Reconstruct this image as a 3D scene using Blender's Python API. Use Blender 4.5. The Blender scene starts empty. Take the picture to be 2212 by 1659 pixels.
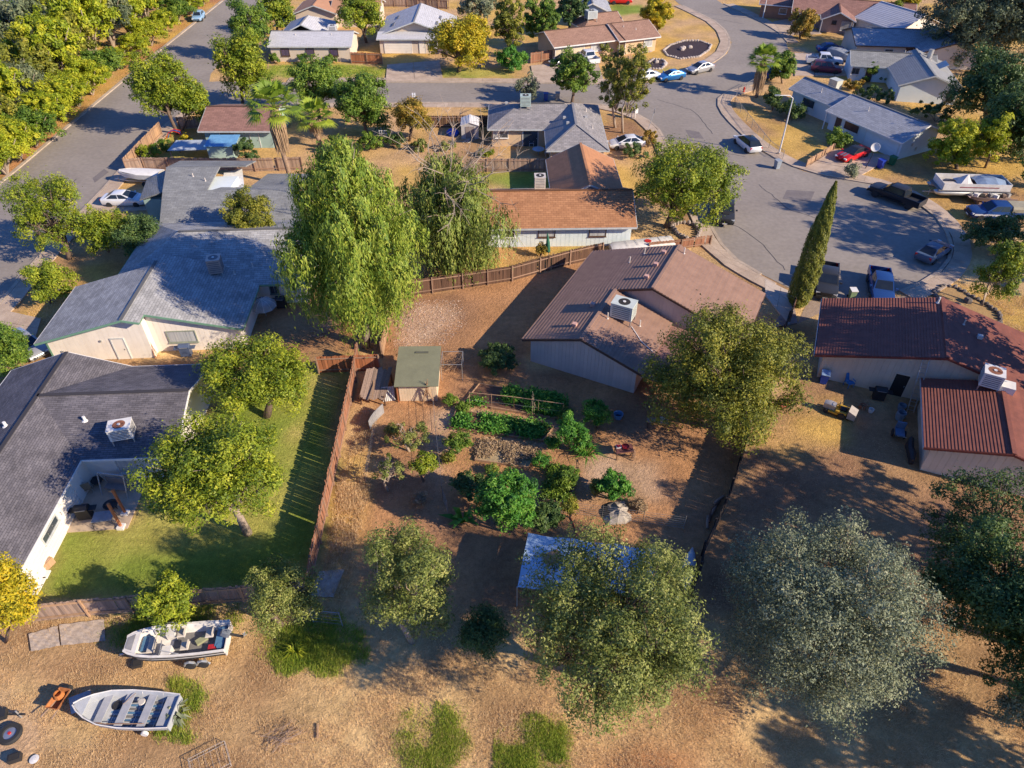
import bpy, math, random
import numpy as np
from mathutils import Vector, Matrix

# ------------------------------------------------------------------ camera, sky, sun, exposure
sc = bpy.context.scene
col = sc.collection
R = math.radians
CAM_H, PITCH, FPX, CX, CY = 36.0, 41.0, 1535.0, 1106.0, 829.5
cam_d = bpy.data.cameras.new('camera')
cam_d.sensor_width = 36.0
cam_d.lens = 36.0 * FPX / 2212.0
cam_d.clip_end = 2000.0
cam = bpy.data.objects.new('camera', cam_d)
cam.location = (0, 0, CAM_H)
cam.rotation_euler = (R(90 - PITCH), 0, 0)
col.objects.link(cam)
sc.camera = cam

SUN_AZ, SUN_EL = 24.0, 27.5            # the sun stands to the right and a little behind the camera
world = bpy.data.worlds.new('World')
sc.world = world
world.use_nodes = True
wn = world.node_tree
sky = wn.nodes.new('ShaderNodeTexSky')
sky.sky_type = 'NISHITA'
sky.sun_disc = False
sky.sun_elevation = R(SUN_EL)
sky.sun_rotation = R(90 + SUN_AZ)
sky.air_density = 1.0
sky.dust_density = 0.0
sky.ozone_density = 7.0
tint = wn.nodes.new('ShaderNodeVectorMath'); tint.operation = 'MULTIPLY'
tint.inputs[1].default_value = (0.70, 0.88, 1.28)      # late-day sky, deep blue
wn.links.new(sky.outputs[0], tint.inputs[0])
wn.links.new(tint.outputs[0], wn.nodes['Background'].inputs[0])
wn.nodes['Background'].inputs[1].default_value = 0.1
sun_d = bpy.data.lights.new('sun', 'SUN')
sun_d.energy = 5.0
sun_d.angle = R(0.5)
sun_d.color = (1.0, 0.85, 0.66)
sun = bpy.data.objects.new('sun', sun_d)
_d = Vector((-math.cos(R(SUN_AZ)) * math.cos(R(SUN_EL)), math.sin(R(SUN_AZ)) * math.cos(R(SUN_EL)), -math.sin(R(SUN_EL))))
sun.rotation_euler = _d.to_track_quat('-Z', 'Y').to_euler()
sun.location = (60, -30, 60)
col.objects.link(sun)
sc.view_settings.view_transform = 'Standard'
sc.view_settings.look = 'None'
sc.view_settings.exposure = 0.72
sc.view_settings.gamma = 1.0
sc.view_settings.use_curve_mapping = False
sc.cycles.max_bounces = 6
sc.cycles.transparent_max_bounces = 6

# ------------------------------------------------------------------ survey: photograph point -> point of the place at height z
_c, _s = math.cos(R(PITCH)), math.sin(R(PITCH))
def G(x, y, z=0.0):
    u = (x - CX) / FPX; v = (CY - y) / FPX
    dx, dy, dz = u, _c + v * _s, -_s + v * _c
    k = (z - CAM_H) / dz
    return Vector((dx * k, dy * k, z))
def P(X, Y, Z):
    z = Z - CAM_H
    d = Y * _c - z * _s
    return CX + X / d * FPX, CY - (Y * _s + z * _c) / d * FPX
def zat(X, Y, py):
    lo, hi = 0.0, 40.0
    for _ in range(40):
        m = (lo + hi) / 2
        if P(X, Y, m)[1] > py: lo = m
        else: hi = m
    return lo

rnd = random.Random(7)
RG = np.random.default_rng(11)

# ------------------------------------------------------------------ materials
MATS = {}
def _n(nt, t, **kw):
    n = nt.nodes.new(t)
    for k, v in kw.items(): setattr(n, k, v)
    return n
def _rgb(c): return (c[0], c[1], c[2], 1.0)
def mat(name, c, rough=0.8, c2=None, scale=2.0, bump=0.0, bscale=None, metal=0.0, coat=0.0, spec=0.4, rand=0.0, detail=6.0, stretch=None, wave=None, alpha=None, trans=0.0, fine=0.0):
    """procedural: two noise-mixed tones, optional wave relief, bump, per-object variation"""
    if name in MATS: return MATS[name]
    m = bpy.data.materials.new(name); m.use_nodes = True
    nt = m.node_tree; b = nt.nodes['Principled BSDF']
    L = nt.links.new
    tc = _n(nt, 'ShaderNodeTexCoord')
    vec = tc.outputs['Object']
    if stretch:
        mp = _n(nt, 'ShaderNodeMapping'); mp.inputs['Scale'].default_value = stretch
        L(vec, mp.inputs[0]); vec = mp.outputs[0]
    if c2 is None: c2 = tuple(max(0, q * 0.72) for q in c)
    nz = _n(nt, 'ShaderNodeTexNoise'); nz.inputs['Scale'].default_value = scale; nz.inputs['Detail'].default_value = detail; nz.inputs['Roughness'].default_value = 0.62
    L(vec, nz.inputs['Vector'])
    rp = _n(nt, 'ShaderNodeValToRGB'); rp.color_ramp.elements[0].position = 0.33; rp.color_ramp.elements[1].position = 0.67
    rp.color_ramp.elements[0].color = _rgb(c2); rp.color_ramp.elements[1].color = _rgb(c)
    L(nz.outputs['Fac'], rp.inputs[0])
    out = rp.outputs[0]
    if fine:
        n2 = _n(nt, 'ShaderNodeTexNoise'); n2.inputs['Scale'].default_value = scale * 14; n2.inputs['Detail'].default_value = 3
        L(vec, n2.inputs['Vector'])
        mr = _n(nt, 'ShaderNodeMapRange'); mr.inputs[1].default_value = 0.3; mr.inputs[2].default_value = 0.7; mr.inputs[3].default_value = 1 - fine; mr.inputs[4].default_value = 1 + fine
        L(n2.outputs['Fac'], mr.inputs[0])
        mx = _n(nt, 'ShaderNodeVectorMath', operation='SCALE'); L(out, mx.inputs[0]); L(mr.outputs[0], mx.inputs['Scale']); out = mx.outputs[0]
    if rand:
        oi = _n(nt, 'ShaderNodeObjectInfo')
        mr = _n(nt, 'ShaderNodeMapRange'); mr.inputs[3].default_value = 1 - rand; mr.inputs[4].default_value = 1 + rand
        L(oi.outputs['Random'], mr.inputs[0])
        mx = _n(nt, 'ShaderNodeVectorMath', operation='SCALE'); L(out, mx.inputs[0]); L(mr.outputs[0], mx.inputs['Scale']); out = mx.outputs[0]
    L(out, b.inputs['Base Color'])
    b.inputs['Roughness'].default_value = rough
    b.inputs['Metallic'].default_value = metal
    b.inputs['Specular IOR Level'].default_value = spec
    if coat: b.inputs['Coat Weight'].default_value = coat; b.inputs['Coat Roughness'].default_value = 0.06
    if alpha is not None: b.inputs['Alpha'].default_value = alpha
    if trans: b.inputs['Transmission Weight'].default_value = trans
    if bump or wave:
        bp = _n(nt, 'ShaderNodeBump'); bp.inputs['Strength'].default_value = bump or 0.5; bp.inputs['Distance'].default_value = 0.05
        if wave:
            w = _n(nt, 'ShaderNodeTexWave', wave_type='BANDS', bands_direction=wave[0], wave_profile=wave[2] if len(wave) > 2 else 'SIN')
            w.inputs['Scale'].default_value = wave[1]
            L(tc.outputs['Object'], w.inputs['Vector']); L(w.outputs['Fac'], bp.inputs['Height'])
        else:
            nb = _n(nt, 'ShaderNodeTexNoise'); nb.inputs['Scale'].default_value = bscale or scale * 6; nb.inputs['Detail'].default_value = 4
            L(vec, nb.inputs['Vector']); L(nb.outputs['Fac'], bp.inputs['Height'])
        L(bp.outputs[0], b.inputs['Normal'])
    MATS[name] = m
    return m

def shingle_mat(name, c, c2, sx=0.34, sy=0.15, grain=0.35):
    """asphalt shingle: brick-laid tabs with tone per tab, in the slope's own UV (metres)"""
    m = bpy.data.materials.new(name); m.use_nodes = True
    nt = m.node_tree; b = nt.nodes['Principled BSDF']; L = nt.links.new
    uv = _n(nt, 'ShaderNodeUVMap')
    br = _n(nt, 'ShaderNodeTexBrick'); br.offset = 0.5
    br.inputs['Scale'].default_value = 1.0
    br.inputs['Brick Width'].default_value = sx; br.inputs['Row Height'].default_value = sy
    br.inputs['Mortar Size'].default_value = 0.012; br.inputs['Mortar Smooth'].default_value = 0.3; br.inputs['Bias'].default_value = 0.0
    br.inputs['Color1'].default_value = _rgb(c); br.inputs['Color2'].default_value = _rgb(c2); br.inputs['Mortar'].default_value = _rgb([q * 0.45 for q in c2])
    L(uv.outputs[0], br.inputs['Vector'])
    nz = _n(nt, 'ShaderNodeTexNoise'); nz.inputs['Scale'].default_value = 0.55; nz.inputs['Detail'].default_value = 9; nz.inputs['Roughness'].default_value = 0.7
    L(uv.outputs[0], nz.inputs['Vector'])
    mr = _n(nt, 'ShaderNodeMapRange'); mr.inputs[1].default_value = 0.3; mr.inputs[2].default_value = 0.7; mr.inputs[3].default_value = 1 - grain; mr.inputs[4].default_value = 1 + grain
    L(nz.outputs['Fac'], mr.inputs[0])
    mx = _n(nt, 'ShaderNodeVectorMath', operation='SCALE'); L(br.outputs['Color'], mx.inputs[0]); L(mr.outputs[0], mx.inputs['Scale'])
    L(mx.outputs[0], b.inputs['Base Color']); b.inputs['Roughness'].default_value = 0.9; b.inputs['Specular IOR Level'].default_value = 0.25
    bp = _n(nt, 'ShaderNodeBump'); bp.inputs['Strength'].default_value = 0.6; bp.inputs['Distance'].default_value = 0.02
    iv = _n(nt, 'ShaderNodeMath', operation='SUBTRACT'); iv.inputs[0].default_value = 1.0; L(br.outputs['Fac'], iv.inputs[1])
    L(iv.outputs[0], bp.inputs['Height']); L(bp.outputs[0], b.inputs['Normal'])
    MATS[name] = m
    return m

def leaf_mat(name, cols, trans=0.3, rough=0.55):
    """foliage: tone picked per leaf from a ramp (attribute 'tint')"""
    m = bpy.data.materials.new(name); m.use_nodes = True
    nt = m.node_tree; b = nt.nodes['Principled BSDF']; L = nt.links.new
    at = _n(nt, 'ShaderNodeAttribute'); at.attribute_name = 'tint'
    rp = _n(nt, 'ShaderNodeValToRGB')
    els = rp.color_ramp.elements
    for i, c in enumerate(cols):
        p = i / (len(cols) - 1)
        e = els[i] if i < 2 else els.new(p)
        e.position = p; e.color = _rgb(c)
    # keep order after adding
    for i, c in enumerate(cols): pass
    L(at.outputs['Fac'], rp.inputs[0])
    L(rp.outputs[0], b.inputs['Base Color'])
    b.inputs['Roughness'].default_value = rough; b.inputs['Specular IOR Level'].default_value = 0.3
    tr = _n(nt, 'ShaderNodeBsdfTranslucent'); L(rp.outputs[0], tr.inputs[0])
    ms = _n(nt, 'ShaderNodeMixShader'); ms.inputs[0].default_value = trans
    L(b.outputs[0], ms.inputs[1]); L(tr.outputs[0], ms.inputs[2])
    L(ms.outputs[0], nt.nodes['Material Output'].inputs[0])
    MATS[name] = m
    return m

# ------------------------------------------------------------------ object helpers
def tag(o, label=None, cat=None, group=None, kind=None):
    if label: o['label'] = label
    if cat: o['category'] = cat
    if group: o['group'] = group
    if kind: o['kind'] = kind
    return o
def empty(name, loc, rz=0.0, label=None, cat=None, group=None):
    o = bpy.data.objects.new(name, None); o.empty_display_size = 0.3
    o.location = loc; o.rotation_euler = (0, 0, rz); col.objects.link(o)
    return tag(o, label, cat, group)
def link(name, me, parent=None, loc=(0, 0, 0), rot=(0, 0, 0), scale=(1, 1, 1)):
    o = bpy.data.objects.new(name, me); o.location = loc; o.rotation_euler = rot; o.scale = scale
    col.objects.link(o)
    if parent is not None: o.parent = parent
    return o
def copy_tree(o, parent=None):
    c = o.copy(); col.objects.link(c); c.parent = parent
    for ch in o.children: copy_tree(ch, c)
    return c

class MB:
    def __init__(s): s.v = []; s.f = []; s.mi = []; s.m = 0
    def add(s, vs, fs):
        n = len(s.v); s.v += [tuple(v) for v in vs]; s.f += [tuple(n + i for i in f) for f in fs]; s.mi += [s.m] * len(fs)
        return s
    def box(s, c, d, rz=0.0, M=None):
        x, y, z = d[0] / 2, d[1] / 2, d[2] / 2
        vs = [Vector(q) for q in ((-x, -y, -z), (x, -y, -z), (x, y, -z), (-x, y, -z), (-x, -y, z), (x, -y, z), (x, y, z), (-x, y, z))]
        M2 = Matrix.Translation(Vector(c)) @ (M if M is not None else Matrix.Rotation(rz, 4, 'Z'))
        return s.add([M2 @ v for v in vs], [(0, 3, 2, 1), (4, 5, 6, 7), (0, 1, 5, 4), (1, 2, 6, 5), (2, 3, 7, 6), (3, 0, 4, 7)])
    def bar(s, a, b, w, h=None):
        a, b = Vector(a), Vector(b); h = h or w; d = b - a
        if d.length < 1e-6: return s
        q = d.to_track_quat('Z', 'Y').to_matrix().to_4x4()
        return s.box((a + b) / 2, (w, h, d.length), M=q)
    def prism(s, poly, z0, z1):
        n = len(poly); z0f = z0 if callable(z0) else (lambda p: z0); z1f = z1 if callable(z1) else (lambda p: z1)
        area = sum(poly[i][0] * poly[(i + 1) % n][1] - poly[(i + 1) % n][0] * poly[i][1] for i in range(n))
        if area < 0: poly = poly[::-1]
        vs = [(p[0], p[1], z0f(p)) for p in poly] + [(p[0], p[1], z1f(p)) for p in poly]
        fs = [tuple(range(n - 1, -1, -1)), tuple(range(n, 2 * n))] + [(i, (i + 1) % n, n + (i + 1) % n, n + i) for i in range(n)]
        return s.add(vs, fs)
    def slab(s, pts, t, up=False):
        """planar 3D polygon thickened straight down (or up) by t"""
        n = len(pts); pts = [Vector(p) for p in pts]
        nr = (pts[1] - pts[0]).cross(pts[2] - pts[0])
        if nr.z < 0: pts = pts[::-1]
        o = Vector((0, 0, -t))
        vs = pts + [p + o for p in pts]
        fs = [tuple(range(n)), tuple(range(2 * n - 1, n - 1, -1))] + [(i, n + i, n + (i + 1) % n, (i + 1) % n) for i in range(n)]
        return s.add(vs, fs)
    def tube(s, path, r, n=7, cap=True):
        path = [Vector(p) for p in path]; k = len(path)
        rs = r if isinstance(r, (list, tuple)) else [r] * k
        b = len(s.v); up = Vector((0, 0, 1)); vs = []
        for i, p in enumerate(path):
            t = (path[min(i + 1, k - 1)] - path[max(i - 1, 0)])
            t = t.normalized() if t.length > 1e-9 else up
            a = t.cross(up if abs(t.z) < 0.9 else Vector((1, 0, 0))).normalized(); c = t.cross(a)
            for j in range(n):
                th = 2 * math.pi * j / n
                vs.append(p + (a * math.cos(th) + c * math.sin(th)) * rs[i])
        fs = [(i * n + j, i * n + (j + 1) % n, (i + 1) * n + (j + 1) % n, (i + 1) * n + j) for i in range(k - 1) for j in range(n)]
        if cap: fs += [tuple(range(n - 1, -1, -1)), tuple(range((k - 1) * n, k * n))]
        return s.add(vs, fs)
    def cyl(s, c, r, h, n=12, r2=None, axis='Z'):
        c = Vector(c); a = {'Z': Vector((0, 0, 1)), 'X': Vector((1, 0, 0)), 'Y': Vector((0, 1, 0))}[axis]
        return s.tube([c, c + a * h], [r, r if r2 is None else r2], n)
    def lathe(s, c, prof, n=14):
        c = Vector(c); k = len(prof); vs = []
        for (r, z) in prof:
            for j in range(n):
                th = 2 * math.pi * j / n; vs.append(c + Vector((r * math.cos(th), r * math.sin(th), z)))
        fs = [(i * n + j, i * n + (j + 1) % n, (i + 1) * n + (j + 1) % n, (i + 1) * n + j) for i in range(k - 1) for j in range(n)]
        fs += [tuple(range(n - 1, -1, -1)), tuple(range((k - 1) * n, k * n))]
        return s.add(vs, fs)
    def loft(s, rings, close=True, cap=True):
        n = len(rings[0]); k = len(rings); vs = [p for r in rings for p in r]
        m = n if close else n - 1
        fs = [(i * n + j, i * n + (j + 1) % n, (i + 1) * n + (j + 1) % n, (i + 1) * n + j) for i in range(k - 1) for j in range(m)]
        if cap and close: fs += [tuple(range(n - 1, -1, -1)), tuple(range((k - 1) * n, k * n))]
        return s.add(vs, fs)
    def mesh(s, name, mats, smooth=False):
        me = bpy.data.meshes.new(name); me.from_pydata(s.v, [], s.f); me.update()
        mats = mats if isinstance(mats, (list, tuple)) else [mats]
        for m in mats: me.materials.append(m)
        if len(mats) > 1: me.polygons.foreach_set('material_index', s.mi)
        if smooth:
            me.polygons.foreach_set('use_smooth', [True] * len(me.polygons))
            if smooth == 'auto':
                try: me.set_sharp_from_angle(angle=R(38))
                except Exception: pass
        return me
    def build(s, name, mats, parent=None, loc=(0, 0, 0), rot=(0, 0, 0), smooth=False):
        return link(name, s.mesh(name, mats, smooth), parent, loc, rot)

def uv_plane(me, o, ux, uy):
    """UV in metres along two axes"""
    uvl = me.uv_layers.new(name='UVMap')
    for lp in me.loops:
        p = me.vertices[lp.vertex_index].co - o
        uvl.data[lp.index].uv = (p.dot(ux), p.dot(uy))

def clip(poly, n, d, keep_ge):
    """clip a 3D polygon by plane dot(n,p)=d"""
    out = []; k = len(poly)
    for i in range(k):
        a, b = poly[i], poly[(i + 1) % k]
        da, db = n.dot(a) - d, n.dot(b) - d
        if not keep_ge: da, db = -da, -db
        if da >= 0: out.append(a)
        if da * db < 0: out.append(a + (b - a) * (da / (da - db)))
    return out
# ------------------------------------------------------------------ ground: one sheet, soil and turf tones by zone
def poly_w(px): return np.array([[*G(x, y)[:2]] for x, y in px])
def inside(pts, poly):
    x, y = pts[:, 0], pts[:, 1]; r = np.zeros(len(pts), bool); n = len(poly); j = n - 1
    for i in range(n):
        xi, yi = poly[i]; xj, yj = poly[j]
        c = ((yi > y) != (yj > y)) & (x < (xj - xi) * (y - yi) / (yj - yi + 1e-12) + xi)
        r ^= c; j = i
    return r
def vnoise(x, y, seed, scale):
    r = np.random.default_rng(seed).random((64, 64)); x = x / scale; y = y / scale
    xi = np.floor(x).astype(int); yi = np.floor(y).astype(int); fx = x - xi; fy = y - yi
    fx = fx * fx * (3 - 2 * fx); fy = fy * fy * (3 - 2 * fy)
    g = lambda a, b: r[a % 64, b % 64]
    return (g(xi, yi) * (1 - fx) + g(xi + 1, yi) * fx) * (1 - fy) + (g(xi, yi + 1) * (1 - fx) + g(xi + 1, yi + 1) * fx) * fy
def fbm(x, y, seed, scale):
    return (vnoise(x, y, seed, scale) + 0.5 * vnoise(x, y, seed + 1, scale / 2.1) + 0.25 * vnoise(x, y, seed + 2, scale / 4.3)) / 1.75

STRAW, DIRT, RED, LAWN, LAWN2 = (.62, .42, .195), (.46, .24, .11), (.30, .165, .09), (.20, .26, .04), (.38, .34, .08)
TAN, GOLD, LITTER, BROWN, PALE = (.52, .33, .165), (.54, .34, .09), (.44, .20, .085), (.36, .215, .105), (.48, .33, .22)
# (tone a, tone b, zone outline in the photograph)
ZONES = [
 (TAN, GOLD, [(-300, -60), (2600, -60), (2600, 420), (2212, 520), (1300, 420), (-300, 420)]),
 (BROWN, STRAW, [(-300, 420), (1300, 420), (2600, 420), (2600, 1100), (-300, 1100)]),
 (STRAW, BROWN, [(-300, 1290), (700, 1270), (1500, 1300), (2600, 1300), (2600, 1900), (-300, 1900)]),
 (LITTER, BROWN, [(-60, 430), (500, -20), (470, -30), (250, 170), (150, 255), (-80, 430)]),
 (LITTER, GOLD, [(-60, 440), (492, -10), (455, 0), (300, 115), (160, 225), (-60, 405)]),
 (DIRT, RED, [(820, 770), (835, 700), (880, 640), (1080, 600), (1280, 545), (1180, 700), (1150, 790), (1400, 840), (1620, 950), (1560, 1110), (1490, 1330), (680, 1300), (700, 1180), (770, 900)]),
 (PALE, DIRT, [(868, 735), (860, 690), (890, 655), (960, 660), (985, 690), (960, 735), (900, 748)]),
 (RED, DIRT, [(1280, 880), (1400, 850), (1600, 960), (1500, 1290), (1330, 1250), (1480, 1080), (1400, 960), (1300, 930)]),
 (PALE, DIRT, [(960, 885), (985, 880), (1205, 925), (1200, 945), (1165, 965), (970, 935), (945, 1080), (925, 1080), (930, 900)]),
 (PALE, BROWN, [(1250, 1000), (1290, 985), (1420, 1010), (1400, 1080), (1300, 1100), (1245, 1090)]),
 (GOLD, STRAW, [(795, 880), (815, 905), (800, 1000), (790, 1100), (760, 1290), (690, 1290), (700, 1180), (740, 1000), (765, 900)]),
 (LAWN, LAWN2, [(75, 1285), (90, 1240), (130, 1148), (285, 1135), (300, 1060), (345, 985), (430, 900), (470, 850), (690, 790), (760, 770), (735, 880), (700, 1060), (668, 1225), (610, 1270), (400, 1285)]),
 (LAWN2, STRAW, [(690, 800), (735, 800), (725, 830), (640, 1000), (610, 1000), (660, 900)]),
 (BROWN, LITTER, [(535, 660), (680, 650), (800, 700), (830, 760), (700, 785), (560, 760), (520, 720)]),
 (GOLD, DIRT, [(880, 600), (1000, 545), (1100, 530), (1360, 528), (1300, 548), (1100, 590), (890, 630)]),
 (LAWN2, GOLD, [(1190, 545), (1240, 532), (1290, 530), (1270, 548), (1210, 560)]),
 (LAWN, LAWN2, [(1055, 370), (1190, 365), (1190, 400), (1060, 405)]),
 (TAN, BROWN, [(905, 300), (1055, 290), (1060, 345), (880, 345)]),
 (LAWN, LAWN2, [(575, 140), (760, 139), (840, 145), (832, 168), (580, 169)]),
 (LAWN2, LAWN, [(945, 150), (1075, 145), (1110, 150), (1110, 168), (950, 170)]),
 (TAN, GOLD, [(1380, 110), (1440, 75), (1500, 45), (1560, 90), (1560, 110), (1480, 155), (1380, 160)]),
 (LAWN2, GOLD, [(1400, 155), (1470, 145), (1440, 158), (1400, 162)]),
 (LAWN, LAWN, [(1320, 12), (1385, 8), (1390, 30), (1330, 33)]),
 (BROWN, RED, [(1300, 240), (1390, 265), (1410, 300), (1330, 330), (1300, 300)]),
 (GOLD, BROWN, [(1590, 225), (1680, 240), (1760, 300), (1790, 320), (1740, 360), (1690, 340), (1620, 285)]),
 (GOLD, TAN, [(1665, 100), (1860, 80), (1850, 95), (1710, 105)]),
 (BROWN, GOLD, [(1845, 340), (2000, 330), (2100, 370), (2212, 400), (2212, 480), (2070, 480), (2000, 440), (1900, 395), (1840, 370)]),
 (GOLD, BROWN, [(1990, 640), (2060, 600), (2130, 630), (2260, 640), (2260, 800), (2170, 700), (2050, 655)]),
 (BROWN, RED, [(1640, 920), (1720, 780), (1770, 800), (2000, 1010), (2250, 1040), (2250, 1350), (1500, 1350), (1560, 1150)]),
 (GOLD, BROWN, [(1650, 900), (1700, 840), (1830, 870), (1840, 960), (1730, 1010), (1640, 980)]),
 (LAWN2, STRAW, [(300, 1290), (520, 1290), (530, 1330), (440, 1360), (300, 1400), (240, 1350)]),
 (LAWN2, STRAW, [(570, 1395), (600, 1360), (700, 1340), (770, 1395), (760, 1430), (680, 1435), (600, 1430)]),
 (LAWN2, STRAW, [(868, 1570), (910, 1540), (980, 1555), (1000, 1600), (960, 1665), (890, 1665)]),
 (LAWN2, STRAW, [(1095, 1600), (1140, 1565), (1200, 1575), (1215, 1620), (1190, 1680), (1100, 1680)]),
 (LAWN2, STRAW, [(370, 1510), (385, 1485), (412, 1490), (425, 1530), (405, 1570), (375, 1575)]),
 (BROWN, RED, [(40, 1440), (200, 1400), (340, 1440), (260, 1470), (100, 1490)]),
 (TAN, PALE, [(-40, 1520), (40, 1530), (80, 1570), (60, 1700), (-60, 1700)]),
 (DIRT, BROWN, [(250, 785), (460, 765), (500, 800), (430, 800), (260, 800)]),
 (BROWN, GOLD, [(0, 660), (60, 640), (160, 640), (250, 590), (330, 560), (300, 640), (150, 660), (60, 740), (-40, 760)]),
 (GOLD, DIRT, [(150, 575), (250, 560), (330, 565), (320, 590), (160, 640)]),
 (LAWN2, TAN, [(290, 310), (345, 285), (430, 300), (440, 340), (300, 350)]),
 (TAN, GOLD, [(510, 385), (640, 380), (640, 410), (520, 410)]),
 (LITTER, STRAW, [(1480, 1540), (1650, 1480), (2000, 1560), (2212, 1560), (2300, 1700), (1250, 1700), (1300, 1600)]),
]
gx = np.unique(np.concatenate([np.linspace(-420, -62, 25), np.arange(-62, 84, 0.6), np.linspace(84, 420, 25)]))
gy = np.unique(np.concatenate([np.linspace(-60, 9, 14), np.arange(9, 70, 0.5), np.arange(70, 172, 0.8), np.linspace(172, 700, 25)]))
XX, YY = np.meshgrid(gx, gy); X1, Y1 = XX.ravel(), YY.ravel()
gc = np.zeros((len(X1), 3)); gc[:] = BROWN
amp = 0.5 + 0.006 * Y1
jx = X1 + (fbm(X1, Y1, 3, 3.0) - .5) * 3.2 * amp; jy = Y1 + (fbm(X1, Y1, 9, 3.0) - .5) * 3.2 * amp
JP = np.stack([jx, jy], 1)
mixv = fbm(X1, Y1, 21, 5.0)
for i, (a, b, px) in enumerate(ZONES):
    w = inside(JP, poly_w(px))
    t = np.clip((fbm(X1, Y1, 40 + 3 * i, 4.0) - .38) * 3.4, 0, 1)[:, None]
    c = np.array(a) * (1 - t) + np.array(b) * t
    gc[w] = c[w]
# soften borders a little
C3 = gc.reshape(len(gy), len(gx), 3)
for _ in range(2):
    C3[1:-1, 1:-1] = (C3[1:-1, 1:-1] * 2 + C3[:-2, 1:-1] + C3[2:, 1:-1] + C3[1:-1, :-2] + C3[1:-1, 2:]) / 6
gc = C3.reshape(-1, 3)
near = np.clip((26 - Y1) / 6, 0, 1)
gz = -0.12 * near * fbm(X1, Y1, 77, 2.4) - 0.004
me = bpy.data.meshes.new('ground')
nv = len(X1); nx, ny = len(gx), len(gy)
idx = np.arange(nv).reshape(ny, nx)
quads = np.stack([idx[:-1, :-1], idx[:-1, 1:], idx[1:, 1:], idx[1:, :-1]], -1).reshape(-1, 4)
def np_mesh(name, V, Q, k):
    me = bpy.data.meshes.new(name)
    me.vertices.add(len(V)); me.vertices.foreach_set('co', np.ascontiguousarray(V, dtype=np.float32).ravel())
    me.loops.add(Q.size); me.loops.foreach_set('vertex_index', np.ascontiguousarray(Q, dtype=np.int32).ravel())
    me.polygons.add(len(Q)); me.polygons.foreach_set('loop_start', np.arange(0, Q.size, k, dtype=np.int32))
    me.update(calc_edges=True); me.validate()
    return me
me = np_mesh('ground', np.stack([X1, Y1, gz], 1), quads, 4)
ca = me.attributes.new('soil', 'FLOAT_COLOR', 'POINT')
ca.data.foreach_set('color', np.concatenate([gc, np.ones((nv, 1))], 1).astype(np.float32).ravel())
me.polygons.foreach_set('use_smooth', [True] * len(me.polygons))
def ground_material():
    m = bpy.data.materials.new('ground_soil'); m.use_nodes = True
    nt = m.node_tree; b = nt.nodes['Principled BSDF']; L = nt.links.new
    at = _n(nt, 'ShaderNodeAttribute'); at.attribute_name = 'soil'
    tc = _n(nt, 'ShaderNodeTexCoord')
    out = at.outputs['Color']
    for sc_, lo, hi, det in ((0.35, .76, 1.26, 8), (2.6, .78, 1.22, 8), (11.0, .82, 1.18, 4)):
        nz = _n(nt, 'ShaderNodeTexNoise'); nz.inputs['Scale'].default_value = sc_; nz.inputs['Detail'].default_value = det; nz.inputs['Roughness'].default_value = .68
        L(tc.outputs['Object'], nz.inputs['Vector'])
        mr = _n(nt, 'ShaderNodeMapRange'); mr.inputs[1].default_value = .3; mr.inputs[2].default_value = .7; mr.inputs[3].default_value = lo; mr.inputs[4].default_value = hi
        L(nz.outputs['Fac'], mr.inputs[0])
        mx = _n(nt, 'ShaderNodeVectorMath', operation='SCALE'); L(out, mx.inputs[0]); L(mr.outputs[0], mx.inputs['Scale']); out = mx.outputs[0]
    L(out, b.inputs['Base Color']); b.inputs['Roughness'].default_value = .95; b.inputs['Specular IOR Level'].default_value = .15
    nb = _n(nt, 'ShaderNodeTexNoise'); nb.inputs['Scale'].default_value = 4.5; nb.inputs['Detail'].default_value = 9; nb.inputs['Roughness'].default_value = .72
    L(tc.outputs['Object'], nb.inputs['Vector'])
    bp = _n(nt, 'ShaderNodeBump'); bp.inputs['Strength'].default_value = .9; bp.inputs['Distance'].default_value = .16
    L(nb.outputs['Fac'], bp.inputs['Height']); L(bp.outputs[0], b.inputs['Normal'])
    return m
me.materials.append(ground_material())
tag(link('ground', me), kind='structure')

# ------------------------------------------------------------------ roads, kerbs, footpaths, drives
M_ASPH = mat('asphalt', (.285, .248, .21), .9, (.235, .203, .172), scale=.16, bump=.2, bscale=22, detail=9, fine=.1)
M_ASPH2 = mat('asphalt_highway', (.22, .20, .205), .9, (.17, .155, .16), scale=.3, fine=.1)
M_CONC = mat('concrete', (.50, .39, .29), .9, (.36, .27, .20), scale=.7, bump=.2, bscale=18, rand=.07, fine=.12)
M_CONC2 = mat('concrete_pale', (.56, .47, .38), .9, (.44, .36, .29), scale=.6, fine=.1)
M_KERB = mat('kerb_concrete', (.48, .385, .29), .9, (.34, .27, .21), scale=.9, rand=.06, fine=.12)
M_YEL = mat('road_yellow', (.68, .38, .06), .8, (.5, .28, .06))
M_WHT = mat('road_white', (.78, .76, .72), .8, (.6, .58, .55))
def sheet(name, px, m, z, world=False):
    pts = [Vector((p[0], p[1], 0)) if world else G(*p) for p in px]
    import bmesh
    bm = bmesh.new()
    vs = [bm.verts.new((p.x, p.y, z)) for p in pts]
    f = bm.faces.new(vs); bmesh.ops.triangulate(bm, faces=[f])
    bm.normal_update()
    for f in bm.faces:
        if f.normal.z < 0: f.normal_flip()
    me = bpy.data.meshes.new(name); bm.to_mesh(me); bm.free(); me.materials.append(m)
    return tag(link(name, me), kind='structure')
ROAD_L = [(-1210, 1387), (-120, 503), (0, 400), (100, 316), (200, 232), (337, 118), (485, 0), (560, -60)]
ROAD_R = [(-719, 1387), (-120, 775), (0, 653), (62, 577), (140, 492), (217, 413), (262, 362), (340, 283), (410, 226)]
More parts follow.
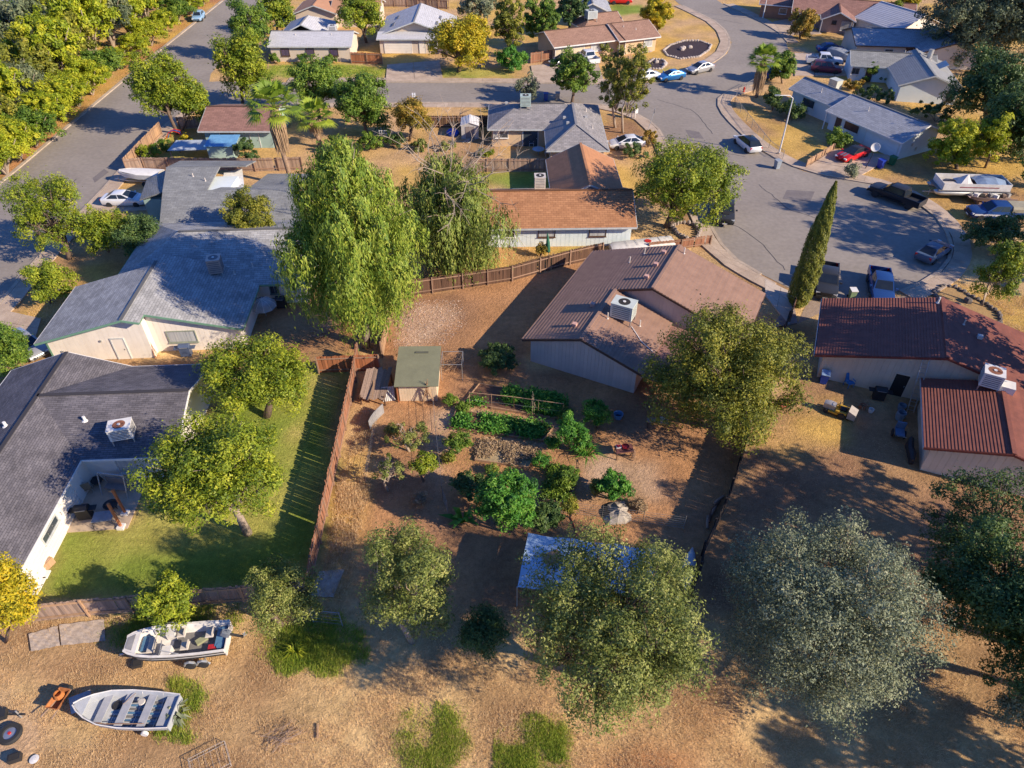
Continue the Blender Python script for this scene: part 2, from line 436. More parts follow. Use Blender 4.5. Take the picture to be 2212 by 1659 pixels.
sheet('side_road', ROAD_L + [(720, -60), (612, 0), (540, 72), (480, 130), (455, 160), (452, 178), (440, 205), (425, 220)] + ROAD_R[::-1][1:], M_ASPH, .004)
CS_T = [(470, 176), (620, 178), (900, 178.5), (1150, 180), (1300, 182), (1420, 178)]
CS_B = [(1300, 226), (1150, 223), (900, 222), (640, 224), (470, 226)]
sheet('cross_street', [(430, 178)] + CS_T + [(1560, 180), (1560, 238)] + CS_B + [(395, 232)], M_ASPH, .009)
CT_L = [(1400, -60), (1440, -15), (1466, 8), (1505, 26), (1545, 46), (1570, 68), (1580, 92), (1571, 115), (1545, 135), (1500, 155), (1450, 170), (1415, 178)]
CT_S = [(1300, 226), (1350, 236), (1395, 254), (1425, 280), (1442, 310), (1458, 345), (1490, 400), (1520, 450), (1538, 488), (1556, 523), (1590, 560), (1640, 590), (1690, 615), (1725, 633), (1762, 648)]
CT_B = [(1762, 648), (1860, 650), (1930, 632), (1985, 611), (2030, 583), (2052, 550), (2050, 515), (2022, 472), (1990, 446), (1945, 419), (1880, 398), (1800, 385), (1735, 370), (1690, 352), (1650, 330), (1610, 300), (1575, 266), (1553, 240), (1546, 218), (1560, 203), (1592, 192), (1628, 182)]
CT_R = [(1690, 150), (1708, 124), (1697, 88), (1680, 70), (1640, 46), (1600, 26), (1560, 8), (1520, -20), (1470, -60)]
sheet('court_road', CT_L + CT_S + CT_B[1:] + CT_R, M_ASPH, .014)
sheet('highway', [(-200, 120), (-200, 20), (30, -60), (420, -60), (150, 20), (60, 62)], M_ASPH2, .006)
sheet('highway_yellow_line', [(-60, 62), (-60, 58.5), (115, -1), (119, 0)], M_YEL, .012)
sheet('highway_white_line', [(-60, 20), (-60, 17.5), (30, -10), (33, -8)], M_WHT, .012)
sheet('highway_shoulder_line', [(-60, 92), (-60, 90), (115, 30), (240, -20), (243, -18), (118, 32)], M_WHT, .012)
for x in (891, 895.5):
    sheet('crosswalk_bar', [(x - 1.5, 201), (x + 1.7, 200.6), (x + 2.2, 210), (x - 1, 210.4)], M_WHT, .02)
def resample(pts, step):
    out = [pts[0]]; acc = 0.0
    for a, b in zip(pts[:-1], pts[1:]):
        d = (b - a).length; t = step - acc
        while t <= d: out.append(a + (b - a) * (t / d)); t += step
        acc = (acc + d) % step
    return out
def footpath(name, px, side, w, step=1.55, kerb=.34, h=.12, gap=.025, walk=True, kerb_step=3.0):
    """kerb stones and paving slabs along one edge of a road"""
    pts = [Vector(G(*p)) for p in px]
    root = empty(name, pts[0]); root['kind'] = 'structure'; o = pts[0]
    def run(step, d0, d1, nm, m, h):
        q = resample(pts, step)
        nr = []
        for i in range(len(q)):
            t = (q[min(i + 1, len(q) - 1)] - q[max(i - 1, 0)]).normalized()
            nr.append(Vector((-t.y, t.x, 0)) * side)
        for i in range(len(q) - 1):
            a, b = q[i], q[i + 1]; g = (b - a).normalized() * gap / 2
            c = [a + nr[i] * d0 + g, b + nr[i + 1] * d0 - g, b + nr[i + 1] * d1 - g, a + nr[i] * d1 + g]
            dz = rnd.uniform(-.006, .006)
            MB().prism([((p - o).x, (p - o).y) for p in c], -.03, h + dz).build(nm, m, root)
    run(kerb_step, 0, kerb, 'kerb_stone', M_KERB, h + .012)
    if walk: run(step, kerb + .02, kerb + w, 'paving_slab', M_CONC, h)
    return root
footpath('side_road_kerb', [(-60, 451), (0, 400), (100, 316), (200, 232), (337, 118), (485, 0)], 1, 0, walk=False, kerb=.45)
footpath('side_road_footpath', [(-60, 713), (0, 653), (62, 577), (140, 492), (217, 413), (262, 362), (340, 283), (400, 236)], -1, 1.5)
footpath('far_street_footpath', [(620, 178), (900, 178.5), (1150, 180), (1300, 182), (1420, 177), (1450, 170), (1500, 155), (1545, 135), (1571, 115), (1580, 92), (1570, 68), (1545, 46), (1505, 26), (1466, 8)], 1, 1.5)
footpath('near_street_footpath', [(470, 226), (640, 224), (900, 222), (1150, 223), (1300, 226), (1350, 236), (1395, 254), (1425, 280), (1442, 310), (1458, 345), (1490, 400), (1520, 450), (1538, 488), (1556, 523), (1590, 560), (1640, 590), (1690, 615)], -1, 1.5)
footpath('court_footpath', [(1940, 629), (1985, 611), (2030, 583), (2052, 550), (2050, 515), (2022, 472), (1990, 446), (1945, 419), (1880, 398), (1800, 385), (1735, 370), (1690, 352), (1650, 330), (1610, 300), (1575, 266), (1553, 240), (1546, 218), (1560, 203), (1592, 192), (1628, 182)], -1, 1.6)
footpath('top_court_footpath', [(1700, 92), (1680, 70), (1640, 46), (1600, 26), (1560, 8)], -1, 1.6)
def drive(name, px, m=M_CONC, h=.135, n=3):
    """drive of cast concrete panels: split lengthwise between side a (first two points) and side b (last two)"""
    p = [Vector(G(*q)) for q in px]
    root = empty(name, p[0]); root['kind'] = 'structure'
    for i in range(n):
        for j in range(2):
            t0, t1 = i / n + .004, (i + 1) / n - .004; s0, s1 = j / 2 + .004, (j + 1) / 2 - .004
            f = lambda t, s: (p[0] * (1 - t) + p[1] * t) * (1 - s) + (p[3] * (1 - t) + p[2] * t) * s
            c = [f(t0, s0), f(t1, s0), f(t1, s1), f(t0, s1)]
            MB().prism([((q - p[0]).x, (q - p[0]).y) for q in c], -.02, h + rnd.uniform(-.004, .004)).build('concrete_panel', m, root)
    return root
drive('driveway', [(836, 141), (833, 176), (958, 176), (950, 132)])
drive('driveway', [(1146, 143), (1152, 178), (1306, 180), (1290, 130)], M_CONC)
drive('driveway', [(1800, 325), (1738, 366), (1840, 391), (1936, 338)])
drive('driveway', [(1845, 116), (1716, 116), (1716, 165), (1845, 165)])
drive('driveway', [(1720, 38), (1670, 48), (1690, 78), (1775, 74)])
drive('driveway', [(1652, 640), (1652, 605), (1722, 640), (1704, 705)], M_CONC2)
drive('driveway', [(1548, 560), (1510, 527), (1540, 522), (1640, 598)], M_CONC, .128)
drive('driveway', [(335, 432), (330, 455), (176, 464), (222, 424)], M_CONC)
drive('driveway', [(90, 690), (70, 760), (-40, 740), (10, 672)], M_CONC)
drive('driveway', [(1660, 712), (1700, 665), (1714, 655), (1722, 700)], mat('concrete_dark', (.30, .25, .22), .9, (.22, .18, .16)), .13)
sheet('gravel_parking', [(1722, 700), (1745, 650), (1960, 640), (1965, 668), (1780, 672)], mat('gravel', (.36, .27, .20), .95, (.26, .19, .14), scale=3, fine=.3, bump=.6), .009)
sheet('paved_apron', [(2055, 500), (2085, 505), (2085, 560), (2055, 600), (2000, 630), (1990, 612), (2030, 585), (2053, 550)], mat('apron', (.33, .25, .21), .95, (.24, .17, .15), scale=2, fine=.2), .012)
M_TAR = mat('tar_seal', (.05, .047, .05), .7)
for i, px in enumerate(([(1404, 320), (1470, 318), (1560, 330), (1620, 340)], [(1105, 200), (1060, 196), (1010, 205)], [(1460, 30), (1540, 40), (1610, 52)], [(1640, 400), (1700, 450), (1790, 480)], [(60, 470), (130, 430), (170, 380)], [(1560, 470), (1640, 520), (1700, 590)], [(300, 160), (350, 200), (420, 190)], [(1420, 215), (1500, 240), (1540, 290)])):
    q = MB(); P3 = resample([Vector(G(*p)) for p in px], .8); rr = random.Random(i); P3 = [p + Vector((rr.gauss(0, .09), rr.gauss(0, .09), .021 + i * .0004)) for p in P3]; o = P3[0]
    for a_, b_ in zip(P3[:-1], P3[1:]):
        t = (b_ - a_).normalized(); n_ = Vector((-t.y, t.x, 0)) * .035; q.add([a_ - n_ - o, b_ - n_ - o, b_ + n_ - o, a_ + n_ - o], [(0, 1, 2, 3)])
    tag(q.build('crack_seal', M_TAR, None, o), kind='structure')
M_PATCH = mat('asphalt_patch', (.19, .166, .155), .9, (.15, .13, .125), scale=1.2, fine=.15)
for i, px in enumerate(([(1700, 300 + 110), (1760, 414), (1750, 436), (1690, 430)], [(205, 395), (235, 372), (225, 365), (200, 385)], [(700, 205), (760, 205), (760, 214), (700, 214)], [(1480, 280), (1510, 285), (1520, 300), (1490, 298)])): sheet('asphalt_patch', px, M_PATCH, .0185 + i * .0003)
# ------------------------------------------------------------------ house kit
M_GLASS = mat('window_glass', (.055, .07, .085), .08, (.035, .045, .06), spec=.7)
M_GLASSB = mat('window_blinds', (.52, .52, .50), .25, (.32, .33, .34), scale=.6, stretch=(9, 9, .3), spec=.6)
M_TRIMW = mat('trim_white', (.72, .70, .66), .6, (.62, .60, .56))
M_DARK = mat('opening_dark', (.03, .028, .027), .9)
M_METAL = mat('galvanised', (.55, .55, .53), .45, (.42, .42, .41), metal=.6)
M_VENT = mat('vent_pink', (.55, .33, .27), .7, (.48, .29, .24))
M_PIPE = mat('vent_pipe', (.62, .56, .50), .6, (.5, .45, .4))
class House:
    def __init__(s, name, label, O, rot, wall, roof, trim, course=0, cat='house', cmat=None, ct=.02):
        s.ct = ct
        s.e = empty(name, (O[0], O[1], 0), R(rot), label, cat)
        s.wall, s.roof, s.trim, s.course, s.planes = wall, roof, trim, course, []
        s.cm = cmat or roof; s.M = Matrix.Translation((O[0], O[1], 0)) @ Matrix.Rotation(R(rot), 4, 'Z')
    def W(s, x, y, z=0): return s.M @ Vector((x, y, z))
    def slope(s, pts, name='roof', t=.13, m=None, course=None):
        pts = [Vector(p) for p in pts]; m = m or s.roof
        n = (pts[1] - pts[0]).cross(pts[2] - pts[0])
        if n.z < 0: pts = pts[::-1]; n = -n
        n.normalize(); dv = Vector((0, 0, -1)) - n * (-n.z)
        dv = dv.normalized() if dv.length > 1e-5 else Vector((0, -1, 0))
        ex = n.cross(dv)
        b = MB().slab(pts, t); me = b.mesh(name, m); uv_plane(me, pts[0], ex, dv)
        ro = link(name, me, s.e); s.planes.append((pts, n))
        c = s.course if course is None else course
        if c:
            ss = [dv.dot(p) for p in pts]; s0, s1 = min(ss), max(ss); k = max(1, round((s1 - s0) / c)); st = (s1 - s0) / k
            for i in range(k):
                a, bb = s0 + i * st, s0 + (i + 1) * st
                q = clip(clip(pts, dv, a, True), dv, bb, False)
                if len(q) < 3: continue
                lo = [p + n * .004 for p in q]; hi = [p + n * (.006 + s.ct * (dv.dot(p) - a) / st) for p in q]; nn = len(q)
                fs = [tuple(range(nn, 2 * nn)), tuple(range(nn - 1, -1, -1))] + [(j, (j + 1) % nn, nn + (j + 1) % nn, nn + j) for j in range(nn)]
                mb = MB().add(lo + hi, fs); me = mb.mesh('tile_course', s.cm); uv_plane(me, pts[0], ex, dv)
                link('tile_course', me, ro)
        return ro
    def zr(s, x, y):
        best = 0
        for pts, n in s.planes:
            if inside(np.array([[x, y]]), np.array([[p.x, p.y] for p in pts]))[0]:
                z = pts[0].z - (n.x * (x - pts[0].x) + n.y * (y - pts[0].y)) / n.z
                best = max(best, z)
        return best + (.05 if s.course else 0)
    def edge(s, a, b, name='fascia', w=.05, h=.17, dz=-.09, m=None):
        a = Vector(a) + Vector((0, 0, dz)); b = Vector(b) + Vector((0, 0, dz)); d = b - a
        q = MB(); ang = math.atan2(d.y, d.x)
        hl = Vector((d.x, d.y, 0)).length; M2 = Matrix.Rotation(ang, 4, 'Z') @ Matrix.Rotation(-math.atan2(d.z, hl), 4, 'Y')
        q.box((a + b) / 2, (d.length, w, h), M=M2); return q.build(name, m or s.trim, s.e)
    def cap(s, a, b, m=None):
        return s.edge(a, b, 'ridge_cap', .26, .05, .05 if s.course else .02, m or s.cm)
    def gable(s, x0, x1, y0, y1, ez, rz, axis='y', rx=None, ov=.5, gv=.4, hip0=0, hip1=0, wall=True, sides='LR', fascia=True, ez2=None, cap=True, gw=(1, 1)):
        """gable or hip block; ridge along axis; roof outline x0..x1, y0..y1"""
        sw = axis == 'x'
        if sw: x0, x1, y0, y1 = y0, y1, x0, x1
        rx = (x0 + x1) / 2 if rx is None else rx
        ez2 = ez if ez2 is None else ez2
        T = (lambda x, y, z: Vector((y, x, z))) if sw else (lambda x, y, z: Vector((x, y, z)))
        r0, r1 = y0 + hip0, y1 - hip1
        if 'L' in sides: s.slope([T(x0, y0, ez), T(rx, r0, rz), T(rx, r1, rz), T(x0, y1, ez)])
        if 'R' in sides: s.slope([T(x1, y0, ez2), T(rx, r0, rz), T(rx, r1, rz), T(x1, y1, ez2)])
        if hip0: s.slope([T(x0, y0, ez), T(x1, y0, ez2), T(rx, r0, rz)])
        if hip1: s.slope([T(x0, y1, ez), T(x1, y1, ez2), T(rx, r1, rz)])
        if cap: s.cap(T(rx, r0, rz), T(rx, r1, rz))
        if fascia:
            o = .03
            if 'L' in sides: s.edge(T(x0 - o, y0, ez), T(x0 - o, y1, ez), 'gutter')
            if 'R' in sides: s.edge(T(x1 + o, y0, ez2), T(x1 + o, y1, ez2), 'gutter')
            for yy, hp, sg in ((y0, hip0, -1), (y1, hip1, 1)):
                if hp: s.edge(T(x0, yy + sg * o, ez), T(x1, yy + sg * o, ez2), 'gutter')
                else:
                    if 'L' in sides: s.edge(T(x0, yy + sg * o, ez), T(rx, yy + sg * o, rz), 'bargeboard')
                    if 'R' in sides: s.edge(T(rx, yy + sg * o, rz), T(x1, yy + sg * o, ez2), 'bargeboard')
        if wall:
            kl = (rz - ez) / max(rx - x0, .01); kr = (rz - ez2) / max(x1 - rx, .01); d = .14
            wx0, wx1 = x0 + ov, x1 - ov; wy0, wy1 = y0 + (ov if hip0 else gv), y1 - (ov if hip1 else gv)
            zl, zr_ = ez + kl * ov - d, ez2 + kr * ov - d
            prof = [(wx0, 0), (wx1, 0), (wx1, zr_), (rx, rz - d), (wx0, zl)]
            if hip0 or hip1: prof = [(wx0, 0), (wx1, 0), (wx1, min(zl, zr_) - .02), (wx0, min(zl, zr_) - .02)]
            q = MB(); n = len(prof)
            vs = [T(a, wy0, b) for a, b in prof] + [T(a, wy1, b) for a, b in prof]
            fs = [tuple(range(n - 1, -1, -1)), tuple(range(n, 2 * n))] + [(i, (i + 1) % n, n + (i + 1) % n, n + i) for i in range(n)]
            if sw: fs = [f[::-1] for f in fs]
            q.add(vs, fs).build('wall', s.wall, s.e)
    def siding(s, a, b, ztop, m=None, bw=.3, t=.02, z0=.05, out=None):
        """vertical boards on the face a->b (outward = right of travel unless given); ztop is a function of distance along"""
        a, b = Vector((*a, 0)), Vector((*b, 0)); d = b - a; L = d.length; d.normalize()
        n = Vector((d.y, -d.x, 0)) if out is None else Vector((*out, 0))
        k = max(1, round(L / bw)); w = L / k; m = m or s.wall
        for i in range(k):
            u0, u1 = i * w + .012, (i + 1) * w - .012
            z1, z2 = ztop(u0), ztop(u1)
            p = [a + d * u0, a + d * u1]
            vs = [p[0], p[1], p[1] + n * t, p[0] + n * t]
            v = [q + Vector((0, 0, z0)) for q in vs] + [vs[0] + Vector((0, 0, z1)), vs[1] + Vector((0, 0, z2)), vs[2] + Vector((0, 0, z2)), vs[3] + Vector((0, 0, z1))]
            MB().add(v, [(0, 1, 2, 3), (7, 6, 5, 4), (0, 4, 5, 1), (1, 5, 6, 2), (2, 6, 7, 3), (3, 7, 4, 0)]).build('siding_board', m, s.e)
    def window(s, c, n, w, h, z, frame=None, pane=None, cols=2, rows=1, name='window', sill=True, fw=.07):
        """c: point on wall (x,y), n: outward normal; z: centre height"""
        n = Vector((*n, 0)).normalized(); t = Vector((-n.y, n.x, 0)); c = Vector((c[0], c[1], z)); frame = frame or M_TRIMW; pane = pane or M_GLASS
        M2 = Matrix((( t.x, n.x, 0, c.x), (t.y, n.y, 0, c.y), (0, 0, 1, c.z), (0, 0, 0, 1)))
        def bx(q, x0, x1, y0, y1, z0, z1):
            vs = [M2 @ Vector(v) for v in ((x0, y0, z0), (x1, y0, z0), (x1, y1, z0), (x0, y1, z0), (x0, y0, z1), (x1, y0, z1), (x1, y1, z1), (x0, y1, z1))]
            return q.add(vs, [(0, 1, 2, 3), (7, 6, 5, 4), (0, 4, 5, 1), (1, 5, 6, 2), (2, 6, 7, 3), (3, 7, 4, 0)])
        f = MB(); W, H = w / 2, h / 2
        bx(f, -W, W, -.03, .075, H - fw, H); bx(f, -W, W, -.03, .075, -H, -H + fw)
        bx(f, -W, -W + fw, -.03, .074, -H + fw, H - fw); bx(f, W - fw, W, -.03, .074, -H + fw, H - fw)
        o = f.build(name, frame, s.e)
        cw = (w - 2 * fw) / cols; ch = (h - 2 * fw) / rows
        for i in range(cols):
            for j in range(rows):
                q = MB(); g = .018
                bx(q, -W + fw + i * cw + g, -W + fw + (i + 1) * cw - g, -.02, .035, -H + fw + j * ch + g, -H + fw + (j + 1) * ch - g)
                q.build('pane', pane, o)
        if sill and name == 'window':
            q = MB(); bx(q, -W - .05, W + .05, -.02, .12, -H - .06, -H - .003); q.build('sill', frame, o)
        return o
    def door(s, c, n, w=.92, h=2.05, m=None, frame=None, name='door', panels=0, z0=.02):
        n = Vector((*n, 0)).normalized(); t = Vector((-n.y, n.x, 0)); c = Vector((c[0], c[1], z0)); m = m or M_TRIMW
        M2 = Matrix(((t.x, n.x, 0, c.x), (t.y, n.y, 0, c.y), (0, 0, 1, c.z), (0, 0, 0, 1)))
        def bx(x0, x1, y0, y1, z0, z1, nm, mm, par):
            vs = [M2 @ Vector(v) for v in ((x0, y0, z0), (x1, y0, z0), (x1, y1, z0), (x0, y1, z0), (x0, y0, z1), (x1, y0, z1), (x1, y1, z1), (x0, y1, z1))]
            return MB().add(vs, [(0, 1, 2, 3), (7, 6, 5, 4), (0, 4, 5, 1), (1, 5, 6, 2), (2, 6, 7, 3), (3, 7, 4, 0)]).build(nm, mm, par)
        W = w / 2
        if panels:
            o = bx(-W, W, -.02, .03, 0, h, name, m, s.e)
            for k in range(panels):
                bx(-W + .02, W - .02, .03, .055, k * h / panels + .015, (k + 1) * h / panels - .015, 'door_panel', m, o)
        else: o = bx(-W, W, -.02, .045, 0, h, name, m, s.e); bx(W - .15, W - .09, .045, .1, .95, 1.05, 'handle', M_METAL, o)
        fr = frame or s.trim
        bx(-W - .09, -W - .003, -.02, .07, 0, h + .09, 'door_frame', fr, o); bx(W + .003, W + .09, -.02, .07, 0, h + .09, 'door_frame', fr, o); bx(-W, W, -.02, .068, h + .003, h + .09, 'door_frame', fr, o)
        return o
    def vents(s, pts, m=None):
        for x, y in pts:
            z = s.zr(x, y); MB().box((x, y, z + .13), (.34, .34, .26)).build('roof_vent', m or M_VENT, s.e)
    def pipes(s, pts, h=.5, r=.05, m=None):
        for x, y in pts:
            z = s.zr(x, y); MB().cyl((x, y, z - .1), r, h + .1, 8).cyl((x, y, z - .02), r * 2.3, .06, 8, r * 1.2).build('vent_pipe', m or M_PIPE, s.e)
M_ACW = mat('ac_white', (.72, .70, .65), .5, (.62, .60, .56))
M_ACG = mat('ac_grey', (.50, .53, .50), .5, (.42, .45, .43))
M_FAN = mat('fan_rust', (.30, .12, .06), .8, (.16, .06, .035), scale=6)
M_LOUV = mat('louvre', (.16, .16, .17), .6)
def ac_unit(H, x, y, label, w=1.05, d=1.05, h=.95, m=None, rot=0, fan=M_LOUV, duct=False, grp='rooftop air conditioners'):
    z = H.zr(x, y); p = H.W(x, y, z)
    e = empty('air_conditioner', p, H.e.rotation_euler.z + R(rot), label, 'air conditioner', grp); m = m or M_ACW
    MB().box((0, 0, .25 + h / 2), (w, d, h)).build('cabinet', m, e)
    for a in (-1, 1):
        for b in (-1, 1): MB().box((a * (w / 2 - .06), b * (d / 2 - .06), -.02), (.07, .07, .54)).build('leg', M_METAL, e)
    g = MB().cyl((0, 0, .25 + h), min(w, d) * .38, .03, 16).build('fan_grille', fan, e)
    MB().cyl((0, 0, .29 + h), min(w, d) * .1, .03, 8).build('fan_hub', M_ACW, g)
    for k in range(6):
        MB().box((0, 0, .25 + h * (.14 + k * .14)), (w + .03, d * .8, .05)).build('louvre', M_LOUV, e); MB().box((0, 0, .25 + h * (.14 + k * .14)), (w * .8, d + .03, .05)).build('louvre', M_LOUV, e)
    MB().box((0, 0, .25 + h + .012), (w + .05, d + .05, .03)).build('lid', m, e)
    if duct: MB().box((w * .85, 0, .3), (w * .8, d * .75, .55)).build('duct', m, e)
    return e

# ------------------------------------------------------------------ the houses
SH_GREY = shingle_mat('shingle_grey', (.385, .38, .365), (.28, .277, .27), .55, .22, .3)
SH_DARK = shingle_mat('shingle_charcoal', (.16, .148, .158), (.108, .101, .112), .42, .15, .34)
SH_LIGHT = shingle_mat('shingle_light_grey', (.25, .255, .25), (.195, .20, .20), .6, .25, .2)
SH_ORANGE = shingle_mat('shingle_orange_brown', (.42, .205, .10), (.33, .155, .075), .5, .26, .14)
SH_PINK = shingle_mat('shingle_pink_brown', (.345, .205, .145), (.28, .165, .118), .5, .3, .12)
SH_MAROON = shingle_mat('shingle_maroon', (.27, .095, .07), (.20, .07, .055), .5, .3, .12)
SH_BROWN = shingle_mat('shingle_brown', (.30, .165, .13), (.23, .125, .10), .6, .3, .14)
SH_WHITE = shingle_mat('shingle_pale', (.50, .50, .52), (.44, .44, .46), .9, .3, .06)
SH_HIP = shingle_mat('shingle_hip_grey', (.29, .27, .265), (.21, .20, .20), .5, .24, .22)
SH_BLUE = shingle_mat('shingle_blue_grey', (.36, .37, .39), (.28, .29, .31), .6, .3, .12)
W_WHITE = mat('wall_white', (.76, .70, .62), .8, (.70, .64, .56), scale=.8)
W_CREAM = mat('wall_cream', (.70, .60, .46), .8, (.62, .53, .41), scale=.7)
W_PINK = mat('wall_siding_pinkish', (.60, .50, .44), .8, (.53, .44, .39), scale=.8, rand=.05)
W_TAN = mat('wall_tan', (.60, .43, .26), .85, (.54, .38, .23), scale=.7)
W_BEIGE = mat('wall_beige', (.60, .50, .40), .85, (.54, .45, .36), scale=.7)
W_PALEBLUE = mat('wall_pale_blue', (.66, .72, .72), .8, (.58, .65, .66), scale=.8)
W_TEAL = mat('wall_teal', (.34, .46, .42), .8, (.28, .39, .36), scale=.8)
W_BLUEGREY = mat('wall_blue_grey', (.66, .70, .70), .8, (.6, .64, .65), scale=.8)
W_BROWN = mat('wall_taupe', (.40, .30, .26), .8, (.35, .26, .22))
T_GREEN = mat('trim_green', (.16, .30, .20), .6, (.13, .25, .17))
T_BROWN = mat('trim_dark_brown', (.11, .06, .04), .7)
T_RED = mat('trim_maroon', (.20, .05, .035), .7)
T_GREYW = mat('trim_grey_white', (.55, .57, .56), .6)

# --- white house with slate-grey shingles and green trim, left of centre
H = House('house', 'white house with slate grey shingle roof and green bargeboards, left side', (-29.74, 44.6), 3.5, W_WHITE, SH_GREY, T_GREEN)
k = (4.3 - 2.35) / 7.2
H.slope([(-7.2, -.75, 2.35), (0, -.75, 4.3), (0, 7.3, 4.3), (-7.2, 7.3, 2.35)])
H.slope([(0, -.75, 4.3), (1.25, -.75, 4.3 - .24 * 1.25), (1.25, 9, 4.3 - .24 * 1.25), (0, 9, 4.3)])
H.slope([(1.25, .35, 4.0), (8.4, .35, 2.284), (8.4, 9, 2.284), (1.25, 9, 4.0)])
H.cap((0, -.75, 4.3), (0, 7.8, 4.3))
H.edge((-7.2, -.78, 2.35), (0, -.78, 4.3), 'bargeboard'); H.edge((0, -.78, 4.3), (1.25, -.78, 4.0), 'bargeboard'); H.edge((1.25, .32, 4.0), (8.4, .32, 2.284), 'bargeboard')
H.edge((1.27, -.75, 4.0), (1.27, .32, 4.0), 'bargeboard', h=.1); H.edge((-7.23, -.75, 2.35), (-7.23, 7.3, 2.35), 'gutter', m=M_TRIMW); H.edge((8.43, .35, 2.284), (8.43, 6.4, 2.284), 'gutter')
q = MB(); zl = lambda x: 2.35 + k * (x + 7.2) - .15
zr2 = lambda x: 4.3 - .24 * x - .15
for poly in ([(-6.75, 0, 0), (1.0, 0, 0), (1.0, 0, zr2(1.0)), (0, 0, 4.15), (-6.75, 0, zl(-6.75))],):
    n = len(poly); v = [Vector(p) for p in poly] + [Vector(p) + Vector((0, 7.0, 0)) for p in poly]
    q.add(v, [tuple(range(n)), tuple(range(2 * n - 1, n - 1, -1))] + [(i, n + i, n + (i + 1) % n, (i + 1) % n) for i in range(n)])
q.build('wall', W_WHITE, H.e)
q = MB(); poly = [(1.003, .8, 0), (8.0, .8, 0), (8.0, .8, zr2(8.0)), (1.003, .8, zr2(1.003))]; n = 4
v = [Vector(p) for p in poly] + [Vector(p) + Vector((0, 6.5, 0)) for p in poly]
q.add(v, [tuple(range(n)), tuple(range(2 * n - 1, n - 1, -1))] + [(i, n + i, n + (i + 1) % n, (i + 1) % n) for i in range(n)]).build('wall', W_WHITE, H.e)
WS = mat('siding_white', (.78, .71, .62), .75, (.70, .63, .55), scale=1.2, rand=.03)
H.siding((-6.75, 0), (1.0, 0), lambda u: min(zl(-6.75 + u), zr2(-6.75 + u)) - .02, WS, .41)
H.siding((1.02, .8), (8.0, .8), lambda u: zr2(1.02 + u) - .02, WS, .41)
H.door((-1.35, -.02), (0, -1), .9, 2.0, W_WHITE, T_GREYW)
H.window((3.3, .78), (0, -1), 2.3, 1.15, 1.45, mat('frame_olive', (.30, .33, .26), .6), M_GLASSB, 3)
MB().box((-5.9, -.04, .9), (.22, .08, .3)).build('meter_box', M_METAL, H.e); MB().box((-2.6, -.06, 1.9), (.14, .12, .16)).build('wall_lamp', M_METAL, H.e)
MB().box((-6.8, .01, 1.05), (.14, .1, 2.1)).build('corner_trim', T_GREEN, H.e)
H.gable(-4.3, 12.5, 6.7, 18.5, 2.3, 4.45, 'x', ov=.5, hip0=4.8)
H.window((9.4, 7.18), (0, -1), .8, 1.0, 1.5, mat('frame_greygreen', (.2, .25, .22), .6), M_GLASS, 2)
H.pipes([(7.6, 8.6), (6.2, 7.7), (9.5, 11.0)], .4)
ac_unit(H, 4.9, 7.5, 'tall air conditioner with coppery panel on the shaded slate grey roof', 1.1, 1.1, 1.25, mat('ac_copper', (.55, .40, .32), .35, (.42, .33, .29), metal=.5), 8)
H1 = H

# --- dark charcoal roofed house with the patio, lower left
H = House('house', 'white walled house with charcoal shingle roof around a patio, lower left', (-21.57, 36.4), 3, W_WHITE, SH_DARK, M_TRIMW)
H.gable(-15.2, -6.45, -13.3, 4.7, 2.3, 3.85, 'y', rx=-10.6, ov=.15, gv=.3)
H.gable(-10.6, -.5, -4.75, 4.7, 2.3, 3.85, 'x', ov=.35, gv=.4)
H.pipes([(-11.6, -2.6), (-6.9, -2.0)], .35, .1, M_TRIMW)
ac_unit(H, -4.0, -3.3, 'white air conditioner with rusty fan on the charcoal roof', 1.4, 1.05, .9, M_ACW, 12, M_FAN)
H.window((-6.6, -9.7), (1, 0), 1.9, .62, 1.55, T_GREYW, M_GLASS, 3)
for dx, hh in ((-6.25, 0), (-4.2, 0)): pass
H.door((-6.6, -5.9), (1, 0), .9, 2.0, W_WHITE, M_TRIMW); H.window((-3.6, -4.4), (0, -1), 2.2, 1.5, 1.3, M_TRIMW, M_GLASSB, 2)
MB().box((-1.2, -4.46, 1.25), (1.2, .1, 2.1)).build('brown_door_panel', mat('door_brown', (.22, .09, .04), .6), H.e)
for zz in (.3, .6, .9, 1.2, 1.5, 1.8): MB().box((-6.585, -9.3, zz), (.03, 7.4, .012)).build('siding_lap', W_WHITE, H.e)
H2 = H

# --- central brown tile house
M_TILE = mat('tile_pink_brown', (.335, .205, .145), .85, (.265, .16, .115), scale=1.6, rand=.05, fine=.1)
H = House('house', 'central house with pinkish brown tiled roof and siding walls behind the garden', (0.87, 44.35), -26.5, W_PINK, SH_PINK, T_BROWN, .3, cmat=M_TILE, ct=.055)
H.gable(0, 15.7, 7.2, 14.7, 2.25, 4.9, 'y', rx=7.85, ov=.6, gv=.35)
H.gable(0, 9.9, -.2, 7.2, 2.25, 3.9, 'y', rx=4.85, ov=.6, gv=.35, fascia=False)
H.edge((-.03, -.2, 2.25), (-.03, 14.7, 2.25), 'gutter', m=mat('gutter_cream', (.6, .52, .38), .6)); H.edge((0, -.23, 2.25), (4.85, -.23, 3.9), 'bargeboard'); H.edge((4.85, -.23, 3.9), (9.9, -.23, 2.25), 'bargeboard')
H.slope([(9.9, -.2, 2.13), (13.3, -.2, 1.95), (13.3, 6.9, 1.95), (9.9, 6.9, 2.13)], 'patio_roof', .07, SH_BROWN, 0)
H.siding((.6, .15), (9.3, .15), lambda u: (2.25 + .34 * (u + .6) if u < 4.25 else 3.9 - .327 * (u - 4.25)) - .17, W_PINK, .3)
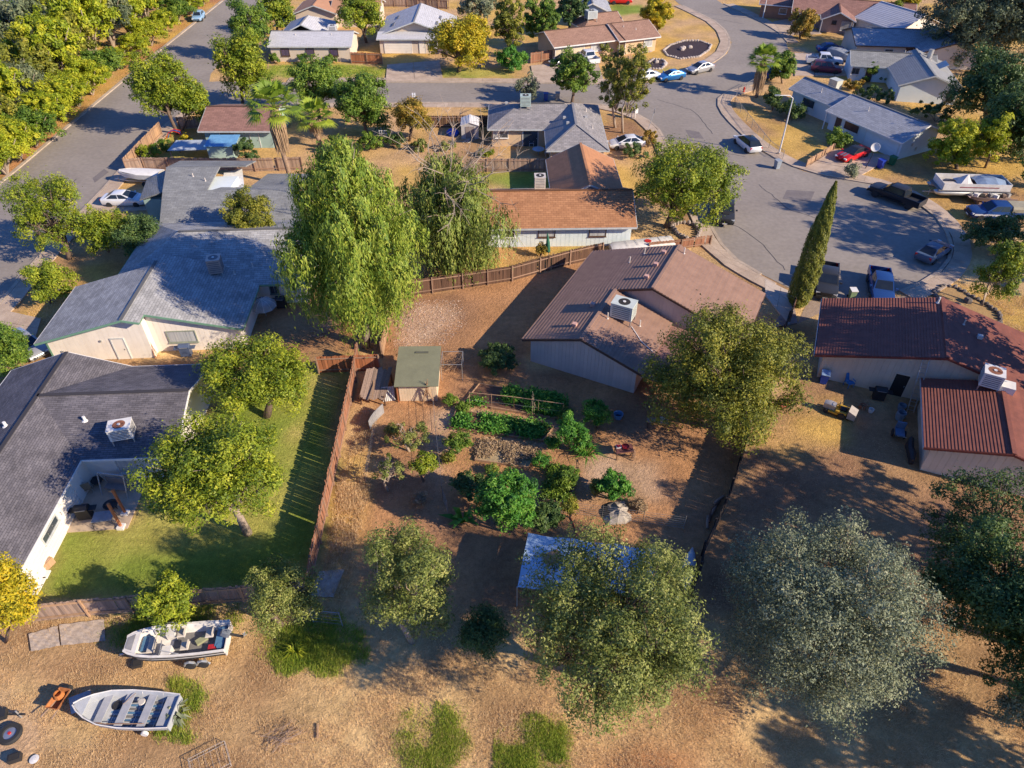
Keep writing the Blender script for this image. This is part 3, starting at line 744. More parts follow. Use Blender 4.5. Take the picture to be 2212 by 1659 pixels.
H.siding((4.9, 7.55), (15.1, 7.55), lambda u: (4.9 - .3376 * abs(u + 4.9 - 7.85)) - .17, W_PINK, .3, z0=2.0)
for yy in (.3, 6.6):
    for xx in (13.1,): MB().box((xx, yy, .97), (.12, .12, 1.94)).build('patio_post', T_BROWN, H.e)
H.vents([(6.9, 13.2), (6.9, 11.0), (6.8, 8.9), (3.9, 4.6), (3.6, 1.6)])
H.pipes([(8.5, 13.8), (5.2, 13.4), (4.4, 11.9), (5.6, 3.4), (7.9, 4.6)], .55)
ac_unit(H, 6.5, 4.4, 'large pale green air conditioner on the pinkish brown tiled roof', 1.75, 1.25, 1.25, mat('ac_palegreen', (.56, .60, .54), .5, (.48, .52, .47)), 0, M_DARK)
H.door((15.12, 11), (1, 0), 4.6, 2.0, W_PINK, M_TRIMW, 'garage_door', 4)
q = MB().tube([(7.4, 4.0, H.zr(7.4, 4.0) + .04), (8.6, 3.0, H.zr(8.6, 3) + .04), (9.7, 2.6, H.zr(9.7, 2.6) + .05)], .035, 6); q.build('roof_conduit', M_TRIMW, H.e)
H10 = H

# --- maroon tile house on the right
M_TILER = mat('tile_maroon', (.26, .09, .06), .8, (.19, .066, .046), scale=1.6, rand=.06, fine=.12)
H = House('house', 'cream house with dark maroon tiled roof on the right', (22.98, 42.1), -22, W_CREAM, SH_MAROON, T_RED, .2, cmat=M_TILER, ct=.032)
H.gable(0, 16.7, 0, 8.1, 2.35, 4.55, 'y', rx=8.35, ov=.7, gv=.45)
H.gable(7.35, 16.7, -7.5, 0, 2.35, 3.56, 'y', rx=12.1, ov=.55, gv=.4, fascia=False)
H.edge((7.32, -7.5, 2.35), (7.32, 0, 2.35), 'gutter', m=T_GREYW); H.edge((-.045, 0, 2.35), (-.045, 8.1, 2.35), 'gutter', m=T_GREYW, w=.09)
H.edge((7.35, -7.53, 2.35), (12.1, -7.53, 3.56), 'bargeboard'); H.edge((12.1, -7.53, 3.56), (16.7, -7.53, 2.35), 'bargeboard')
H.siding((.7, .45), (7.9, .45), lambda u: 2.35 + .2635 * (u + .7) - .18, mat('siding_cream', (.70, .60, .46), .8, (.62, .53, .41), scale=.9, rand=.03), .41)
H.siding((7.9, .45), (15, .45), lambda u: (4.55 - .2635 * abs(u + 7.9 - 8.35)) - .18, MATS['siding_cream'], .41, z0=2.6)
H.siding((7.9, -7.1), (16.1, -7.1), lambda u: (2.35 + .2547 * (u + .55) if u < 4.2 else 3.56 - .263 * (u - 4.2)) - .18, MATS['siding_cream'], .41)
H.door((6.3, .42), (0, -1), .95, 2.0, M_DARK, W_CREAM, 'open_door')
H.pipes([(9.8, 5.4)], .4); H.pipes([(8.0, 7.3)], .5, .07, M_TRIMW); H.vents([(10.9, 4.4)], M_PIPE)
ac_unit(H, 11.2, -.6, 'white air conditioner with duct on the maroon tiled roof', 1.25, 1.2, 1.1, M_ACW, -6, M_FAN, True)
H11 = H

# --- orange roofed house behind the willow
H = House('house', 'pale blue walled house with orange brown roof beyond the willow', (-.49, 61.5), 1.5, W_PALEBLUE, SH_ORANGE, T_GREYW)
H.gable(-2.5, 12.6, 0, 8.6, 2.35, 4.2, 'x', ov=.6, gv=.4)
H.ct = .006; H.course = .21; H.cm = mat('tile_orange_brown', (.45, .21, .10), .85, (.36, .17, .08), scale=1.6, rand=.05)
H.gable(4.75, 12.4, 5.5, 15.9, 2.35, 4.2, 'y', ov=.5, gv=.35)
H.siding((-1.9, .6), (12.1, .6), lambda u: 2.4, mat('siding_pale_blue', (.66, .72, .72), .8, (.58, .65, .66), rand=.04), .42)
for x, w in ((.3, 1.0), (3.9, 1.7), (8.9, 1.7)): H.window((x, .58), (0, -1), w, .95, 1.55, T_BROWN if w > 1.2 else M_TRIMW, M_GLASSB if w > 1.2 else M_GLASS, 2)
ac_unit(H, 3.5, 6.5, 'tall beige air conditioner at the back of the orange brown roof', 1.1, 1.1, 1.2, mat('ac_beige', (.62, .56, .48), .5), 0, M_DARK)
H9 = H

# --- grey hip roofed tan house
H = House('house', 'tan house with grey hip roof and rear patio near the street corner', (-2.91, 86.4), 0, W_TAN, SH_HIP, T_GREYW)
H.gable(-.1, 13.5, 0, 8.4, 2.35, 4.0, 'x', ov=.5, hip0=4.0, hip1=4.0)
H.ct = .006; H.course = .22; H.cm = mat('tile_grey', (.27, .26, .255), .85, (.20, .195, .195), scale=1.6, rand=.05)
rz = 4.05
H.slope([(6.9, -6.4, 2.35), (10.5, -2.8, rz), (10.5, 4.2, rz), (6.9, 4.2, 2.35)], course=.22)
H.slope([(14.2, -6.4, 2.35), (10.5, -2.8, rz), (10.5, 4.2, rz), (14.2, 8.4, 2.35)], course=0)
H.slope([(6.9, -6.4, 2.35), (14.2, -6.4, 2.35), (10.5, -2.8, rz)], course=0)
H.cap((10.5, -2.8, rz), (10.5, 4.2, rz)); H.cap((6.9, -6.4, 2.35), (10.5, -2.8, rz)); H.cap((14.2, -6.4, 2.35), (10.5, -2.8, rz))
H.edge((6.9, -6.43, 2.35), (14.2, -6.43, 2.35), 'gutter'); H.edge((6.87, -6.4, 2.35), (6.87, 0, 2.35), 'gutter'); H.edge((14.23, -6.4, 2.35), (14.23, 8.4, 2.35), 'gutter')
MB().box((10.55, -2.0, 1.15), (6.2, 7.8, 2.3)).build('wall', W_TAN, H.e)
H.course = 0
H.window((1.9, .49), (0, -1), 1.1, .9, 1.5, M_TRIMW, M_GLASS, 2); H.window((.9, .49), (0, -1), .6, .9, 1.5, M_TRIMW, M_GLASSB, 1)
H.door((5.2, .5), (0, -1), 1.8, 2.0, M_GLASS, M_TRIMW, 'patio_door')
H.vents([(2.2, 6.0), (4.2, 6.2), (9.3, .5), (9.6, -1.6), (12.0, 1.0)], mat('vent_grey', (.45, .45, .44), .6)); H.pipes([(12.6, -1.5), (12.2, 3.5)], .45)
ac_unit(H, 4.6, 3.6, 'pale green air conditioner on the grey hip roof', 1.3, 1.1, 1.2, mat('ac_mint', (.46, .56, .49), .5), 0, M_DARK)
H8 = H

# --- light grey roofed house with white patio cover, left
H = House('house', 'light grey roofed house with bright white patio cover by the palm', (-33.95, 61.3), 0, W_PALEBLUE, SH_LIGHT, T_GREYW)
H.slope([(0, 0, 2.35), (13.4, .4, 2.35), (12.3, 6.2, 3.55), (-1.5, 6.0, 3.55)])
H.slope([(-1.5, 6.0, 3.55), (3.0, 6.05, 3.55), (3.2, 10.2, 4.2), (-2.4, 10.0, 4.2)])
H.slope([(-1.5, 6.0, 3.4), (-2.4, 10.2, 3.9), (-5.0, 10.2, 2.75), (-4.2, 6.0, 2.5)])
H.slope([(6.9, 6.1, 3.53), (12.3, 6.2, 3.53), (12.6, 12.4, 2.4), (7.3, 12.4, 2.4)])
H.slope([(3.4, 6.05, 3.53), (6.9, 6.1, 3.53), (6.9, 7.2, 3.3), (4.0, 7.2, 3.3)])
H.slope([(-2.4, 10.0, 4.2), (5.9, 10.4, 4.2), (5.9, 13.5, 3.4), (-2.4, 13.5, 3.4)])
MB().prism([(.3, .6), (12.8, .9), (11.7, 6.2), (-1.2, 6.0)], 0, lambda p: 2.2 + (.0 if p[1] < 3 else 1.1)).build('wall', W_PALEBLUE, H.e)
MB().prism([(-1.2, 6.0), (5.0, 6.1), (5.0, 9.8), (-1.9, 9.6)], 0, 3.3).build('wall', W_PALEBLUE, H.e)
MB().prism([(-4.0, 6.3), (-1.25, 6.3), (-2.2, 10), (-4.7, 10)], 0, 2.4).build('wall', W_TEAL, H.e)
H.edge((0, -.03, 2.35), (13.4, .37, 2.35), 'gutter')
_o = Vector((-33.95, 61.3, 0)); H.slope([G(476, 411, 2.9) - _o, G(528, 406, 2.9) - _o, G(523, 364, 3.1) - _o, G(484, 373, 3.1) - _o], 'patio_cover', .06, mat('patio_cover_white', (.80, .80, .78), .4))
H.window((12.0, .83), (0, -1), .9, .9, 1.5, M_TRIMW, M_GLASSB, 1); H.window((2.2, .58), (0, -1), 1.0, 1.6, 1.1, W_BLUEGREY, M_GLASS, 1)
MB().box((.3, .2, 1.1), (.14, .14, 2.2)).build('porch_post', M_TRIMW, H.e)
H.pipes([(2.4, 7.6), (.9, 8.4)], .35)
H3 = H

# --- small brown roofed teal house, upper left
H = House('house', 'small teal house with brown roof beside the palms, upper left', (-38.44, 85.8), 0, W_TEAL, SH_BROWN, T_GREYW)
H.gable(0, 9.2, 0, 9.2, 2.35, 3.7, 'x', ov=.6, gv=.5)
H.window((3.3, .58), (0, -1), 1.9, 1.3, 1.3, M_TRIMW, mat('blind_brown', (.20, .09, .05), .5), 1); H.door((6.6, .58), (0, -1), 1.0, 2.0, W_TEAL)
# --- pale roofed far house
H = House('house', 'long beige house with pale flat-looking roof and three dark windows, far street', (-38.9, 120.4), 0, W_BEIGE, SH_WHITE, T_GREYW)
H.gable(0, 13.3, 0, 7.6, 2.4, 3.7, 'x', ov=.35, gv=.3)
H.gable(.6, 8.5, 5.0, 14.0, 2.6, 4.4, 'y', ov=.3, hip0=0, hip1=3.5, wall=True)
for x in (2.6, 6.6, 10.4): H.window((x, .33), (0, -1), 1.35, 1.15, 1.45, T_BROWN, mat('pane_violet', (.10, .07, .13), .1, spec=.7), 2)
H.pipes([(4.0, 2.8), (9.8, 2.9)], .25)
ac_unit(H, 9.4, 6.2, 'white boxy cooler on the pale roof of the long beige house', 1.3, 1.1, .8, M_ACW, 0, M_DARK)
# --- white garage house with skylights
H = House('house', 'pale grey gabled garage house with skylights, far street', (-22.2, 124.6), 0, W_BEIGE, SH_WHITE, T_GREYW)
H.gable(0, 12.4, 1.6, 13.6, 2.5, 4.6, 'y', ov=.4, gv=.9)
H.slope([(0, 0, 2.35), (12.4, 0, 2.35), (12.4, 2.4, 2.9), (0, 2.4, 2.9)], 'porch_roof')
MB().box((6.2, 1.6, 1.1), (11.6, 2.2, 2.2)).build('wall', W_BEIGE, H.e)
H.edge((0, -.03, 2.35), (12.4, -.03, 2.35), 'gutter')
H.door((3.4, .48), (0, -1), 4.4, 2.0, W_WHITE, M_TRIMW, 'garage_door', 5); H.door((7.4, .48), (0, -1), .9, 2.0, W_WHITE); H.window((9.2, .48), (0, -1), 1.5, 1.1, 1.4)
for x, y in ((2.3, 5), (2.6, 9), (9.6, 5), (9.9, 9), (10.8, 3.6)):
    z = H.zr(x, y); sg = 1 if x < 6 else -1
    MB().box((x, y, z + .05), (.35, 2.0, .1), M=Matrix.Rotation(-sg * .33, 4, 'Y')).build('skylight', M_LOUV, H.e)
# --- tan house with rose roof
H = House('house', 'long tan house with rose brown roof on the street bend', (6.6, 120.3), 21, W_TAN, SH_PINK, M_TRIMW)
H.gable(0, 12.3, -.2, 8.2, 2.35, 3.7, 'x', ov=.7, gv=.5)
H.gable(11.2, 18.9, -1.0, 8.2, 2.35, 3.9, 'x', ov=.6, gv=.5)
H.gable(8.5, 16.5, 7.0, 13.5, 2.4, 3.9, 'x', ov=.5, hip0=3)
H.door((3.1, .48), (0, -1), 5.0, 2.05, mat('garage_cream', (.66, .56, .40), .7), M_TRIMW, 'garage_door', 4)
H.window((8.2, .48), (0, -1), 2.6, 1.2, 1.4, M_TRIMW, M_GLASSB, 3); H.window((16.9, -.42), (0, -1), 1.6, 1.2, 1.45, M_TRIMW, M_GLASSB, 2); H.door((12.1, -.42), (0, -1), 1.0, 2.0, T_BROWN)
MB().tube([(12.3, -1.0, 2.4), (11.7, 3.3, 3.95)], .06, 6).build('roof_valley', T_BROWN, H.e)
H.pipes([(13.6, 2.4), (15.4, 1.4)], .25)
ac_unit(H, 10.8, 9.0, 'grey cooler on the rear roof of the tan house', 1.8, 1.4, 1.2, M_ACG, 0, M_DARK)
# --- blue-grey walled ranch on the right with red car
H = House('house', 'long grey gabled ranch house with shaded pale garage, behind the red car', (37.6, 100.6), -62, W_BLUEGREY, SH_BLUE, M_TRIMW)
H.gable(0, 8.8, .8, 6.4, 2.4, 3.55, 'x', ov=.5, gv=.4, rx=3.4)
H.gable(8.4, 20.3, -1.0, 6.6, 2.35, 3.75, 'x', ov=.7, gv=.4, rx=3.2)
H.door((17.1, -.32), (0, -1), 4.8, 2.05, W_BLUEGREY, M_TRIMW, 'garage_door', 4); H.window((12.4, -.32), (0, -1), 2.4, 1.1, 1.4, M_TRIMW, mat('pane_brown', (.12, .06, .05), .2), 2); H.door((10.3, -.32), (0, -1), .95, 2.05, T_BROWN)
H.window((3.5, 1.28), (0, -1), 2.2, 1.1, 1.4, M_TRIMW, M_GLASS, 2); H.pipes([(4.4, 2.1), (12.6, 1.6)], .5)
MB().box((8.6, -.9, 1.15), (.12, .12, 2.3)).build('porch_post', M_TRIMW, H.e)
MB().box((19.93, 1.6, 1.5), (.06, .25, .35)).build('meter_box', M_METAL, H.e); MB().box((19.93, 2.6, .8), (.08, .3, .4)).build('meter_box', M_METAL, H.e)
# --- grey-green roofed house beyond it
H = House('house', 'pale blue house with grey green roof and topiary in front, upper right', (50.6, 111.3), -12, W_PALEBLUE, SH_LIGHT, T_GREYW)
H.gable(0, 12.2, 0, 6.4, 2.35, 3.6, 'x', ov=.5, gv=.4)
H.course = .27; H.cm = mat('tile_light_grey', (.29, .295, .29), .85, (.23, .235, .235), rand=.05)
H.gable(5.2, 13.8, -8.0, 4.5, 2.35, 3.9, 'y', ov=.5, gv=.5)
H.course = 0
H.door((3.0, .48), (0, -1), 1.0, 2.0, T_BROWN); H.window((12.6, -7.52), (0, -1), 1.0, 1.5, 1.2, T_BROWN, M_DARK, 1); H.window((1.0, .48), (0, -1), 1.2, 1.0, 1.4)
H.pipes([(8.0, 4.2), (11.0, 1.0)], .4)
MB().cyl((10.8, 1.6, H.zr(10.8, 1.6)), .35, 1.3, 10).build('roof_turbine', M_METAL, H.e)
MB().box((12.0, -1.2, H.zr(12, -1.2) + .45), (1.4, 2.2, .08), M=Matrix.Rotation(-.5, 4, 'Y')).build('solar_heater', M_ACG, H.e)
# --- the shaded blue roof house
e = G(1856, 98, 2.4)
H = House('house', 'house with shaded blue grey roof under the large oak, upper right', (e.x, e.y), -6, W_BEIGE, SH_BLUE, T_BROWN)
H.gable(-.5, 11.5, 0, 9.0, 2.4, 3.9, 'x', ov=.5, gv=.4)
H.gable(8.5, 18.0, -3.0, 7.0, 2.4, 3.9, 'y', ov=.5, gv=.4)
H.window((5.0, .48), (0, -1), 1.4, 1.0, 1.4); H.door((8.0, .48), (0, -1), .95, 2.0, T_BROWN)
# --- top right taupe house with bay window
H = House('house', 'taupe house with brown roof and white bay window at the top right', (57.8, 138.0), -17, W_BROWN, SH_BROWN, M_TRIMW)
H.gable(-2.8, 3.0, -2.3, 7.0, 2.4, 3.7, 'y', ov=.3, gv=1.4)
H.gable(-7.8, 13.0, 1.0, 9.5, 2.4, 4.2, 'x', ov=.5, gv=.4)
H.window((1.7, -1.0), (0, -1), 1.7, 1.5, 1.25, M_TRIMW, M_GLASSB, 3, 2); H.window((-.4, -.92), (0, -1), .8, .6, 1.7, T_BROWN, M_GLASS, 1)
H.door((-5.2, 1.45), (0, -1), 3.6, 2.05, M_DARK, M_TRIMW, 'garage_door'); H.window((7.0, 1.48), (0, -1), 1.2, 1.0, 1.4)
for x in (-2.5, 2.7): MB().box((x, -2.1, 1.15), (.14, .14, 2.3)).build('porch_post', M_TRIMW, H.e)
# --- pale tiled house by the oak
e = G(1940, 68, 2.4)
H = House('house', 'pale grey tiled house tucked beside the oak, top right', (e.x, e.y), 24, W_WHITE, SH_WHITE, M_TRIMW, .45, cmat=mat('tile_pale', (.47, .47, .49), .8, (.40, .40, .43), rand=.05))
H.gable(0, 11, 0, 10, 2.4, 4.4, 'y', ov=.4, gv=.4)
# --- orange roof at the very top
e = G(637, 30, 2.6)
H = House('house', 'beige house with orange brown roof at the top edge', (e.x, e.y), 0, W_BEIGE, mat('roof_terracotta', (.44, .23, .13), .9, (.38, .2, .115), scale=1.2), T_GREYW)
H.gable(-.5, 7.5, 0, 9, 2.6, 4.0, 'y', ov=.4, gv=.5); H.gable(6.0, 15, 1.2, 9, 2.6, 3.9, 'x', ov=.4, gv=.4)
H.window((3.4, .5), (0, -1), 1.2, 1.0, 1.5)
e = G(1236, 28, 2.4)
H = House('house', 'blue grey roofed house at the top edge near the red car', (e.x, e.y), 0, W_PALEBLUE, SH_BLUE, M_TRIMW)
H.gable(0, 7.2, 0, 9, 2.4, 4.0, 'y', ov=.4, gv=.4); H.window((3.5, .4), (0, -1), 1.4, 1.0, 1.4)
e = G(1640, 8, 2.4)
H = House('house', 'brown walled house at the top edge right of the street lamp', (e.x, e.y), -20, mat('wall_rust', (.38, .18, .10), .8, (.32, .15, .085)), SH_BROWN, M_TRIMW)
H.gable(0, 9, 0, 8, 2.4, 3.8, 'x', ov=.4, gv=.4); H.window((4.5, .4), (0, -1), 1.4, 1.0, 1.4)
# ------------------------------------------------------------------ foliage
def unit(a): return a / (np.linalg.norm(a, axis=1, keepdims=True) + 1e-9)
def leaf_mesh(name, C, N, T, ln, wd, tint, m):
    """one pointed leaf face per row: centre C, normal N, axis T"""
    T = unit(T - N * (T * N).sum(1, keepdims=True)); B = np.cross(N, T)
    ln = ln[:, None]; wd = wd[:, None]
    V = np.empty((len(C), 3, 3))
    V[:, 0] = C - T * ln * .4 - B * wd * .5; V[:, 1] = C - T * ln * .4 + B * wd * .5; V[:, 2] = C + T * ln * .6
    me = np_mesh(name, V.reshape(-1, 3), np.arange(len(C) * 3).reshape(-1, 3), 3)
    a = me.attributes.new('tint', 'FLOAT', 'FACE'); a.data.foreach_set('value', np.clip(tint, 0, 1).astype(np.float32))
    me.materials.append(m)
    return me
def crown_leaves(rg, lobes, n, leaf, clump=.55, per=26, droop=0.0, aspect=.55, shell=.6, tmix=.55, outb=.5, flat=.85, tgrad=0.0, up=.4):
    """lobes: (centre, radii, weight); leaf puffs sit mostly near the lobe surfaces, leaves clothe each puff"""
    Cs, Ns, tn = [], [], []
    wt = np.array([l[2] for l in lobes], float); wt /= wt.sum()
    per = int(per * 2.3) if not droop else per
    nc = max(4, n // per)
    for (c, r, _), w in zip(lobes, wt):
        k = max(1, int(nc * w)); d = unit(rg.normal(size=(k, 3)))
        d[:, 2] = np.where(d[:, 2] < -.55, -d[:, 2] * .6, d[:, 2])
        rad = shell + (1 - shell) * rg.random((k, 1)) ** .5
        cc = np.array(c) + d * np.array(r) * rad * (1 + .1 * rg.normal(size=(k, 1)))
        cs = clump * (.7 + .8 * rg.random((k, 1)))
        cl = np.repeat(cc, per, 0); dd = np.repeat(d, per, 0); cz = np.repeat(cs, per, 0)
        pd = unit(rg.normal(size=cl.shape)); pr = .45 + .55 * rg.random((len(cl), 1)) ** .5
        if droop:
            off = rg.normal(size=cl.shape) * clump * .5; off[:, 2] = -np.abs(rg.normal(size=len(off))) * clump * droop; off[:, :2] *= .55; pd = dd
        else:
            off = pd * pr * cz * .72; off[:, 2] *= flat; stray = rg.random(len(off)) < .07; off[stray] *= 1.7
        Cs.append(cl + off); Ns.append(dd * outb + pd * .8)
        base = rg.random((k, 1)) * tmix; tn.append((np.repeat(base, per, 0) + rg.random((len(cl), 1)) * (1 - tmix)).ravel() + tgrad * np.repeat(d[:, 2], per))
    C = np.concatenate(Cs); D = np.concatenate(Ns); t = np.concatenate(tn)
    N = unit(D + np.array([0, 0, up]) + rg.normal(size=C.shape) * .55)
    if droop:
        T = np.array([0, 0, -1.0]) + rg.normal(size=C.shape) * .3; N = unit(D + rg.normal(size=C.shape) * .6); N[:, 2] *= .5; N = unit(N)
    else: T = rg.normal(size=C.shape)
    s = leaf * (.65 + .7 * rg.random(len(C)))
    return C, N, T, s, s * aspect, t
def limbs(rg, base, top, lobes, r0, twist=.35):
    q = MB(); base = Vector(base); top = Vector(top)
    mid = (base + top) / 2 + Vector((rg.normal() * twist, rg.normal() * twist, 0))
    q.tube([base - Vector((0, 0, .15)), base + (mid - base) * .5, mid, top], [r0 * 1.25, r0, r0 * .8, r0 * .5], 8)
    for c, r, w in lobes:
        c = Vector(c); s = base + (top - base) * float(rg.uniform(.35, .8))
        m = (s + c) / 2 + Vector((rg.normal() * .3, rg.normal() * .3, .25))
        q.tube([s, m, c], [r0 * .5, r0 * .34, r0 * .12], 6, cap=False)
        for _ in range(3):
            d = Vector(rg.normal(size=3)).normalized(); e = c + Vector((d.x * r[0], d.y * r[1], abs(d.z) * r[2])) * .8
            q.tube([m + (c - m) * .5, (m + e) / 2 + Vector((0, 0, .15)), e], [r0 * .22, r0 * .13, r0 * .04], 5, cap=False)
    return q
L_YEL = leaf_mat('leaf_yellow_green', [(.045, .085, .008), (.125, .185, .013), (.26, .31, .02), (.46, .45, .035)], .22)
L_YELSUN = leaf_mat('leaf_belt_sunlit', [(.09, .145, .01), (.24, .31, .016), (.44, .46, .025), (.65, .58, .045)], .32)  # brighter copy of the yellow green leaf; direct sun put into the tones
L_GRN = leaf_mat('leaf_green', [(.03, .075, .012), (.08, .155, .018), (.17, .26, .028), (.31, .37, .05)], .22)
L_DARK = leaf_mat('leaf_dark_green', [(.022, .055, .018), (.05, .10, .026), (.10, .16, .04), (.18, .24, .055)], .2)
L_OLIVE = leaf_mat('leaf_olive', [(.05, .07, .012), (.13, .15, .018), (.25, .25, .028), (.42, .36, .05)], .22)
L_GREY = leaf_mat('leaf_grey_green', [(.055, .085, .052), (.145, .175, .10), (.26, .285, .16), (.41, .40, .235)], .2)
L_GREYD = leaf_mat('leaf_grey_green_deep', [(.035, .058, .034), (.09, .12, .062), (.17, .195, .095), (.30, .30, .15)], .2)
L_OAK = leaf_mat('leaf_oak', [(.045, .07, .014), (.12, .155, .028), (.24, .265, .06), (.42, .40, .12)], .2)
L_WIL = leaf_mat('leaf_willow', [(.055, .11, .016), (.16, .245, .028), (.31, .375, .046), (.48, .48, .08)], .22)
L_WEEP = leaf_mat('leaf_weeping', [(.05, .085, .02), (.14, .20, .035), (.27, .32, .06), (.41, .40, .11)], .22)
L_GOLD = leaf_mat('leaf_gold', [(.11, .13, .01), (.31, .29, .015), (.56, .43, .02), (.72, .48, .03)], .25)
L_RUST = leaf_mat('leaf_rust', [(.08, .085, .015), (.22, .18, .024), (.38, .25, .036), (.50, .26, .05)], .22)
L_DRY = leaf_mat('leaf_dry', [(.18, .13, .08), (.33, .24, .14), (.48, .34, .2), (.58, .43, .25)])
L_VEG = leaf_mat('leaf_vegetable', [(.022, .09, .014), (.05, .18, .022), (.12, .30, .034), (.25, .40, .055)], .25)
M_BARK = mat('bark', (.20, .14, .10), .95, (.11, .075, .055), scale=4, bump=.6, stretch=(3, 3, .6))
M_BARKP = mat('bark_pale', (.42, .34, .26), .95, (.27, .20, .15), scale=4, bump=.5, stretch=(3, 3, .6))
def lobes_for(rg, ctr, rx, ry, rz, n, spread=.66, size=.4):
    out = [((ctr[0], ctr[1], ctr[2]), (rx * .58, ry * .58, rz * .66), .7)]
    n = int(n * 1.6)
    for i in range(n):
        a = 2.4 * i + rg.uniform(-.35, .35); e = math.asin(max(-1, min(1, -.72 + 1.62 * (i + .5) / n))) + rg.uniform(-.15, .15); k = rg.uniform(.8, 1.12)
        ce = math.cos(e); p = (ctr[0] + math.cos(a) * ce * rx * spread * k, ctr[1] + math.sin(a) * ce * ry * spread * k, ctr[2] + math.sin(e) * rz * spread * k)
        s = size * rg.uniform(.62, 1.18); out.append((p, (rx * s, ry * s, rz * s), s * s * 3))
    for i in range(max(3, n // 2)):
        d = unit(rg.normal(size=(1, 3)))[0]; d[2] = abs(d[2]) * .9 - .15; k = rg.uniform(.86, 1.04); s = rg.uniform(.12, .22)
        out.append(((ctr[0] + d[0] * rx * k, ctr[1] + d[1] * ry * k, ctr[2] + d[2] * rz * k), (rx * s, ry * s, rz * s), s * s * 2.2))
    return out
TREE_LOG = []
def tree(label, base, ctr, half, m, n=9000, leaf=.24, name='tree', cat='tree', group=None, nl=7, bark=None, clump=.55, per=26, trunk=True, ratio=None, seed=None, depth=1.0, **kw):
    """base: trunk foot; ctr, half: outline of the crown in the photograph -> real crown radii"""
    b = G(*base); rg = np.random.default_rng(seed if seed is not None else int(base[0] * 7 + base[1]))
    zc = zat(b.x, b.y, ctr[1]); d = math.sqrt(b.x ** 2 + b.y ** 2 + (CAM_H - zc) ** 2)
    dep = b.y * _c - (zc - CAM_H) * _s
    xc = (ctr[0] - CX) / FPX * dep
    rx = half[0] * dep / FPX; E = math.asin((CAM_H - zc) / d); hb = half[1] * d / FPX
    ry = rx * depth
    v = hb ** 2 - (ry * math.sin(E)) ** 2; rz = math.sqrt(v) / math.cos(E) if v > 0 else 0
    rz = max(rz, .45 * rx) if ratio is None else rx * ratio
    zc = max(zc, rz * .72)
    TREE_LOG.append((label[:40], round(zc, 1), round(rx, 1), round(rz, 1)))
    e = empty(name, b, 0, label, cat, group)
    c = (xc - b.x, 0, zc)
    lb = lobes_for(rg, c, rx * .97, ry * .97, rz * .97, nl)
    if trunk:
        limbs(rg, (0, 0, 0), (c[0] * .9, c[1] * .9, zc), lb, max(.08, min(.34, rx * .06))).build('trunk', bark or M_BARK, e, smooth=True)
    else:
        q = MB()
        for k in range(4):
            a = k * 1.6; q.tube([(0, 0, -.1), (math.cos(a) * rx * .2, math.sin(a) * rx * .2, zc * .6), (c[0] + math.cos(a) * rx * .5, math.sin(a) * rx * .5, zc + rz * .3)], [.05, .035, .015], 5, cap=False)
        q.build('stem', bark or M_BARK, e)
    C, N, T, s, w, t = crown_leaves(rg, lb, int(n * 1.75), leaf * .8, clump, int(per * 1.5), **kw)
    ok = C[:, 2] > .08
    link('crown', leaf_mesh('crown', C[ok], N[ok], T[ok], s[ok], w[ok], t[ok], m), e)
    return e
TR = tree
# --- near trees
TR('large olive green tree overhanging the brown tiled house', (1590, 930), (1562, 822), (158, 176), L_OLIVE, 42000, .2, nl=13, clump=.85, per=34)
TR('broad grey green oak in the field, lower right', (1790, 1440), (1782, 1328), (218, 206), L_GREY, 60000, .145, nl=15, clump=.7, per=30, bark=M_BARKP)
TR('wide yellow green oak in the dry field, lower middle', (1335, 1490), (1330, 1352), (212, 212), L_OAK, 44000, .15, nl=14, clump=.6, per=30)
TR('upright twiggy shrub tree between the fence and the field', (890, 1385), (882, 1272), (112, 145), L_OAK, 17000, .15, nl=9, clump=.5, per=24, bark=M_BARKP)
TR('spiky small tree growing over the end of the bottom fence', (610, 1350), (606, 1288), (84, 80), L_OAK, 9000, .15, nl=7, clump=.45, per=22)
TR('rounded bright green tree at the corner of the charcoal roofed house', (575, 900), (556, 812), (128, 94), L_YEL, 22000, .2, nl=10, clump=.7, per=30)
TR('leaning yellow green lawn tree with pale trunk beside the patio', (536, 1152), (464, 1008), (150, 130), L_YEL, 26000, .2, nl=11, clump=.7, per=30, bark=M_BARKP)
TR('small light green tree beside the motorboat', (356, 1362), (356, 1302), (56, 58), L_YEL, 6000, .17, nl=6, clump=.4)
TR('yellowing tree cut by the left edge by the wood fence', (10, 1385), (12, 1285), (52, 110), L_GOLD, 9000, .18, nl=7)
TR('yellow green roadside tree nearest the left edge above the hedge', (150, 560), (110, 472), (84, 92), L_YEL, 13000, .22, nl=9, clump=.65)
TR('broad yellow green bush beside the roadside tree', (235, 545), (235, 498), (66, 52), L_YEL, 9000, .22, nl=7, clump=.6, trunk=False, name='bush', cat='bush')
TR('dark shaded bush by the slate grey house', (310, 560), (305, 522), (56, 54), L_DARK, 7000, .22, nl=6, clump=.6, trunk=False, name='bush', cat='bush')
TR('loose conical bush with dead tips beside the driveway on the left', (110, 655), (106, 612), (48, 52), L_YEL, 8000, .2, nl=6, clump=.5, trunk=False, name='bush', cat='bush')
TR('green tree cut by the left edge below the driveway', (15, 800), (16, 758), (50, 62), L_GRN, 8000, .2, nl=6)
TR('round olive tree in front of the light grey roof', (535, 552), (534, 466), (58, 56), L_OLIVE, 9000, .22, nl=8)
TR('spreading yellow green tree beside the court', (1440, 490), (1476, 398), (122, 98), L_YEL, 24000, .26, nl=12, clump=.8, per=28)
TR('young bright green tree in the stone ring', (2121, 662), (2160, 588), (44, 66), L_YEL, 6000, .22, nl=6, bark=M_BARKP)
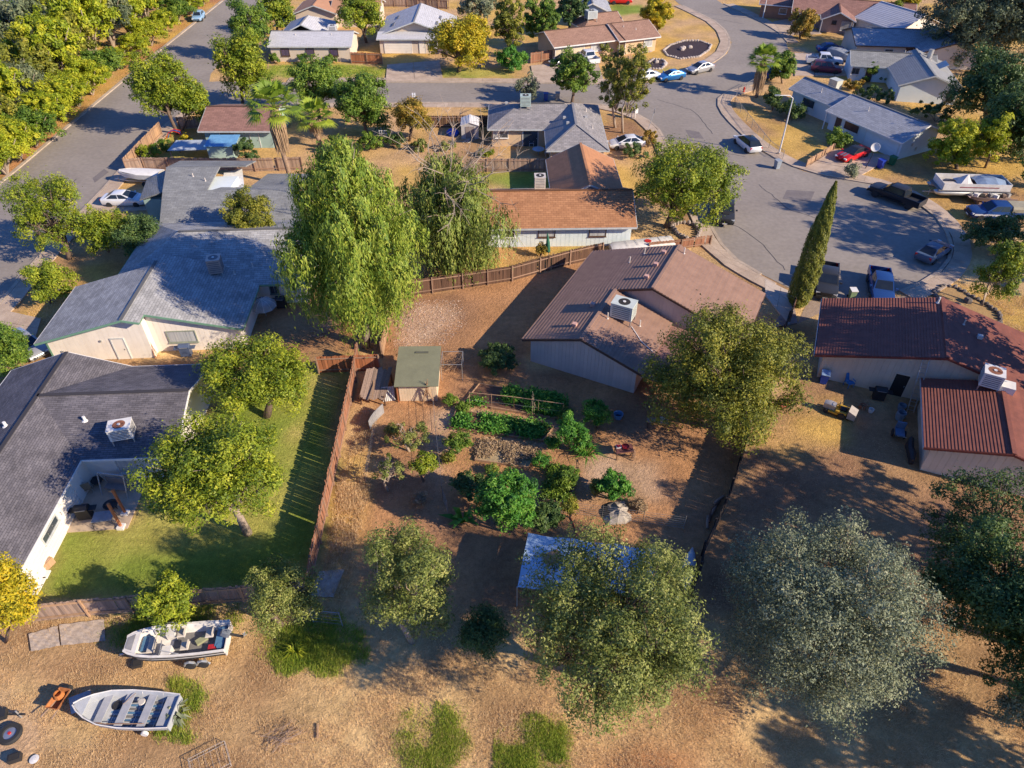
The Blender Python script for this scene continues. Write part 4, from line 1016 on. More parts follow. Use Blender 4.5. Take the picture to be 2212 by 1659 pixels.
TR('dark shaded bush beside the court, right edge', (2150, 545), (2150, 512), (66, 46), L_DARK, 7000, .26, nl=6, trunk=False, name='bush', cat='bush')
TR('feathery yellow tree by the pale garage wall', (2068, 365), (2062, 316), (56, 54), L_YELSUN, 8000, .3, nl=7)
TR('tall feathery yellow green tree right of the pale garage wall', (2128, 362), (2138, 300), (38, 56), L_YELSUN, 5000, .3, nl=6)
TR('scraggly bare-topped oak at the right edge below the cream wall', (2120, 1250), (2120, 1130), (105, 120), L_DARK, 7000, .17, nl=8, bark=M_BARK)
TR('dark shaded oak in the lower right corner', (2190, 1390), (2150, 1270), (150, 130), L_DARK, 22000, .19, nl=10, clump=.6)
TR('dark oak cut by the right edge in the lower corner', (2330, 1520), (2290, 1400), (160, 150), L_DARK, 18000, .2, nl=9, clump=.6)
TR('shaded grey shrub in the lower right corner', (2215, 1570), (2215, 1530), (50, 55), L_GREY, 5000, .15, nl=5, trunk=False, name='bush', cat='bush')
TR('dark blue green shrub under the field trees', (1040, 1405), (1040, 1365), (58, 50), L_DARK, 5500, .16, nl=6, trunk=False, name='bush', cat='bush')
# --- mid distance
TR('dense yellow green street tree beside the left road', (384, 290), (348, 193), (60, 86), L_YEL, 12000, .34, nl=9, clump=.9)
TR('smaller street tree leaning toward the brown roof by the left road', (392, 282), (412, 220), (34, 48), L_YEL, 5000, .34, nl=6, clump=.8)
TR('yellow green tree on the corner of the side road', (525, 232), (522, 150), (58, 74), L_YEL, 11000, .36, nl=9, clump=.9)
TR('dark green tree behind the corner tree', (560, 132), (540, 58), (42, 54), L_GRN, 7000, .4, nl=7, clump=.9)
TR('dense tree left of the pale roofed house at the top', (600, 75), (598, 25), (42, 36), L_YEL, 6000, .42, nl=7, clump=.9)
TR('reddish green tree on the street bank, left of the pair', (690, 258), (686, 186), (58, 58), L_GRN, 9500, .34, nl=8, clump=.8)
TR('reddish green tree on the street bank, right of the pair', (792, 292), (784, 226), (62, 70), L_GRN, 11500, .34, nl=8, clump=.8)
TR('small rounded olive orange tree beside the metal shed', (884, 305), (888, 252), (44, 42), L_RUST, 6500, .3, nl=6, clump=.7)
TR('bright yellow tree on the far verge', (990, 155), (996, 94), (70, 58), L_GOLD, 11000, .4, nl=9, clump=1.0)
TR('tree between the two pale roofed houses', (792, 92), (776, 34), (48, 42), L_YEL, 7000, .42, nl=7, clump=.9)
TR('grey green tree at the top beside the yellow tree', (1035, 62), (1030, 15), (48, 34), L_GREY, 6000, .42, nl=6)
TR('tall grey olive tree behind the green hedge', (1105, 125), (1098, 62), (36, 60), L_OLIVE, 6500, .4, nl=7)
TR('dark tree behind the tan house, left of two', (1165, 105), (1168, 42), (44, 54), L_GRN, 7500, .42, nl=7)
TR('dark tree behind the tan house, right of two', (1232, 75), (1230, 22), (48, 40), L_DARK, 7000, .42, nl=7)
TR('rounded glossy hedge bush on the far verge', (1108, 150), (1105, 126), (40, 24), L_VEG, 5000, .34, nl=5, trunk=False, name='bush', cat='bush')
TR('golden poplar at the end of the tan house', (1420, 82), (1418, 35), (32, 46), L_GOLD, 7000, .4, nl=6)
TR('sparse grey tree on the near verge beside the blue bin', (1142, 222), (1140, 188), (34, 34), L_GREY, 1900, .3, nl=5)
TR('dense green street tree in front of the white pickup', (1235, 224), (1238, 165), (52, 56), L_GRN, 9000, .36, nl=8)
TR('tall sparse olive street tree, left of the twin trunks', (1329, 276), (1332, 182), (44, 78), L_OLIVE, 5500, .3, nl=8, bark=M_BARKP)
TR('tall sparse olive street tree, right of the twin trunks', (1345, 287), (1368, 180), (42, 76), L_OLIVE, 5500, .3, nl=8, bark=M_BARKP)
TR('clipped dark juniper beside the blue roofed corner', (1690, 180), (1690, 146), (26, 36), L_GRN, 5000, .34, nl=6, clump=.5)
TR('dark corner shrub at the end of the long ranch house', (1668, 238), (1668, 214), (20, 26), L_DARK, 2500, .34, nl=5, trunk=False, name='bush', cat='bush')
TR('shaded shrub under the ranch house eave', (1712, 256), (1712, 240), (30, 18), L_DARK, 2600, .3, nl=5, trunk=False, name='bush', cat='bush')
TR('leafy shrub left of the red car', (1812, 312), (1812, 300), (30, 18), L_GRN, 2600, .3, nl=5, trunk=False, name='bush', cat='bush')
TR('orange tinted round tree by the taupe house', (1728, 84), (1735, 52), (32, 30), L_RUST, 5500, .36, nl=6)
TR('golden tree behind the taupe house', (1958, 45), (1956, 14), (26, 22), L_GOLD, 3500, .42, nl=5)
TR('thin yellow green tree at the side of the taupe house', (1924, 62), (1922, 44), (16, 26), L_YEL, 2200, .36, nl=4)
TR('round topiary tree in front of the pale blue house', (1884, 176), (1885, 150), (16, 15), L_GRN, 2600, .26, nl=3, clump=.35, bark=M_BARKP)
TR('small sage shrub beside the court driveway', (1838, 385), (1840, 368), (14, 16), L_GREY, 1600, .22, nl=4, trunk=False, name='bush', cat='bush')
TR('huge grey green oak overhanging the upper right corner', (2075, 135), (2100, 70), (108, 90), L_GREYD, 26000, .42, nl=14, clump=1.1, per=28)
TR('second large oak cut by the upper right corner', (2215, 150), (2225, 60), (90, 90), L_GREYD, 16000, .44, nl=11, clump=1.1)
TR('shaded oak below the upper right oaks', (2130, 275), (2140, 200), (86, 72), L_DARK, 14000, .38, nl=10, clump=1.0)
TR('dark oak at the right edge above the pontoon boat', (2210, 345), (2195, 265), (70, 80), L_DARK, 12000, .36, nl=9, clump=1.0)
TR('dark tree cut by the right edge beside the boats', (2300, 415), (2282, 345), (60, 70), L_GRN, 9000, .32, nl=8, clump=.9)
# --- trees standing right of the view whose shade falls into it
for i, (x, y, rx, h, lbl) in enumerate(((57, 57.5, 6.0, 15.0, 'tall oak right of the court outside the view'), (61, 52, 4.6, 14.5, 'slim tall oak far right of the court outside the view'), (41.5, 38.0, 4.4, 13.5, 'oak east of the maroon house outside the view'), (36.5, 22.5, 5.0, 13.0, 'large oak east of the back lot outside the view'), (31, 9.5, 5.0, 11.0, 'oak at the field edge outside the view'))):
    rg = np.random.default_rng(500 + i); e = empty('tree', (x, y, 0), 0, lbl, 'tree', 'oaks beyond the right edge')
    lb = lobes_for(rg, (0, 0, h * .66), rx, rx, h * .34, 8); limbs(rg, (0, 0, 0), (0, 0, h * .66), lb, .26).build('trunk', M_BARK, e, smooth=True)
    C, N, T, s, w, t = crown_leaves(rg, lb, 9000, .36, .8, 24); link('crown', leaf_mesh('crown', C, N, T, s, w, t, L_DARK), e)
# --- tall drooping eucalyptus and weeping willow
def droopy(label, base, ctr, half, m, n, leaf, bare=0, curtain=1.4, seed=3, nl=14, name='tree', top=.16):
    b = G(*base); rg = np.random.default_rng(seed); zc = zat(b.x, b.y, ctr[1]); dep = b.y * _c - (zc - CAM_H) * _s
    xc = (ctr[0] - CX) / FPX * dep; rx = half[0] * dep / FPX; d = math.sqrt(b.x ** 2 + b.y ** 2 + (CAM_H - zc) ** 2); E = math.asin((CAM_H - zc) / d)
    hb = half[1] * d / FPX; rz = math.sqrt(max(.3, hb ** 2 - (rx * math.sin(E)) ** 2)) / math.cos(E)
    TREE_LOG.append((label[:40], round(zc, 1), round(rx, 1), round(rz, 1)))
    e = empty(name, b, 0, label, 'tree'); c = (xc - b.x, 0, max(zc, rz * .95))
    lb = []
    for i in range(nl):
        h = -0.8 + 1.62 * i / (nl - 1); tp = 1.0; a = i * 2.4 + rg.uniform(-.4, .4); pw = float(np.interp(h, [-1, -.6, -.1, .3, .55, .85], [.4, .8, .95, .85, .6, top])); rr = rx * pw * rg.uniform(.35, .85)
        s = rg.uniform(.3, .52); lb.append(((c[0] + math.cos(a) * rr, c[1] + math.sin(a) * rr, c[2] + h * rz * .82), (rx * s * (.45 + .55 * pw), rx * s * (.45 + .55 * pw), rz * .2), .35 + pw))
    q = limbs(rg, (0, 0, 0), (c[0], c[1], c[2] + rz * .5), lb, .34)
    q.build('trunk', M_BARKP, e, smooth=True)
    C, N, T, s, w, t = crown_leaves(rg, lb, n, leaf, .55, 30, droop=curtain, aspect=.28, shell=.35, outb=1.0)
    ok = C[:, 2] > .15
    link('crown', leaf_mesh('crown', C[ok], N[ok], T[ok], s[ok], w[ok], t[ok], m), e)
    if bare:
        for k in range(bare):
            q = MB(); a = rg.uniform(0, 6.28); p = Vector((c[0], c[1], c[2] + rz * .2)); path = [p]; dr = Vector((math.cos(a) * .8, math.sin(a) * .8, .75)); 
            for j in range(6):
                dr = (dr + Vector(rg.normal(size=3)) * .35).normalized(); p = p + dr * rx * .26; path.append(p.copy())
            q.tube(path, [.07, .06, .05, .04, .03, .02, .012], 5)
            for j in range(2, 6):
                for _ in range(3):
                    d2 = (dr + Vector(rg.normal(size=3)) * .9).normalized(); s0 = path[j]
                    q.tube([s0, s0 + d2 * .6 + Vector((0, 0, .1)), s0 + d2 * 1.2], [.025, .015, .006], 4, cap=False)
            q.build('bare_branch', M_BARKP, e)
    return e
droopy('tall drooping eucalyptus with hanging foliage, centre left', (790, 748), (752, 510), (158, 234), L_WIL, 105000, .3, curtain=1.7, nl=40)
droopy('weeping willow with bare upper branches beyond the fence', (980, 580), (972, 450), (138, 142), L_WEEP, 46000, .34, bare=24, curtain=2.8, seed=8, nl=26, top=.35)
# --- roadside thicket left of the road: single shrubs and small trees
BUSH_PROTO = []
for i, m in enumerate((L_YELSUN, L_YELSUN, L_OLIVE, L_GRN, L_GREYD, L_YELSUN)):
    rg = np.random.default_rng(900 + i); lb = lobes_for(rg, (0, 0, 1.0), 1.0, 1.0, .9, (6, 8, 10, 7, 9, 12)[i], size=(.46, .38, .34, .44, .36, .3)[i])
    C, N, T, s, w, t = crown_leaves(rg, lb, 12000, .085, (.24, .2, .16, .22, .18, .15)[i], 40); C[:, 2] = np.maximum(C[:, 2], .02)
    q = MB()
    for k in range(6):
        a = k * 1.1; q.tube([(0, 0, -.02), (math.cos(a) * .25, math.sin(a) * .25, .6), (math.cos(a) * .7, math.sin(a) * .7, 1.35)], [.05, .035, .01], 5, cap=False)
    BUSH_PROTO.append((leaf_mesh('foliage', C, N, T, s, w, t, m), q.mesh('stem', M_BARKP)))
HEDGE = [(15, 360, 48, 'low'), (45, 330, 46, 'low'), (80, 300, 44, 'low'), (112, 270, 44, 'low'), (140, 242, 44, 'low'), (172, 215, 42, 'low'), (200, 192, 38, 'low'), (225, 168, 36, 'low'), (255, 138, 34, 'low'), (298, 108, 30, 'low'), (328, 88, 30, 'low'), (355, 66, 28, 'low'), (385, 42, 28, 'low'), (412, 22, 26, 'low'), (440, 2, 24, 'low'),
         (5, 300, 56, 'mid'), (25, 245, 54, 'mid'), (60, 225, 52, 'mid'), (95, 190, 55, 'mid'), (10, 190, 50, 'mid'), (130, 165, 62, 'tall'), (165, 130, 60, 'tall'), (205, 105, 58, 'tall'), (245, 82, 54, 'tall'), (285, 60, 50, 'tall'), (320, 38, 48, 'tall'), (350, 18, 46, 'tall'), (385, -4, 40, 'tall'), (90, 120, 56, 'tall'), (130, 80, 50, 'tall'), (180, 60, 50, 'tall'), (230, 34, 48, 'tall'), (275, 14, 44, 'tall'), (315, -6, 42, 'tall'), (20, 130, 52, 'dark'), (5, 85, 44, 'dark'), (45, 100, 46, 'dark')]
ORD = ['first', 'second', 'third', 'fourth', 'fifth', 'sixth', 'seventh', 'eighth', 'ninth', 'tenth', 'eleventh', 'twelfth', 'thirteenth', 'fourteenth', 'fifteenth', 'sixteenth', 'seventeenth', 'eighteenth', 'nineteenth']
cnt = {}
for i, (x, y, r, kd) in enumerate(HEDGE):
    b = G(x, y + r * .35); dep = b.y * _c + CAM_H * _s; rr = r * dep / FPX * rnd.uniform(1.1, 1.42); cnt[kd] = cnt.get(kd, 0) + 1
    pm, st = BUSH_PROTO[{'low': (0, 1, 3, 5, 1)[i % 5], 'mid': (2, 5, 4)[i % 3], 'tall': (5, 2, 1, 4, 0)[i % 5], 'dark': (3, 4)[i % 2]}[kd]]
    hz = {'low': .72, 'mid': .9, 'tall': 1.05, 'dark': 1.0}[kd] * rnd.uniform(.85, 1.15)
    what = {'low': 'low roadside bush at the kerb', 'mid': 'rounded bush in the thicket behind the kerb bushes', 'tall': 'tall feathery tree shrub in the roadside thicket', 'dark': 'dark green shrub near the highway'}[kd]
    e = empty('bush', b, 0, '%s, %s from the left' % (what, ORD[cnt[kd] - 1]), 'bush', 'bushes beside the left road')
    rz_ = rnd.uniform(0, 6.28)
    link('foliage', pm, e, rot=(0, 0, rz_), scale=(rr, rr * .95, rr * hz)); link('stem', st, e, rot=(0, 0, rz_), scale=(rr, rr, rr * hz))
# --- cypress
def cypress(label, base, top, wpx):
    b = G(*base); h = zat(b.x, b.y, top[1]); rg = np.random.default_rng(5); dep = b.y * _c + (CAM_H - h / 2) * _s; rx = wpx * dep / FPX
    e = empty('cypress_tree', b, 0, label, 'tree'); MB().tube([(0, 0, -.1), (0, 0, h * .9)], [.2, .03], 7).build('trunk', M_BARK, e)
    n = 24000; z = rg.random(n) ** .9 * h; f = z / h; prof = rx * np.interp(f, [0, .06, .3, .6, .9, 1], [.55, .95, 1, .78, .34, .05]); a = rg.random(n) * 6.283
    lump = 1 + .13 * np.sin(a * 5 + z * 2.1) * np.sin(z * 3.3 + a * 2); rad = prof * (.78 + .26 * rg.random(n)) * lump
    C = np.stack([np.cos(a) * rad, np.sin(a) * rad, z], 1); D = np.stack([np.cos(a), np.sin(a), np.full(n, .35)], 1); N = unit(D + rg.normal(size=C.shape) * .5)
    T = np.stack([np.cos(a) * .3, np.sin(a) * .3, np.ones(n)], 1) + rg.normal(size=C.shape) * .25
    s = .2 * (.7 + .6 * rg.random(n)); tn = .2 + .5 * rg.random(n) + .15 * np.sin(a * 7 + z)
    link('crown', leaf_mesh('crown', C, N, T, s, s * .35, tn, L_OLIVE), e)
cypress('tall narrow cypress standing beside the court drive', (1722, 658), (1796, 393), 26)
# --- palms
M_PTRUNK = mat('palm_trunk', (.36, .25, .17), .95, (.22, .14, .09), scale=3, bump=.8, stretch=(1, 1, 6))
M_THATCH = mat('palm_thatch', (.42, .29, .17), .95, (.26, .17, .10), scale=4, stretch=(5, 5, .6))
L_PALM = leaf_mat('palm_leaf', [(.08, .15, .015), (.17, .26, .025), (.32, .40, .04), (.52, .48, .07)])
def palm(label, base, crown_y, fr, seed, skirt=2.4, nf=34, tr=.26):
    b = G(*base); h = zat(b.x, b.y, crown_y); rg = np.random.default_rng(seed); e = empty('palm_tree', b, 0, label, 'tree', 'fan palms')
    TREE_LOG.append((label[:30], round(h, 1)))
    path = [(0, 0, -.1)] + [(.12 * math.sin(k), .1 * math.cos(k * 1.3), h * k / 8) for k in range(1, 9)]
    MB().tube(path, [tr * 1.35] + [tr] * 7 + [tr * .9], 10).build('trunk', M_PTRUNK, e, smooth=True)
    q = MB()
    for k in range(150):
        a = rg.uniform(0, 6.28); z1 = h - rg.uniform(0, .5); L = skirt * rg.uniform(.6, 1.1); r1 = tr + .1; r2 = tr + rg.uniform(.25, .62)
        q.tube([(math.cos(a) * r1, math.sin(a) * r1, z1), (math.cos(a) * r2, math.sin(a) * r2, z1 - L * .5), (math.cos(a + .2) * r2 * .9, math.sin(a + .2) * r2 * .9, z1 - L)], [.06, .05, .015], 4, cap=False)
    q.build('dead_frond_skirt', M_THATCH, e)
    for k in range(nf):
        a = k * 2.4 + rg.uniform(-.2, .2); el = 1.3 - 1.65 * k / nf; sl = fr * .55; d = Vector((math.cos(a) * math.cos(el), math.sin(a) * math.cos(el), math.sin(el)))
        o = Vector((0, 0, h)); tip = o + d * sl; V, F = [], []
        q = MB(); q.tube([o, o + d * sl * .5 + Vector((0, 0, .08)), tip], [.035, .03, .02], 4)
        side = d.cross(Vector((0, 0, 1))).normalized(); upv = side.cross(d).normalized(); nb = 17; tn = []
        for j in range(nb):
            th = -1.45 + 2.9 * j / (nb - 1); dd = (d * math.cos(th) + side * math.sin(th)).normalized(); wv = (side * math.cos(th) - d * math.sin(th)).normalized() * fr * .062
            Lb = fr * .55 * (1 - .12 * abs(th)); m1 = tip + dd * Lb * .55 + upv * .03; m2 = tip + dd * Lb + Vector((0, 0, -Lb * (.12 + .22 * rg.random())))
            q.add([tip, m1 + wv * .5, m2, m1 - wv * .5], [(0, 1, 2, 3)])
        me = q.mesh('frond', L_PALM); at = me.attributes.new('tint', 'FLOAT', 'FACE')
        b0 = .15 + .45 * rg.random() + (.2 if k > nf * .86 else 0)
        at.data.foreach_set('value', [min(1, b0 + .15 * rg.random()) for _ in me.polygons]); link('frond', me, e)
palm('tall fan palm with thick brown skirt of dead fronds', (628, 402), 234, 3.2, 4, 4.4, 26)
palm('shorter fan palm behind the tall skirted palm', (690, 318), 254, 2.7, 6, 1.6, 22)
palm('fan palm with shaggy trunk on the corner by the hydrant', (1633, 210), 131, 2.5, 9, 4.0, 30, .22)
# ------------------------------------------------------------------ fences
WD_DARK = mat('wood_dark', (.14, .075, .045), .9, (.085, .045, .03), scale=2, rand=.3, stretch=(4, 4, .5))
WD_GREY = mat('wood_grey_brown', (.37, .26, .19), .9, (.25, .17, .125), scale=2, rand=.28, stretch=(4, 4, .5))
WD_RED = mat('wood_red', (.40, .155, .065), .9, (.28, .10, .045), scale=2, rand=.25, stretch=(4, 4, .5))
WD_RUST = mat('wood_rust', (.34, .155, .085), .9, (.22, .10, .06), scale=2, rand=.25, stretch=(4, 4, .5))
WD_TAN = mat('wood_tan', (.42, .26, .15), .9, (.31, .19, .11), scale=2, rand=.25, stretch=(4, 4, .5))
WD_RAIL = mat('wood_rail', (.34, .21, .14), .9, (.24, .15, .10), scale=2, rand=.15)
WD_BLACK = mat('wood_black', (.045, .035, .032), .9, (.03, .024, .022), scale=2, rand=.3)
def fence(label, px, h, m, bw=.15, side=-1, post=2.4, post_m=None, rails=2, world=None, lean=.03, grp=None, railw=.09):
    pts = [Vector(G(*p)) for p in px]; o = pts[0]
    root = empty('fence', o, 0, label, 'fence', grp)
    ml = []
    for k in range(3):
        q = MB(); hh = h + (-.03, 0, .025)[k]
        q.add([(-bw * .492, -.011, .03), (bw * .492, -.011, .03), (bw * .492, .011, .03), (-bw * .492, .011, .03), (-bw * .492, -.011, hh - .03), (bw * .492, -.011, hh - .03), (bw * .492, .011, hh - .03), (-bw * .492, .011, hh - .03), (-bw * .25, -.011, hh), (bw * .25, -.011, hh), (bw * .25, .011, hh), (-bw * .25, .011, hh)],
              [(3, 2, 1, 0), (0, 1, 5, 4), (1, 2, 6, 5), (2, 3, 7, 6), (3, 0, 4, 7), (4, 5, 9, 8), (6, 7, 11, 10), (5, 6, 10, 9), (7, 4, 8, 11), (8, 9, 10, 11)])
        ml.append(q.mesh('picket', m))
    pm = post_m or WD_RAIL; q = MB().box((0, 0, h / 2), (.1, .1, h + .02)); pmesh = q.mesh('post', pm)
    for a, b in zip(pts[:-1], pts[1:]):
        d = b - a; L = d.length; ang = math.atan2(d.y, d.x); u = d / L; n = Vector((-u.y, u.x, 0)) * side
        k = int(L / bw)
        for i in range(k):
            if rnd.random() < .012: continue
            p = a + u * ((i + .5) * L / k) - o
            link('picket', ml[rnd.randrange(3)], root, p, (rnd.gauss(0, lean * .5), rnd.gauss(0, lean * .25), ang))
        np_ = max(1, round(L / post))
        for i in range(np_ + 1):
            link('post', pmesh, root, a + u * (i * L / np_) + n * .075 - o, (0, rnd.gauss(0, .01), ang))
        for z in ([h * .2, h * .86] if rails == 2 else [h * .15, h * .5, h * .88])[:rails]:
            MB().bar(a + n * .045 + Vector((0, 0, z)) - o, b + n * .045 + Vector((0, 0, z)) - o, .045, railw).build('rail', pm, root)
    return root
fence('dark brown board fence with rails below the willow yard', [(868, 642), (1000, 623), (1106, 607), (1166, 590), (1230, 572), (1300, 556)], 1.65, WD_DARK, .16)
fence('dark brown fence end beside the court footpath', [(1400, 545), (1470, 538), (1533, 529)], 1.1, WD_RUST, .16)
fence('long rust brown fence running down between lawn and garden', [(775, 778), (768, 826), (733, 988), (705, 1115), (678, 1239), (672, 1275)], 1.75, WD_RUST, .15, side=1, lean=.035)
fence('orange sunlit plank fence behind the lawn corner', [(690, 806), (768, 803), (822, 801)], 1.65, WD_RED, .2)
fence('weathered board fence along the bottom of the lawn', [(55, 1345), (195, 1329), (291, 1322), (405, 1309), (530, 1300), (668, 1274)], 1.6, WD_GREY, .17, side=-1, post_m=WD_TAN, railw=.12)
fence('tan fence along the left road footpath', [(275, 373), (312, 332), (350, 292)], 1.7, WD_TAN, .19, side=-1)
fence('weathered fence behind the light grey roof', [(276, 373), (315, 368), (420, 369), (553, 370), (655, 367)], 1.6, WD_GREY, .19)
fence('pale fence by the street tree and brown roof', [(388, 279), (432, 277)], 1.6, WD_GREY, .2)
fence('dark shaded fence between the patio and the green back yard', [(1005, 371), (1100, 371), (1192, 371)], 1.6, WD_GREY, .2)
fence('brown fence behind the metal shed', [(912, 276), (990, 276), (1054, 275)], 1.6, WD_DARK, .24)
fence('red fence between the two pale roofed houses', [(760, 137), (827, 139)], 1.7, WD_RED, .26)
fence('brown gate fence left of the tan house garage', [(1146, 137), (1192, 130)], 1.6, WD_RUST, .26)
fence('black weathered fence between the garden and the right lot', [(1712, 672), (1660, 800), (1611, 962), (1578, 1066), (1563, 1108), (1518, 1201), (1510, 1245), (1492, 1300)], 1.45, WD_BLACK, .2, side=-1, post_m=WD_BLACK, lean=.03)
fence('low tan plank fence beside the red car', [(1739, 362), (1798, 326)], .95, WD_TAN, .2)
fence('pale plank fence beside the eucalyptus trunk', [(828, 772), (834, 735), (842, 700)], 1.6, WD_TAN, .18, side=1)
fence('short rust fence at the foot of the cypress', [(1703, 697), (1722, 640)], 1.2, WD_RUST, .2)
fence('brown fence at the top edge left of the dark trees', [(825, 14), (880, 15), (970, 20)], 1.7, WD_GREY, .3)
fence('fence at the back of the orange roofed yard, beside the wall', [(1344, 529), (1352, 492)], 1.6, WD_RUST, .2)
M_WIRE = mat('wire_grey', (.34, .33, .31), .6, (.25, .24, .23), metal=.4)
def wire_fence(label, px, h, m=None, post=2.4, wires=6, rail=True, r=.03, pm=None, name='wire_fence', dia=False):
    m = m or M_WIRE; pts = [Vector(G(*p)) for p in px]; o = pts[0]; root = empty(name, o, 0, label, 'fence')
    for a, b in zip(pts[:-1], pts[1:]):
        d = b - a; k = max(1, round(d.length / post))
        for i in range(k + 1): MB().cyl(a + d * (i / k) - o, r, h + .05, 6).build('post', pm or m, root)
        if rail: MB().bar(a - o + Vector((0, 0, h)), b - o + Vector((0, 0, h)), .035).build('top_rail', pm or m, root)
        q = MB()
        for j in range(wires): z = h * (j + .5) / wires; q.bar(a - o + Vector((0, 0, z)), b - o + Vector((0, 0, z)), .012)
        if dia:
            n = int(d.length / .3)
            for i in range(n):
                p = a + d * (i / n) - o; q.bar(p, p + Vector((0, 0, h)), .01)
        w = q.build('wire_mesh', m, root); w['kind'] = 'stuff'
    return root
wire_fence('chain link fence along the footpath of the ranch house', [(1628, 186), (1592, 205), (1586, 228), (1612, 262), (1660, 322), (1690, 345)], 1.1, dia=True)
wire_fence('wire garden fence with posts left of the vegetable beds', [(936, 870), (942, 940), (950, 1010), (957, 1080), (968, 1110)], 1.3, pm=WD_GREY, wires=4, rail=False, r=.022)
wire_fence('wire pen fence at the lower end of the garden', [(1213, 1108), (1300, 1118), (1388, 1130), (1476, 1142)], 1.2, wires=6, dia=False, rail=False, r=.022)
wire_fence('metal gate frame at the shaded lower corner of the garden', [(678, 1345), (740, 1352)], 1.3, mat('galv_blue', (.38, .41, .46), .4, metal=.6), wires=4)
wire_fence('trellis wire frame over the green vegetable bed', [(1015, 880), (1110, 890), (1215, 905)], 1.5, pm=WD_TAN, wires=1, post=1.7, r=.02)
wire_fence('low wire fence along the dry strip', [(815, 905), (800, 990), (790, 1045)], 1.0, pm=WD_DARK, wires=4, r=.02, rail=False)
# ------------------------------------------------------------------ vehicles
M_TYRE = mat('tyre', (.03, .03, .032), .85)
M_RIM = mat('rim', (.55, .56, .58), .3, (.45, .46, .48), metal=.7)
M_CGLASS = mat('car_glass', (.02, .028, .038), .06, (.015, .02, .03), spec=.5)
M_HEAD = mat('headlight', (.75, .78, .80), .1, spec=.8)
M_TAIL = mat('taillight', (.45, .02, .02), .2)
M_BLK = mat('plastic_black', (.03, .03, .032), .6)
def paint(name, c, metal=.15): return mat('paint_' + name, c, .3, tuple(q * .92 for q in c), scale=.5, metal=metal if max(c) > .2 else 0, coat=.4 if max(c) > .2 else .12, spec=.4 if max(c) > .2 else .2)
def ring(x, zb, zt, w, t=.7):
    return [(x, -w * .88, zb), (x, -w, zb + .2), (x, -w, zt - .16), (x, -w * .94, zt - .04), (x, -w * t, zt), (x, w * t, zt), (x, w * .94, zt - .04), (x, w, zt - .16), (x, w, zb + .2), (x, w * .88, zb)]
def wheels(e, xs, w, r=.33, wd=.22, rim=None):
    for x in xs:
        for s in (-1, 1):
            y = s * (w - wd / 2 + .02)
            t = MB().lathe((0, 0, 0), [(r * .62, -wd / 2), (r * .92, -wd / 2), (r, -wd * .3), (r, wd * .3), (r * .92, wd / 2), (r * .62, wd / 2)], 14).build('wheel', M_TYRE, e, (x, y, r), (R(90), 0, 0), smooth='auto')
            MB().lathe((0, 0, 0), [(r * .64, -wd * .4), (r * .6, wd * .42), (r * .2, wd * .36)] if s < 0 else [(r * .2, -wd * .36), (r * .6, -wd * .42), (r * .64, wd * .4)], 10).build('rim', rim or M_RIM, t)
def cabin(e, xb0, xr0, xr1, xb1, zb, zr, wb, wr, body, roofm=None, split=None):
    """greenhouse: xb0 rear base, xr0 rear of roof, xr1 front of roof, xb1 windscreen base"""
    b = [(xb0, -wb, zb), (xb1, -wb, zb), (xb1, wb, zb), (xb0, wb, zb)]; t = [(xr0, -wr, zr), (xr1, -wr, zr), (xr1, wr, zr), (xr0, wr, zr)]
    xm = (xr0 + xr1) / 2; tc = [(xr0 + .12, -wr * .8, zr + .045), (xr1 - .12, -wr * .8, zr + .045), (xr1 - .12, wr * .8, zr + .045), (xr0 + .12, wr * .8, zr + .045)]
    q = MB().add(b + t, [(0, 1, 5, 4), (1, 2, 6, 5), (2, 3, 7, 6), (3, 0, 4, 7)]); q.add(t + tc, [(0, 1, 5, 4), (1, 2, 6, 5), (2, 3, 7, 6), (3, 0, 4, 7), (4, 5, 6, 7)])
    q.build('cabin', [roofm or body], e, smooth='auto')
    V = [Vector(p) for p in b + t]
    def pane(a, bb, c, d, nm, i0=.06, i1=.94, v0=.1, v1=.9):
        a, bb, c, d = V[a], V[bb], V[c], V[d]; n = (bb - a).cross(d - a).normalized() * .012
        f = lambda u, v: (a * (1 - u) + bb * u) * (1 - v) + (d * (1 - u) + c * u) * v + n
        p = [f(i0, v0), f(i1, v0), f(i1, v1), f(i0, v1)]
        MB().add(p + [x - n * 1.6 for x in p], [(0, 1, 2, 3), (7, 6, 5, 4), (0, 4, 5, 1), (1, 5, 6, 2), (2, 6, 7, 3), (3, 7, 4, 0)]).build(nm, M_CGLASS, e)
    pane(1, 2, 6, 5, 'windscreen'); pane(3, 0, 4, 7, 'rear_window')
    ks = split or [(.1, .5), (.54, .9)]
    for u0, u1 in ks: pane(0, 1, 5, 4, 'side_window', u0, u1, .12, .88); pane(2, 3, 7, 6, 'side_window', 1 - u1, 1 - u0, .12, .88)
